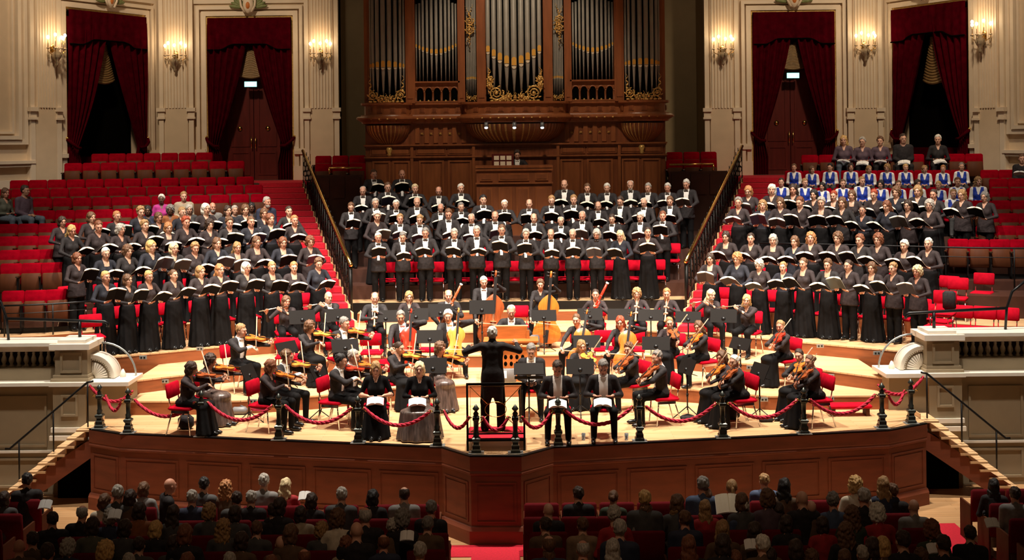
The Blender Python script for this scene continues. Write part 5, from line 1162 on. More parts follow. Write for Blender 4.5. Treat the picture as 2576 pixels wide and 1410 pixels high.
# ---- bowed instruments
OUT = [(0, .03), (.015, .12), (.06, .22), (.13, .275), (.2, .29), (.3, .27), (.37, .225), (.43, .175), (.52, .155), (.6, .165), (.66, .2), (.74, .23), (.82, .232), (.91, .19), (.97, .11), (1, .045)]
def fiddle(name, L, dep, neckl, slope=False, pin=0):
    M = {}; m = MB(); top = []; bot = []
    for (y, w_) in OUT:
        if slope and y > .66: w_ *= 1 - .5 * ((y - .66) / .34) ** 1.5
        rt = []; rb = []
        for i in range(9):
            x = -1 + i / 4; ar = .12 * dep * 2 * (1 - x * x) * min(1, y * 6, (1 - y) * 6 + .1); rt.append((x * w_ * L, y * L, dep * .5 + ar)); rb.append((x * w_ * L, y * L, -dep * .5 - ar * .7))
        top.append(rt); bot.append(rb)
    m.grid([r[::-1] for r in top], 0); m.grid(bot, 0)
    m.grid([[a[0], b_[0]] for a, b_ in zip(top, bot)], 1, False); m.grid([[b_[-1], a[-1]] for a, b_ in zip(top, bot)], 1, False); m.add(top[0] + bot[0][::-1], [tuple(range(18))], 1); m.add(top[-1] + bot[-1][::-1], [tuple(range(17, -1, -1))], 1)
    K = []
    n = MB(); w_ = L * .055; n.box((0, L + neckl * .45, dep * .45), (w_ * .8, neckl * .95, dep * .35 + L * .02)); 
    sc = [(0, L + neckl + L * .03 + L * .085 * math.sin(a) * (1 - a / 14), dep * .35 - L * .02 + L * .06 * (1 - math.cos(a)) * (1 - a / 14)) for a in [i * .6 for i in range(12)]]
    n.tube([(0, L + neckl * .9, dep * .4)] + sc, [w_ * .45] + [w_ * .5 * (1 - i / 16) for i in range(12)], 6); K.append((n, 'neck', 'var'))
    n = MB(); n.box((0, L * .82 + neckl * .45, dep * .62 + L * .035), (w_ * 1.1, neckl + L * .36, L * .016), 0, Matrix.Rotation(-.03, 3, 'X')); K.append((n, 'fingerboard', 'blk'))
    n = MB(); P = [(-.035, .015), (.035, .015), (.055, .30), (-.055, .30)]; P = [(-.03, .02), (.03, .02), (.05, .28), (-.05, .28)]
    n.add([(x * L * .8, y * L, dep * .62 + L * .03) for x, y in P] + [(x * L * .8, y * L, dep * .62 + L * .045) for x, y in P], [(3, 2, 1, 0), (4, 5, 6, 7), (0, 1, 5, 4), (1, 2, 6, 5), (2, 3, 7, 6), (3, 0, 4, 7)]); K.append((n, 'tailpiece', 'blk'))
    n = MB(); n.box((0, L * .455, dep * .62 + L * .03), (L * .12, L * .012, L * .09)); K.append((n, 'bridge', 'pale'))
    for k in (-1, 1):
        n = MB(); n.tube([(k * L * (.085 + .03 * math.cos(t)), L * (.44 + .11 * (t - 1.57) / 1.57), dep * .62 + L * .004) for t in (0, .4, .8, 1.2, 1.57, 2, 2.4, 2.8, 3.14)], L * .008, 4); K.append((n, 'f_hole', 'blk'))
        for j in range(2): n = MB(); n.cyl((0, L + neckl + L * (.01 + .07 * j), dep * .4), (k * L * .09, L + neckl + L * (.02 + .07 * j), dep * .4), L * .010, L * .018, 5); K.append((n, 'peg', 'blk'))
    n = MB()
    for j in range(4): n.cyl((w_ * (-.3 + .2 * j), L * .28, dep * .62 + L * .05), (w_ * (-.25 + .16 * j), L + neckl, dep * .6 + L * .03), L * .0022, None, 3)
    K.append((n, 'strings', 'steel'))
    if pin: n = MB(); n.cyl((0, 0, 0), (0, -pin, 0), L * .010, L * .006, 6); K.append((n, 'endpin', 'steel'))
    else: n = MB(); n.ell((-L * .14, L * .08, dep * .75), (L * .1, L * .075, L * .03)); K.append((n, 'chin_rest', 'blk'))
    return name, m, K
V_or = mat('varnish_orange', (.58, .15, .022), .22, var=.2, scale=9, stretch=(4, .5, 1)); V_rd = mat('varnish_red', (.42, .028, .012), .18, var=.2, scale=9); V_br = mat('varnish_brown', (.30, .07, .02), .25, var=.25, scale=9, stretch=(4, .5, 1)); V_am = mat('varnish_amber', (.66, .26, .045), .22, var=.2, scale=9, stretch=(4, .5, 1))
FM = {'blk': mat('ebony', (.02, .018, .018), .3), 'pale': mat('maple', (.6, .36, .16), .5), 'steel': M_chrome}
def make_fiddle(f, varn):
    name, m, K = f
    me = m.mesh(name, [V_or, V_or]); ks = [(n.mesh(nm, FM.get(k, V_or)), nm, k) for n, nm, k in K]; return (name, me, ks)
FID = {k: make_fiddle(v, None) for k, v in {'violin': fiddle('violin', .36, .036, .135), 'viola': fiddle('viola', .415, .04, .15), 'cello': fiddle('cello', .755, .125, .285, False, .30), 'bass': fiddle('double_bass', 1.12, .21, .40, True, .10)}.items()}
def instrument(kind, M, varn, label, group=None):
    name, me, ks = FID[kind]; o = put(name, me); o.matrix_world = M; slot(o, 0, varn); slot(o, 1, varn); tag(o, label, {'bass': 'double bass'}.get(kind, kind), group)
    for kme, nm, k in ks:
        c_ = put(nm, kme, o)
        if k == 'var': slot(c_, 0, varn)
    return o
def bow(PM, a, c_, label, L=.73):
    a, c_ = PM @ Vector(a), PM @ Vector(c_); d = (c_ - a).normalized(); a = a - d * .05; e = a + d * L; n = d.orthogonal().normalized()
    o = MB().tube([a, a.lerp(e, .5) + n * .006, e], [.0055, .005, .004], 5).build('bow', FM['pale']); tag(o, label, 'bow', 'bows of the string players')
    MB().tube([a + n * .02, e + n * .016], .0028, 4).build('bow_hair', M_white, o); MB().box(a + d * .05 + n * .01, (.02, .02, .03)).build('frog', FM['blk'], o)
# ================================================================== CHOIR
Z4 = lambda x, y: (x / 2.8622, 380 + y / 2.8622)
Z5 = lambda x, y: (840 + x / 2.8622, 380 + y / 2.8622)
Z6 = lambda x, y: (1676 + x / 2.8622, 380 + y / 2.8622)
Z3 = lambda x, y: (1676 + x / 2.8622, y / 2.8622)
TGT = Vector((-.2, 19.5))
def face(X, Y, k=1.): d = TGT - Vector((X, Y)); return math.atan2(d.x, -d.y) * k
def parse(s): return [tuple(q.split(':')) for q in s.split()]
def choir(spec, conv, rowfn, z, rowname, block, women, chair, fk=.8, toff=(.0, 0.)):
    L = []
    for q in parse(spec):
        x, y = [float(v) for v in q[0].split(',')]; L.append((*conv(x, y), *q[1:]))
    L.sort(key=lambda t: t[0])
    for i, t in enumerate(L):
        x, y, st, colr = t[:4]; fl = t[4] if len(t) > 4 else ''
        X, Y = onrow(x, y + 40, rowfn); zh = CAMZ - (lev(x, y)[1] - HOR) * Y / FPX; man = (not women) ^ ('x' in fl)
        base = POSE['man_a' if man else 'woman_a'].h + .012; s_ = max(.88, min(1.1, (zh - z) / base)); rz = face(X, Y, fk) + random.uniform(-.12, .12)
        pose = random.choice(('man_a', 'man_b', 'man_c')) if man else random.choice(('woman_a', 'woman_b', 'woman_c', 'woman_d'))
        if 'u' in fl: pose = 'man_b' if man else 'woman_b'
        top = M_blk if man else random.choice((M_blk, M_brnblk, M_brnblk, M_navy)); who = 'man' if man else 'woman'
        where = '%s from left, %s row, %s' % (ORD[i + 1], rowname, block)
        o, PM = person(pose, (X, Y, z), rz, st, colr, '%s with %s, %s' % (who, hword(st, colr), where), 'person', 'singers of the ' + block, s_, None, top, None, None, 'g' in fl, 'grey' if 'b' in fl else None)
        if 'k' in fl: slot(o, 2, M_blk)
        score(PM, POSE[pose].att['book'], 'open music score held by singer %s' % where, 'scores held by the choir', .92)
        if chair:
            d = Vector((-math.sin(rz), math.cos(rz))); n = Vector((math.cos(rz), math.sin(rz))); cp_ = Vector((X, Y)) + d * (.36 + toff[0]) + n * (toff[1] if toff[1] else random.uniform(-.2, .28))
            place('chair', (cp_.x, cp_.y, z), rz * .9, 'red chair with chrome legs behind singer %s' % where, 'chair', 'red chairs of the choir')
LB, MBK, RBK = 'left women\'s choir', 'men\'s choir', 'right women\'s choir'
choir('757,865:short:blond:u 915,885:bob:brown 1065,862:short:blond:g 1245,850:bun:brown:u 1440,825:bob:dkblond:u 1580,810:long:ginger:u 1770,797:bob:white:g 1955,797:short:dkblond:g 2115,797:short:ginger 2290,768:curly_short:brown:g', Z4, rowf('1'), ZC, 'front', LB, True, True, .85, (.05, .24))
choir('550,730:bob:auburn 757,695:short:white:g 915,675:curly:brown 1085,640:bob:blond:u 1250,658:bob:pale 1400,655:curly_short:dkblond 1560,620:long:brown 1705,652:long:dkblond 1845,610:long:brown:g 2035,617:bob:auburn 2230,612:curly:auburn', Z4, rowf('k1'), ROWZ['k1'], 'second', LB, True, True, .85, (.03, .16))
choir('510,530:long:blond 705,502:short:auburn 865,525:curly:grey:g 1040,495:curly_short:dkblond 1210,512:bob:ginger 1335,470:curly_short:red 1505,490:curly:dark 1650,475:curly_short:brown 1805,470:short:brown 1945,448:bob:auburn 2120,462:short:ginger:u', Z4, rowf('k2'), ROWZ['k2'], 'third', LB, True, False, .85)
choir('445,470:bob:dark:g 655,437:bob:brown:u 840,432:short:ginger:gu 1010,397:curly_short:dkblond 1140,440:bob:brown:g 1310,403:short:dkblond:g 1480,375:bob:white 1640,390:long:dark 1765,382:bob:brown 1900,412:bob:brown 2080,397:short:dark', Z4, rowf('k3'), ROWZ['k3'], 'back', LB, True, False, .85)
mr = lambda k: (lambda X: MROW[k][0])
choir('320,588:short:white:g 495,583:short:steel 660,552:short:steel:g 868,558:short:grey:g 1028,540:short:grey 1210,530:short:brown:g 1385,562:curly_short:grey 1562,560:fringe:brown:g 1720,560:fringe:grey:g 1895,560:bob:grey:k 2065,570:long:pale:x 2260,545:tied:dark:x', Z5, mr('m1'), MROW['m1'][1], 'front', MBK, False, True, .7, (.02, .2))
choir('310,430:curly_short:white:x 478,452:short:dkblond:u 620,458:short:dkblond 825,415:short:brown 992,450:fringe:grey:g 1160,432:fringe:brown 1440,447:fringe:brown 1635,470:fringe:white:g 1790,432:fringe:grey:b 2005,455:short:dark:g 2207,440:short:white 2370,432:short:auburn:u', Z5, mr('m2'), MROW['m2'][1], 'second', MBK, False, True, .7, (.02, .12))
choir('123,370:short:brown:g 300,340:short:grey:g 450,352:short:white:g 600,332:fringe:grey 770,378:fringe:grey:g 915,370:short:steel:g 1075,315:short:black 1230,352:short:white:g 1408,345:fringe:brown 1568,320:short:dkblond:g 1728,315:short:dkblond 1903,362:fringe:brown 2065,325:short:dark:g 2235,335:fringe:white:g 2420,325:short:brown', Z5, mr('m3'), MROW['m3'][1], 'third', MBK, False, False, .7)
choir('210,253:fringe:grey:g 388,225:short:brown:g 585,238:short:pale 755,255:fringe:brown:g 915,235:short:white 1662,205:fringe:brown 1825,233:short:brown 1968,232:short:white 2135,210:fringe:white:b 2265,230:short:grey 2405,230:short:white 2540,203:short:white', Z5, mr('m4'), MROW['m4'][1], 'fourth', MBK, False, False, .7)
choir('287,133:short:brown:g 492,133:fringe:brown:u', Z5, mr('m5'), MROW['m5'][1], 'topmost', MBK, False, False, .7)
choir('320,732:long:dark 515,730:curly:ginger 672,780:curly:grey 845,797:short:dkblond 995,765:bun:brown 1168,775:curly_short:brown 1318,780:bun:dark:g 1485,797:bob:brown 1640,800:short:dkblond 1815,823:curly:pale', Z6, rowf('1'), ZC, 'front', RBK, True, True, .85, (.05, .24))
choir('435,575:long:dark 612,590:short:dark:u 773,597:bob:grey 930,610:bob:brown 1045,580:curly_long:ginger 1240,582:curly:brown 1400,598:curly_short:auburn 1530,592:curly:auburn 1720,640:curly_short:white 1893,625:short:white', Z6, rowf('k1'), ROWZ['k1'], 'second', RBK, True, True, .85, (.03, .16))
choir('523,332:curly_short:steel:g 697,350:curly_long:dkblond 825,332:long:brown 967,328:short:auburn 1120,330:curly_short:grey 1270,330:bob:brown 1418,390:bun:dark:g 1595,355:long:auburn 1745,350:bob:dark:g 1900,348:curly:grey:g', Z6, rowf('k3'), ROWZ['k3'], 'third', RBK, True, False, .85)
choir('595,250:bob:ginger:g 765,237:bob:white 918,222:long:dark 1068,275:bob:black 1210,285:short:red 1340,280:bob:brown 1500,275:short:red:g 1660,255:curly:brown 1815,245:bob:dkblond 1930,272:tied:dark 2135,275:bob:dkblond:g 2300,290:bob:steel:g', Z6, rowf('k4'), ROWZ['k4'], 'back', RBK, True, False, .85)
# spare chairs on the right
for (x, y, z, lab, a) in ((2405, 702, ROWZ['k1'], 'empty red chair left of the one highest beside the right choir', -.5), (2470, 690, ROWZ['k1'], 'empty red chair standing highest beside the right women\'s choir', -.55), (2372, 735, ROWZ['k1'], 'red chair with a dark jacket over it beside the right choir', -.5),
                          (2355, 770, ZC, 'first empty red chair of the low row behind the right balustrade', -.6), (2412, 772, ZC, 'second empty red chair of the low row behind the right balustrade', -.6), (2470, 775, ZC, 'third empty red chair of the low row behind the right balustrade', -.6), (2528, 778, ZC, 'last empty red chair of the low row behind the right balustrade', -.6), (233, 795, ZC, 'empty red chair at the left end before the left women\'s choir', .5)):
    p = gnd(x, y, z + .86); place('chair', (p.x, p.y, z), a, lab, 'chair', 'spare red chairs')
    if 'jacket' in lab:
        m = MB(); m.rbox((.08, .20, .68), (.24, .12, .36), .04); o = m.build('jacket', M_blk); o.location = (p.x, p.y, z); o.rotation_euler = (0, 0, a); tag(o, 'dark jacket hung over a red chair beside the right choir', 'jacket')
# ================================================================== FIXED SEATS
def slope(k, X): f = rowf(k); return (f(X + .3) - f(X - .3)) / .6
def seatrow(k, xs, y, side, rowname, kind='seat'):
    for i, x in enumerate(sorted(xs)):
        X, Y = onrow(x, y, rowf(k)); place(kind, (X, Y, ROWZ[k]), math.atan2(slope(k, X), 1), 'red velvet tip-up seat, %s from left, %s, %s tiers' % (ORD[i + 1], rowname, side), 'seat', 'red tip-up seats in the tiers')
def R_(a, d, n): return [a + d * i for i in range(n)]
seatrow('k1', R_(30, 57.5, 3), 780, 'left', 'lowest row'); seatrow('k2', R_(25, 53.5, 3), 700, 'left', 'second row up'); seatrow('k3', R_(22, 51, 3), 660, 'left', 'third row up'); seatrow('k4', R_(18, 50.5, 3), 630, 'left', 'fourth row up')
seatrow('k5', R_(17, 51, 8), 600, 'left', 'fifth row up'); seatrow('k6', R_(112, 49.5, 8), 560, 'left', 'sixth row up'); seatrow('k7', R_(55, 50, 13), 530, 'left', 'seventh row up'); seatrow('k8', R_(0, 49.2, 14), 500, 'left', 'eighth row up'); seatrow('k9', R_(46, 47.6, 13), 480, 'left', 'ninth row up')
seatrow('k10', R_(183, 45.6, 10), 440, 'left', 'row before the doors'); seatrow('k11', R_(250, 43.9, 7), 410, 'left', 'topmost row')
seatrow('k3', [2410, 2464, 2519, 2571], 650, 'right', 'third row up'); seatrow('k4', [2484, 2534, 2583], 600, 'right', 'fourth row up'); seatrow('k5', [2492, 2541, 2590], 570, 'right', 'fifth row up'); seatrow('k6', [2425, 2473, 2521, 2569], 540, 'right', 'sixth row up'); seatrow('k7', [2516, 2563], 510, 'right', 'seventh row up')
seatrow('k8', [2515, 2562], 480, 'right', 'eighth row up'); seatrow('k9', [2492, 2538, 2584], 455, 'right', 'ninth row up'); seatrow('k10', [2038, 2082, 2259, 2304, 2407, 2452], 410, 'right', 'row before the doors')
for side, sn, xs in ((-1, 'left', (812, 855, 898)), (1, 'right', (1698, 1741, 1784))):
    for r, (Y, z, nm) in enumerate(((34.5, 3.45, 'front'), (35.5, 3.65, 'rear'))):
        for i, x in enumerate(xs): p = at(x, 400, Y); place('seat', (p.x, Y, z), 0, 'dark red seat, %s from left, %s row of the gallery %s of the organ' % (ORD[i + 1], nm, sn), 'seat', 'red tip-up seats in the tiers')
# ================================================================== LISTENERS AND BOYS IN THE TIERS
def cl(n, c, **k): return mat('cloth_' + n, c, .8, var=.2, scale=14, bump=.2, **k)
C_ = {'black': M_blk, 'cream': cl('cream', (.60, .52, .40)), 'beige': cl('beige', (.36, .29, .20)), 'grey': cl('grey', (.20, .19, .18)), 'dgrey': cl('dark_grey', (.06, .058, .058)), 'navy': cl('navy', (.022, .028, .06)), 'blue': cl('blue', (.05, .075, .14)), 'red': cl('red', (.35, .014, .018)), 'green': cl('green', (.03, .045, .022)), 'brown': cl('brown', (.11, .06, .03)), 'purple': cl('purple', (.09, .055, .075)), 'magenta': cl('magenta', (.42, .03, .22)), 'plaid': cl('plaid', (.10, .10, .07)), 'orange': cl('rust', (.26, .08, .02)), 'jeans': cl('jeans', (.10, .12, .15)), 'white': cl('white', (.62, .60, .57)), 'tan': cl('tan', (.24, .15, .09))}
def tiersit(x, y, k, pose, st, colr, rz, label, top, bot='black', skin=None, glasses=False, beard=None, book=False, group='listeners in the tiers'):
    X, Y = onrow(x, y + 30, rowf(k)); z = ROWZ[k]; zh = CAMZ - (lev(x, y)[1] - HOR) * Y / FPX; s_ = max(.86, min(1.14, (zh - z) / (POSE[pose].h + .01)))
    o, PM = person(pose, (X, Y, z), rz, st, colr, label, 'person', group, s_, skin, C_[top], C_[bot], C_[top] if 'listener' in pose else None, glasses, beard)
    if rz < .8: pass
    if book: score(PM, (0, -.34, .66, 0), 'open white programme booklet held by ' + book, 'programme booklets', 1.75, True, BOOKLET, 'programme_booklet', 'booklet')
    return o, PM, (X, Y, z)
def seat_under(l, rz, label): place('seat_down', (l[0], l[1] + .03, l[2]), rz, label, 'seat', 'occupied tip-up seats')
for (x, y, k, pose, st, colr, rz, lab, top, bot, skin, gl_, bd) in (
        (*Z4(25, 325), 'k6', 'listener_woman', 'long', 'brown', .9, 'woman in a plaid shirt and jeans lounging at the far left', 'plaid', 'jeans', None, False, None),
        (*Z4(168, 322), 'k6', 'listener_man', 'short', 'dark', .9, 'man in a purple-grey shirt and jeans sitting sideways at the far left', 'purple', 'jeans', 2, False, None),
        (*Z4(1163, 308), 'k6', 'listener_woman', 'curly_short', 'white', .3, 'grey-haired dark-skinned listener with magenta scarf behind the left choir', 'magenta', 'black', 3, False, None),
        (*Z4(1325, 292), 'k6', 'listener_man', 'short', 'dkblond', .2, 'blond listener in a beige jacket behind the left choir', 'beige', 'brown', 0, False, None),
        (*Z4(1065, 388), 'k5', 'listener_woman', 'bob', 'black', .3, 'dark-haired listener in a navy coat behind the left choir', 'navy', 'black', 3, False, None),
        (*Z4(1225, 383), 'k5', 'listener_woman', 'curly', 'steel', .3, 'listener with grey curls and rust-coloured clothes behind the left choir', 'orange', 'black', 3, False, None),
        (*Z4(1360, 378), 'k5', 'listener_woman', 'bob', 'grey', .4, 'grey-bobbed listener in dark clothes behind the left choir', 'dgrey', 'black', 0, False, None),
        (*Z4(1530, 368), 'k5', 'listener_man', 'bald', 'grey', .3, 'bald bearded listener in a grey jacket behind the left choir', 'grey', 'black', 1, False, 'grey'),
        (*Z4(1690, 392), 'k5', 'listener_man', 'short', 'grey', .3, 'grey-haired listener in a grey jacket right of the bald one', 'grey', 'black', 0, False, None),
        (*Z4(1810, 365), 'k5', 'listener_woman', 'bob', 'black', .3, 'dark-skinned listener with black hair behind the left choir', 'black', 'black', 3, False, None),
        (*Z4(1915, 330), 'k5', 'listener_man', 'short', 'grey', .6, 'grey-bearded man in a navy shirt beside the left stairs', 'navy', 'black', 1, False, 'grey'),
        (2572, 388, 'k9', 'listener_man', 'short', 'brown', -.5, 'listener in black cut off by the right edge of the picture', 'black', 'black', 0, False, None)):
    o, PM, l = tiersit(x, y, k, pose, st, colr, rz, lab, top, bot, skin, gl_, bd)
    if x < 80: o.location.z += .16; o.rotation_euler.z = 1.1; o.scale = (1, 1, 1)
    seat_under(l, math.atan2(slope(k, l[0]), 1), 'red seat occupied by the ' + ' '.join(lab.split()[:9]))
score(PM, (0, -.40, .78, 0), 'cream programme held by the listener at the right picture edge', 'programme booklets', 1.2, False, BOOKLET, 'programme_booklet', 'booklet')
for (x, y, st, colr, pose, top, bot, lab, g_) in ((*Z3(1278, 970), 'long', 'blond', 'listener_woman', 'purple', 'jeans', 'blond woman in jeans reading, first of five before the right curtains', False), (*Z3(1412, 983), 'curly_short', 'grey', 'listener_woman', 'purple', 'black', 'grey-curled woman reading, second of five before the right curtains', True),
        (*Z3(1540, 978), 'curly_short', 'brown', 'listener_woman', 'purple', 'black', 'brown-curled woman reading, third of five before the right curtains', False), (*Z3(1705, 963), 'short', 'dark', 'listener_man', 'black', 'black', 'dark-haired man with glasses, fourth of five before the right curtains', True), (*Z3(1955, 965), 'short', 'white', 'listener_woman', 'black', 'black', 'white-haired woman sitting apart before the right outer curtains', False)):
    o, PM, l = tiersit(x, y, 'k10', pose, st, colr, -.25, lab, top, bot, 0, g_, None, ' '.join(lab.replace('reading, ', '').split()[:9])); seat_under(l, math.atan2(slope('k10', l[0]), 1), 'red seat under the ' + ' '.join(lab.replace('reading, ', '').split()[:10]))
BOYS = [('k9', 'top', [(920, 88, 'short', 'brown'), (1050, 107, 'bob', 'brown'), (1180, 85, 'short', 'black'), (1328, 85, 'bob', 'dark'), (1460, 103, 'bob', 'dkblond'), (1590, 90, 'curly', 'dkblond'), (1722, 90, 'short', 'blond'), (1862, 103, 'bob', 'dkblond'), (1990, 107, 'short', 'ginger'), (2125, 80, 'short', 'steel')]),
        ('k7', 'second', [(830, 190, 'short', 'dark'), (998, 193, 'short', 'dkblond'), (1125, 222, 'long', 'black'), (1270, 200, 'short', 'brown'), (1410, 180, 'short', 'dkblond'), (1545, 205, 'bob', 'black'), (1670, 208, 'short', 'brown'), (1810, 200, 'bob', 'dark'), (1960, 213, 'short', 'blond'), (2095, 185, 'short', 'brown'), (2248, 180, 'curly_long', 'dkblond')]), ('k6', 'lowest', [(2065, 270, 'short', 'dkblond')])]
for k, rn, L in BOYS:
    for i, (x, y, st, colr) in enumerate(L):
        lab = 'boy in blue with %s, %s' % (hword(st, colr), ('%s from left, %s row of boys' % (ORD[i + 1], rn)) if rn != 'lowest' else 'alone before the other boys')
        px, py = Z6(x, y); X, Y = onrow(px, py + 25, rowf(k)); z = ROWZ[k]; pose = ('boy_a', 'boy_b', 'boy_c')[i % 3]; zh = CAMZ - (lev(px, py)[1] - HOR) * Y / FPX
        person(pose, (X, Y, z), -.25 + random.uniform(-.15, .15), st, colr, lab, 'person', 'boys in blue waistcoats', max(.80, min(1.02, (zh - z) / (POSE[pose].h + .01))), 0, M_shirt, C_['dgrey'])
        place('seat_down', (X, Y + .02, z), math.atan2(slope(k, X), 1), 'red seat under the boy %s' % (('%s from left, %s row of the boys' % (ORD[i + 1], rn)) if rn != 'lowest' else 'alone in front of the other boys'), 'seat', 'occupied tip-up seats')
# ================================================================== ORCHESTRA
def orch(x, y, z, pose, deg, st, colr, label, seat=True, top=None, bot=None, zadj=1.0, skin=None, glasses=False, beard=None, chairlab=None, Yfix=None, what='chair'):
    p = POSE[pose]; h_ = (p.h + .012) * zadj
    if Yfix: q = at(x, y, Yfix); loc = Vector((q.x, Yfix, z)); s_ = max(.85, min(1.12, (q.z - z) / (p.h + .012)))
    else: q = gnd(x, y, z + h_); loc = Vector((q.x, q.y, z)); s_ = zadj
    rz = math.radians(deg); hd = Rz(rz) @ (p.hM.translation * s_); loc = Vector((loc.x - hd.x, loc.y - (hd.y if Yfix is None else 0), z))
    o, PM = person(pose, loc, rz, st, colr, label, 'person', 'players of the orchestra', s_, skin, top, bot, None, glasses, beard)
    if seat:
        d = Rz(rz) @ Vector((0, .03, 0)); place('chair', (loc.x + d.x, loc.y + d.y, z), rz, 'red chair with chrome legs under the ' + (chairlab or ' '.join(label.split()[:9])), 'chair', 'red chairs of the orchestra')
    return PM, p
VAR = [V_or, V_br, V_am, V_or, V_rd]
VI = [(482, 907, 0, 'violin_woman', 78, 'bob', 'dark', 'woman violinist with dark bob, nearest the left stage edge', V_br, None), (530, 888, 0, 'violin_woman', 62, 'curly', 'dark', 'woman violinist with dark curls behind the leftmost rope post', V_or, M_satin),
      (607, 815, ZA, 'violin_man', 50, 'short', 'dkblond', 'blond man playing viola on the left riser', V_or, None), (780, 805, ZA, 'violin_woman', 42, 'curly', 'brown', 'curly-haired woman violinist in brown-black on the left riser', V_am, None), (867, 798, ZA, 'violin_man', 38, 'short', 'steel', 'grey-haired violinist in black shirt by the red stairs', V_or, None),
      (682, 902, 0, 'violin_woman_trousers', 72, 'bob', 'auburn', 'auburn-haired violinist in black before the left riser', V_or, None), (722, 880, 0, 'violin_man', 60, 'curly_short', 'brown', 'curly-haired man violinist with glasses before the left riser', V_am, None), (858, 890, 0, 'violin_man', 70, 'short', 'black', 'black-haired man violinist in tails left of the soloists', V_rd, None), (890, 880, 0, 'violin_man', 55, 'short', 'grey', 'grey-haired violinist behind the black-haired one', V_or, None),
      (1005, 857, 0, 'violin_woman', 34, 'bun', 'dark', 'woman violinist with dark bun between the soprano and the cellos', V_am, None), (1108, 858, 0, 'violin_woman', 26, 'curly', 'brown', 'curly-haired woman violinist behind the seated alto', V_or, M_satin),
      (1463, 853, 0, 'violin_woman_low', -14, 'long', 'dkblond', 'blond woman viola player facing the hall behind a stand', V_am, None), (1582, 860, 0, 'violin_woman_trousers', -62, 'curly_short', 'brown', 'brown-haired woman viola player in sheer black behind the baritone', V_br, None), (1652, 882, 0, 'violin_man_low', -78, 'short', 'steel', 'man viola player in tails seated right of the soloists', V_br, None),
      (1684, 795, ZA, 'violin_woman_low', -28, 'bun', 'dkblond', 'blond woman violinist on the right riser beside the flutes', V_br, None), (1757, 805, ZA, 'violin_woman_trousers', -62, 'long', 'brown', 'long-haired woman violinist in black on the right riser', V_or, None), (1815, 880, 0, 'violin_woman_low', -70, 'bob', 'brown', 'brown-haired violinist half hidden by the grey-haired one', V_or, None), (1847, 890, 0, 'violin_woman_low', -74, 'bun', 'white', 'grey-haired woman violinist with hair tied back, front right', V_br, None),
      (1963, 803, ZA, 'violin_woman_low', -62, 'bun', 'dkblond', 'woman violinist with blond bun highest on the right riser', V_rd, None), (2010, 875, 0, 'violin_woman_low', -58, 'tied', 'dark', 'dark-haired woman violinist second from the right stage end', V_or, None), (2037, 890, 0, 'violin_woman_low', -76, 'bun', 'brown', 'woman violinist with brown bun nearest the right stage end', V_br, None)]
for (x, y, z, pose, deg, st, colr, lab, varn, bot) in VI:
    PM, p = orch(x, y, z, pose, deg, st, colr, lab, top=None if '_man' in pose and x != 867 else random.choice((M_blk, M_brnblk)), bot=bot, zadj=.965, glasses='glasses' in lab)
    viola = 'viola' in lab; sl = ' '.join(lab.split()[:10]).replace(' playing viola', '')
    instrument('viola' if viola else 'violin', PM @ p.att['violin'], varn, '%s of the %s' % ('viola' if viola else 'violin', sl), 'violins and violas'); bow(PM, *p.att['bow'], 'bow of the %s' % sl)
for (x, y, z, pose, deg, st, colr, lab, varn) in ((1008, 782, ZA, 'cello_man', 12, 'short', 'steel', 'grey-haired cellist in tails with the red cello', V_rd), (1127, 780, ZA, 'cello_man', 8, 'curly_short', 'white', 'white-haired cellist with glasses and amber cello', V_am), (1450, 787, ZA, 'cello_woman', -12, 'bun', 'brown', 'woman cellist with tied brown hair right of the harpsichord', V_or), (1560, 793, ZA, 'cello_woman', -8, 'long', 'red', 'red-haired woman cellist right of the harpsichord', V_or)):
    PM, p = orch(x, y, z, pose, deg, st, colr, lab, zadj=.99, glasses='glasses' in lab, skin=2 if varn is V_rd else None); instrument('cello', PM @ p.att['violin'], varn, 'cello of the ' + lab.split(' with the')[0]); bow(PM, *p.att['bow'], 'bow of the ' + lab.split(' with the')[0], .70)
for (x, y, pose, deg, st, colr, lab, varn) in ((1217, 695, 'bass_man', 4, 'short', 'white', 'white-haired double bass player with moustache in tails', V_br), (1359, 700, 'bass_woman', -4, 'curly_short', 'brown', 'curly-haired double bass player in dark shirt', V_or)):
    PM, p = orch(x, y, ZB, pose, deg, st, colr, lab, False, Yfix=27.35); instrument('bass', PM @ p.att['violin'], varn, 'double bass of the ' + lab.replace('double bass ', '')); bow(PM, *p.att['bow'], 'bow of the ' + lab, .68)
    l = PM.translation; r = empty('bass_stool', (l.x, l.y + .02, ZB)); tag(r, 'tall stool under the ' + lab, 'stool'); MB().lathe([(.16, .68), (.17, .70), (.16, .725)], (0, 0, 0), 14).build('seat', M_stand, r)
    for k in range(4): a = k * PI / 2 + .7; MB().cyl((.1 * math.cos(a), .1 * math.sin(a), .68), (.19 * math.cos(a), .19 * math.sin(a), 0), .014, None, 6).build('leg', M_black, r)
M_oboe = mat('boxwood', (.70, .50, .26), .35); M_flute = mat('silver', (.85, .83, .8), .15, 1.0)
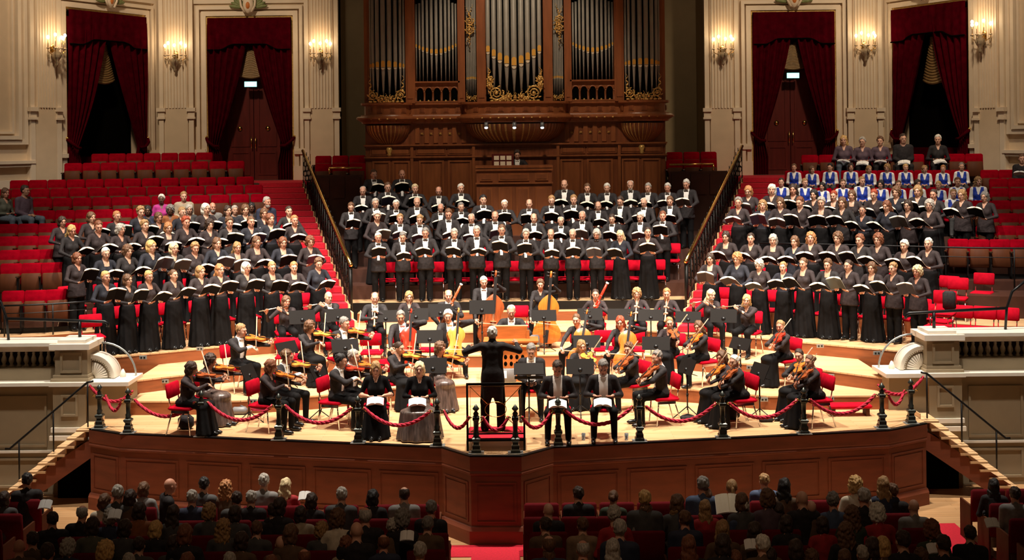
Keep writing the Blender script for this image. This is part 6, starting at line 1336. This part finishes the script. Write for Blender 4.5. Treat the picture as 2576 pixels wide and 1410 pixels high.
for (x, y, pose, deg, st, colr, lab, kind) in ((720, 742, 'flute_woman', 18, 'bob', 'brown', 'brown-haired woman flautist left of the red stairs', 'flute'), (826, 733, 'flute_man', 20, 'bald', 'grey', 'bald man flautist at the foot of the left stairs', 'flute'), (943, 735, 'oboe_man', 8, 'fringe', 'brown', 'balding oboist with glasses beside the left stairs', 'oboe'), (1029, 731, 'oboe_woman', 6, 'bob', 'dkblond', 'woman oboist with blond bob left of the bassoon', 'oboe'),
        (1128, 729, 'bassoon_man', 4, 'fringe', 'ginger', 'balding man bassoonist left of the double bass', 'bassoon'), (1498, 725, 'bassoon_woman', -6, 'bun', 'dark', 'dark-haired woman bassoonist right of the double bass', 'bassoon'), (1602, 723, 'oboe_woman', -6, 'curly', 'dkblond', 'woman oboist with wavy blond hair and glasses', 'oboe'), (1677, 724, 'oboe_woman', -8, 'short', 'ginger', 'short-haired woman oboist beside the right stairs', 'oboe'),
        (1789, 726, 'flute_woman', 8, 'long', 'pale', 'woman flautist with pale straight hair before the right stairs', 'flute'), (1878, 739, 'flute_woman', -30, 'long', 'blond', 'woman flautist with long blond hair, rightmost of the winds', 'flute')):
    PM, p = orch(x, y, ZB, pose, deg, st, colr, lab, zadj=.975, glasses='glasses' in lab, top=None if '_man' in pose else M_brnblk); a = p.att[kind]; P = [PM @ Vector(v) for v in a]; sl = ' '.join(lab.split()[:9])
    if kind == 'flute':
        o = MB().tube([P[0], P[1]], .0105, 8).build('flute', M_flute); MB().ell(P[0].lerp(P[1], .06), (.02, .016, .012)).build('lip_plate', M_flute, o); m = MB()
        for k in range(9): m.ell(P[0].lerp(P[1], .32 + .07 * k) + Vector((0, 0, .01)), (.010, .010, .006), 6, 4)
        m.build('keys', M_flute, o)
    elif kind == 'oboe':
        o = MB().tube([P[0].lerp(P[1], .1), P[0].lerp(P[1], .5), P[0].lerp(P[1], .92), P[1]], [.008, .013, .016, .028], 8).build('oboe', M_oboe); MB().tube([P[0], P[0].lerp(P[1], .12)], .004, 5).build('reed', FM['pale'], o); m = MB()
        for k in range(5): m.ell(P[0].lerp(P[1], .3 + .12 * k), (.018, .018, .006), 6, 4)
        m.build('keys', M_flute, o)
    else:
        varn = V_br if 'man b' in lab and 'woman' not in lab else V_rd
        o = MB().tube([P[0], P[0].lerp(P[1], .5), P[1]], [.034, .03, .026], 8).build('bassoon', varn); d = (P[1] - P[0]).normalized(); MB().tube([P[1], P[1] + d * .03], [.032, .034], 10).build('bell_ring', M_white, o)
        MB().tube([P[0].lerp(P[1], .1) + Vector((.03, -.03, 0)), P[0].lerp(P[1], .62) + Vector((.03, -.03, 0))], .02, 6).build('wing_joint', varn, o); q = P[0].lerp(P[1], .60); MB().tube([q, q.lerp(P[2], .4) + Vector((0, -.05, .06)), P[2]], .005, 5).build('crook', M_flute, o)
        m = MB()
        for k in range(6): m.ell(P[0].lerp(P[1], .2 + .11 * k) + Vector((0, -.03, 0)), (.014, .012, .014), 6, 4)
        m.build('keys', M_flute, o)
    tag(o, '%s played by the %s' % (kind, sl), kind)
# soloists, continuo, conductor, organist
PM, p = orch(945, 907, 0, 'reader_woman', 4, 'long', 'dkblond', 'seated soprano with long blond hair in black velvet, reading', top=M_velvetb, bot=M_velvetb, zadj=.97); slot(score(PM, (0, -.34, .70, 0), 'open red-bound score on the lap of the long-haired soprano', 'soloists\' scores', 1.95, False, BOOKLET), 0, M_chairred)
PM, p = orch(1055, 908, 0, 'gown_woman', 4, 'bob', 'pale', 'seated alto with pale hair in black jacket and satin gown', top=M_velvetb, bot=M_satin, zadj=.97); score(PM, (-.04, -.34, .70, 0), 'open white score on the lap of the alto in satin', 'soloists\' scores', 1.95, False, BOOKLET)
PM, p = orch(1402, 908, 0, 'reader_man', -2, 'short', 'dark', 'seated tenor soloist in tailcoat with white scores on his lap', zadj=.975); score(PM, (0, -.36, .72, 0), 'white score drooping over the knees of the tenor soloist', 'soloists\' scores', 1.95, False, BOOKLET)
PM, p = orch(1517, 905, 0, 'reader_man', -3, 'short', 'steel', 'seated baritone soloist in dark suit bowed over a white score', zadj=.975); score(PM, (-.02, -.36, .72, 0), 'open white score on the lap of the baritone soloist', 'soloists\' scores', 1.95, False, BOOKLET)
PM, p = orch(1336, 865, 0, 'folded_man', -2, 'short', 'steel', 'seated man in dark suit with folded hands behind a flat music stand', zadj=.98)
PM, p = orch(1286, 766, ZA, 'keyboard_man', 0, 'fringe', 'white', 'white-haired harpsichordist in tails behind the chest organ', glasses=True, zadj=1.0, Yfix=25.55)
q = at(1301, 377, 34.15); o, PM = person('keyboard_man', (q.x, 34.15, 3.36), 0, 'curly_short', 'dark', 'organist in white shirt behind the tall organ console', 'person', None, (q.z - 3.36) / 1.33, 0, M_blk)
pod = gnd(1248, 1138, 0); px_, py_ = pod.x, 20.12
pd = empty('conductor_podium', (px_, py_ + .42, 0)); tag(pd, 'black metal conductor\'s podium with red carpet and back rail', 'podium')
MB().bx(-.46, .46, -.42, .42, .15, .185).build('platform', M_black, pd); MB().bx(-.44, .44, -.40, .40, .185, .20).build('carpet', M_carpet, pd)
for sx in (-1, 1):
    for sy in (-1, 1): MB().bx(sx * .45 - .018, sx * .45 + .018, sy * .40 - .018, sy * .40 + .018, 0, .16).build('foot', M_black, pd)
    MB().bx(sx * .45 - .016, sx * .45 + .016, -.43, -.398, 0, 1.06).build('rail_post', M_black, pd)
MB().bx(-.466, .466, -.432, -.396, 1.04, 1.075).build('top_rail', M_black, pd); MB().bx(-.45, .45, -.424, -.404, .26, .28).build('bottom_rail', M_black, pd)
m = MB(); m.tube([(.17 * math.cos(i * PI / 10), -.414, .655 + .12 * math.sin(i * PI / 10)) for i in range(20)], .006, 5, closed=True)
for sx in (-1, 1):
    for sz_ in (-1, 1): m.tube([(sx * .13, -.414, .655 + sz_ * .085), (sx * .40, -.414, .655 + sz_ * .36)], .006, 5)
m.tube([(sx * .40, -.414, z) for sx, z in ((-1, .30), (1, .30), (1, 1.02), (-1, 1.02))], .005, 5, closed=True); m.build('rail_ornament', M_brass, pd)
q = at(1238, 822, 20.62); o, PM = person('conductor', (q.x, 20.62, .20), PI, 'short', 'white', 'white-haired conductor in black tailcoat seen from behind, arms spread', 'person', None, (q.z - .2) / 1.735, 1, M_blk)
# chest organ
cg = empty('chest_organ', (at(1286, 900, 24.8).x, 24.8, ZA)); tag(cg, 'small wooden chest organ with carved grille before the harpsichordist', 'organ'); M_chest = mat('chest_wood', (.42, .13, .03), .3, var=.2, scale=6, stretch=(.4, 1, 2))
MB().bx(-.50, .50, -.3, .06, 0, .76).build('case', M_chest, cg); MB().bx(-.53, .53, -.34, .24, .76, .79).build('top_board', M_chest, cg); MB().bx(-.53, .53, -.34, -.30, .68, .71).build('moulding', M_oboe, cg)
MB().bx(-.32, .32, -.02, .02, .79, 1.03).build('music_rest', M_chest, cg); MB().bx(-.34, .34, -.02, .05, 1.03, 1.045).build('rest_ledge', M_oboe, cg); MB().bx(-.36, -.30, -.04, .02, .79, .95).build('rest_bracket', M_chest, cg); MB().bx(.30, .36, -.04, .02, .79, .95).build('rest_bracket', M_chest, cg)
for i in range(5):
    for j in range(3): m = MB(); m.ell((-.22 + .11 * i, -.302, .22 + .13 * j), (.035, .008, .045), 7, 4); m.build('grille_shade', M_dark, cg)  # solid dark ovals: shade of the grille holes painted on the case
for k in range(2): o = MB().box((0, 0, 0), (.03, .06, .02)).build('knob', M_oboe, cg); o.location = (-.1 + .3 * k, -.32, .72)
# ================================================================== MUSIC STANDS, SMALL THINGS
ST = [(1212, 758, 26.4, ZB, 0, 'before the white-haired double bass player'), (1368, 782, 26.35, ZB, 0, 'before the curly-haired double bass player'), (760, 783, 25.5, ZB, .3, 'before the brown-haired flautist'), (850, 779, 26.0, ZB, .25, 'before the bald flautist'), (970, 783, 26.2, ZB, .1, 'before the balding oboist'), (1046, 778, 26.25, ZB, .1, 'before the blond-bobbed oboist'), (1108, 767, 26.4, ZB, .0, 'before the balding bassoonist'),
      (1081, 833, 24.85, ZA, 0, 'between the two left cellists'), (1484, 778, 26.2, ZB, 0, 'before the dark-haired bassoonist'), (1560, 779, 26.2, ZB, -.1, 'before the oboist with glasses'), (1637, 781, 26.2, ZB, -.1, 'before the short-haired oboist'), (1731, 786, 26.0, ZB, -.2, 'before the pale-haired flautist'), (1820, 780, 25.2, ZB, -.25, 'before the rightmost flautist'),
      (1476, 846, 24.4, ZA, 0, 'before the tied-haired cellist'), (1459, 906, 22.6, 0, 0, 'before the viola player facing the hall'), (1650, 850, 23.9, ZA, -.15, 'before the blond violinist on the right riser'), (1089, 903, 22.7, 0, 0, 'behind the alto soloist'), (868, 856, 24.2, ZA, .35, 'before the violinists by the left stairs'),
      (625, 920, 22.35, 0, 1.35, 'before the leftmost pair of violinists'), (803, 925, 22.5, 0, 1.25, 'before the pair of violinists left of the soprano'), (722, 862, 24.3, ZA, .95, 'before the blond viola player'), (1728, 905, 22.4, 0, -1.2, 'before the man viola player in tails'), (1862, 852, 24.2, ZA, -1.0, 'before the violinist with blond bun'), (1910, 917, 22.2, 0, -1.2, 'before the rightmost violinists')]
for (x, y, Y, z, rz, lab) in ST:
    q = at(x, y, Y); o = place('stand', (q.x, Y, z), rz, 'black music stand ' + lab, 'music stand', 'black music stands'); s_ = max(.62, min(1.1, (q.z - z) / 1.27)); o.scale = (1 if z or s_ > .9 else .95, 1, s_)
    sm = MB(); R = Matrix.Rotation(-.35, 3, 'X')
    for k in (-1, 1): sm.box((k * .115, .014, 1.12), (.21, .008, .29), 0, R)
    so = sm.build('sheet_music', M_paper); so.location = o.location; so.rotation_euler = o.rotation_euler; so.scale = o.scale; tag(so, 'open sheet music on the stand ' + lab, 'sheet music', 'sheet music on stands')
q = at(1330, 917, 22.25); o = place('stand_flat', (q.x, 22.25, 0), 0, 'music stand with nearly flat desk before the man with folded hands', 'music stand', 'black music stands'); o.scale = (1, 1, (q.z) / .98)
def bench(x, y, z, w_, lab, a=0):
    p = gnd(x, y, z + .16); r = empty('red_step', (p.x, p.y, z), a); tag(r, lab, 'bench'); MB().rbox((0, 0, .17), (w_, .30, .06), .02).build('top', M_chairred, r)
    for k in (-1, 1): MB().bx(k * w_ * .4 - .03, k * w_ * .4 + .03, -.12, .12, 0, .145).build('foot', M_seatwood, r)
bench(2136, 1022, 0, .75, 'low red upholstered step before the right riser'); bench(1895, 945, ZA, .55, 'low red upholstered step behind the grey-haired violinist')
M_glass = mat('drinking_glass', (.9, .92, .95), .05, trans=.9)
for (x, lab) in ((1468, 'water glass on the stage floor right of the tenor'), (1576, 'water glass on the stage floor right of the baritone')):
    p = gnd(x, 1108, 0); o = MB().lathe([(.028, 0), (.033, .11), (.030, .11), (.025, .006), (.002, .006)], (0, 0, 0), 12).build('water_glass', M_glass); o.location = p; tag(o, lab, 'glass')
def bag(x, y, z, d, lab, m_):
    p = gnd(x, y, z); o = MB().rbox((0, 0, d[2] / 2), d, min(d) * .3).tube([(-d[0] * .3, 0, d[2] * .95), (0, 0, d[2] * 1.2), (d[0] * .3, 0, d[2] * .95)], .012, 6).build('bag', m_); o.location = p; tag(o, lab, 'bag')
bag(468, 1080, 0, (.26, .18, .24), 'black bag under the chair of the leftmost violinist', M_blk); bag(603, 1043, 0, (.28, .16, .14), 'dark bag on the floor beside the leftmost stand', M_grey); bag(1843, 1056, 0, (.24, .2, .24), 'black bag under the grey-haired violinist\'s chair', M_blk); bag(1730, 1060, 0, (.26, .14, .10), 'black bag at the foot of the stand before the viola player', M_blk); bag(1927, 1062, 0, (.24, .12, .08), 'flat black bag at the foot of the rightmost stand', M_blk)
p = gnd(1333, 815, ZB); o = MB().rbox((0, 0, .16), (.30, .22, .32), .03).bx(-.15, .15, -.12, -.105, .10, .13, 1).build('instrument_case', [M_grey, M_chrome]); o.location = (p.x, 26.6, ZB); tag(o, 'grey instrument case behind the harpsichordist', 'case')
p = gnd(1275, 962, ZA); o = MB().rbox((0, 0, .13), (.36, .06, .26), .015).bx(-.16, .0, -.036, -.028, .08, .22, 1).build('folder_case', [M_grey, M_paperw]); o.location = (p.x, 24.5, ZA); tag(o, 'grey case with white label standing right of the conductor', 'case')
q = at(1305, 780, 26.7); place('chair', (q.x, 27.0, ZB), 0, 'empty red chair behind the harpsichordist', 'chair', 'red chairs of the orchestra')
for (x, y, Y, z, lab) in ((722, 817, 25.0, ZA, 'empty red chair behind the blond viola player'), (935, 808, 25.4, ZA, 'empty red chair left of the red cello'), (1080, 802, 25.6, ZA, 'empty red chair between the two left cellists'), (1520, 800, 25.5, ZA, 'empty red chair between the two right cellists'), (1592, 803, 25.4, ZA, 'empty red chair right of the red-haired cellist')):
    q = at(x, y, Y); place('chair', (q.x, Y, z), PI, lab, 'chair', 'red chairs of the orchestra')
# ================================================================== AUDIENCE (backs to us)
B4 = lambda x, y: (x / 2.8622, 1160 + y / 2.8622)
B5 = lambda x, y: (840 + x / 2.8622, 1160 + y / 2.8622)
B6 = lambda x, y: (1676 + x / 2.8622, 1160 + y / 2.8622)
AU = []
def au(conv, s_):
    for q in s_.split():
        a = q.split(':'); x, y = [float(v) for v in a[0].split(',')]; AU.append((*conv(x, y), a[1], a[2], a[3] if len(a) > 3 else random.choice(('black', 'dgrey', 'black', 'navy', 'dgrey', 'brown'))))
au(B4, '745,235:bob:brown:cream 840,180:short:grey 935,205:bob:dark 1030,150:bob:brown:grey 1195,125:bald:grey:black 1380,215:short:grey 1460,122:short:black 1625,135:curly_long:ginger:brown 1700,225:short:dark 1805,220:short:grey 1893,97:short:grey:grey 2055,122:long:pale:red 2005,262:bob:dark 2240,230:bob:dark 2455,195:short:grey 580,325:fringe:grey 790,345:curly:grey 1000,295:bob:dark:orange 1245,315:long:dark 1505,305:curly:dkblond 1690,320:bob:dark 1960,310:short:dark 2165,325:bob:dark:beige 2430,345:curly:brown:cream 660,405:bob:dark:plaid 1115,430:bob:blond 1330,455:bob:auburn 1605,415:curly_long:dkblond 1840,445:short:brown 2085,455:bob:brown 2310,440:curly:dkblond 890,420:bob:dark 480,560:curly:grey 755,575:curly:blond 990,555:short:dark 1245,535:bob:dark 1340,660:bob:auburn 1650,665:short:grey 1730,510:bob:dark 2015,548:bald:grey 2190,640:fringe:auburn 2495,545:curly:auburn:beige 1945,680:bob:auburn 920,690:short:grey 330,600:short:dark')
au(B5, '280,205:bob:black 505,192:fringe:dark:grey 695,290:short:steel:black 225,340:fringe:grey 160,445:bald:grey 420,415:curly_short:grey 490,345:curly:steel 670,405:short:steel 355,545:fringe:auburn 615,592:short:grey 1760,190:short:dark:black 2010,208:bun:brown:green 2235,218:short:blond:dgrey 2470,240:bob:brown 1545,318:bald:grey:black 2025,322:curly_short:grey:red 2250,305:curly:brown:grey 2460,310:long:dkblond 1525,412:short:dark:brown 1790,415:short:brown:tan 2055,428:short:grey 1545,545:fringe:brown 1790,578:fringe:grey 2015,560:long:grey 1545,665:short:brown')
au(B6, '262,118:short:steel:blue 480,130:tied:dkblond 705,97:short:dkblond:blue 850,122:long:black 1365,110:curly:blond:cream 1570,110:long:dkblond:navy 80,240:bob:brown 300,200:long:brown 550,230:bob:brown 735,205:curly:brown:purple 985,220:bald:grey 1205,225:curly_short:steel:blue 1425,202:short:grey 1630,168:short:brown:black 285,280:long:dkblond:red 560,275:short:white:blue 810,300:bob:dark 1045,290:bald:grey 1340,320:curly_long:brown:green 1530,305:curly:white:red 1785,285:bald:dark:grey 135,365:short:brown:navy 410,425:long:dkblond:brown 870,390:bob:dark 1130,400:bob:dark:red 1920,425:curly:auburn:green 170,535:long:auburn 410,525:bob:dark 640,440:bob:dark 700,540:short:white 1300,440:curly_long:brown 1570,545:bob:blond 1710,510:short:dark 2000,540:short:dark 505,665:bob:auburn 750,625:bob:dark 1050,670:curly:brown 1290,685:bob:brown 1420,685:short:grey 1840,655:curly:brown 1495,550:bob:dark 940,565:bob:dark')
ROWA = [19.25, 18.55, 17.85, 17.15, 16.5, 15.85]
ANAME = ['front', 'second', 'third', 'fourth', 'fifth', 'nearest']
rows = [[] for _ in ROWA]
for a in AU:
    yc = lev(a[0], a[1])[1]; best = min(range(6), key=lambda i: abs(HOR + (CAMZ - (ZF + 1.27)) * FPX / ROWA[i] - yc)); rows[best].append(a)
AP = ['listener_man', 'listener_woman']
def aud(x, y, Y, st, colr, top, label, rz):
    q = at(x, y, Y); man = st in ('short', 'fringe', 'bald') ; pose = AP[0] if man else AP[1]; h_ = POSE[pose].h + .012; s_ = max(.9, min(1.1, (q.z - ZF) / h_)); bald = st == 'bald'
    X = q.x; o, PM = person(pose, (X, Y - .02, ZF), rz, st, colr, label, 'person', 'audience seen from behind', s_, None, C_[top], M_blk, C_[top]); return o
for i, L in enumerate(rows):
    for blk, fn in (('left', lambda x: x < 1250), ('right', lambda x: x >= 1250)):
        S_ = sorted([a for a in L if fn(a[0])])
        for j, (x, y, st, colr, top) in enumerate(S_):
            prof = 0 if (st, round(x)) != ('bald', 418) else -.9
            aud(x, y, ROWA[i], st, colr, top, 'listener from behind, %s, %s from left, %s row, %s stalls' % (hword(st, colr), ORD[j + 1], ANAME[i], blk), PI + random.uniform(-.15, .15) + prof)
    Y = ROWA[i] - .19
    for blk, xa, xb, fn in (('left', -5.75 + .05 * i, -1.1, lambda x: x < 1250), ('right', .36, 5.55 - .05 * i, lambda x: x >= 1250)):
        xs = []                                          # one seat under every listener, empty ones in the gaps
        for v in sorted(at(q[0], q[1], ROWA[i]).x for q in L if fn(q[0])):
            if not xs or v - xs[-1] > .5: xs.append(v)
        full = []; prev = xa - .54
        for v in xs + [xb + .3]:
            n = int((v - prev) / .53) - 1
            for j in range(max(0, n)): full.append(prev + (v - prev) * (j + 1) / (n + 1))
            if v <= xb + .25: full.append(v)
            prev = v
        for j, X in enumerate(sorted(full)): place('stall', (X, Y, ZF), 0, 'dark red stalls seat, %s from left, %s row, %s stalls' % (ORD[j + 1], ANAME[i], blk), 'seat', 'stalls seats seen from behind')
# side blocks of the stalls
for k, (x, y, st, colr, top, lab) in enumerate(((68, 1192, 'short', 'black', 'black', 'dark-haired man in black below the left stage steps'), (10, 1236, 'bob', 'dark', 'dgrey', 'dark-bobbed listener at the far left picture edge'), (82, 1365, 'short', 'dark', 'brown', 'dark-haired listener low at the left picture edge'), (48, 1384, 'bald', 'grey', 'brown', 'bald listener at the bottom left corner'), (132, 1310, 'short', 'dark', 'black', 'dark figure beside the left aisle carpet'),
        (2500, 1226, 'long', 'black', 'black', 'black-haired woman in the right side stalls'), (2553, 1265, 'short', 'dark', 'grey', 'listener in striped grey at the right picture edge'), (2440, 1375, 'short', 'dark', 'black', 'dark listener low beside the right aisle'))):
    Y = 19.6 - (y - 1192) / 190 * 3.1; aud(x, y, Y, st, colr, top, lab, PI + (.25 if x < 1000 else -.25))
for side, sn in ((-1, 'left'), (1, 'right')):
    for r in range(4):
        for j in range(4):
            X = (-7.55 - .54 * j) if side < 0 else (7.25 + .54 * j); place('stall', (X, 19.55 - .75 * r + .0, ZF), .0, 'dark red side stalls seat, %s from the aisle, %s row back, %s side' % (ORD[j + 1], ORD[r + 1], sn), 'seat', 'stalls seats seen from behind')
for (x, y, Y, lab, me) in ((1835, 1270, 18.1, 'large open score read in the right stalls', SCORE), (765, 1258, 18.9, 'white programme held up in the left stalls', BOOKLET), (285, 1305, 17.7, 'open programme in the left stalls near the aisle', BOOKLET), (1023, 1360, 16.8, 'white programme near the centre aisle in the left stalls', BOOKLET), (1893, 1382, 16.2, 'small programme low in the right stalls', BOOKLET), (2355, 1393, 16.0, 'programme near the right aisle', BOOKLET), (110, 1280, 18.3, 'lit programme at the far left stalls', BOOKLET), (2500, 1327, 17.4, 'white programme in the right side stalls', BOOKLET)):
    q = at(x, y, Y); M = Tr(q.x, Y, q.z) @ Rz(PI) @ Rx(.9) @ Matrix.Diagonal((.62, .62, .62, 1)) if me is BOOKLET else Tr(q.x, Y, q.z - .12) @ Rz(PI) @ Rx(.7); o = put('programme', me[0]); o.matrix_world = M; slot(o, 0, M_paperw); put('pages', me[1], o); tag(o, lab, 'programme', 'programmes in the stalls')
for k, v in PROTO.items():
    if k not in USED:
        for c_ in list(v.children): bpy.data.objects.remove(c_)
        bpy.data.objects.remove(v)
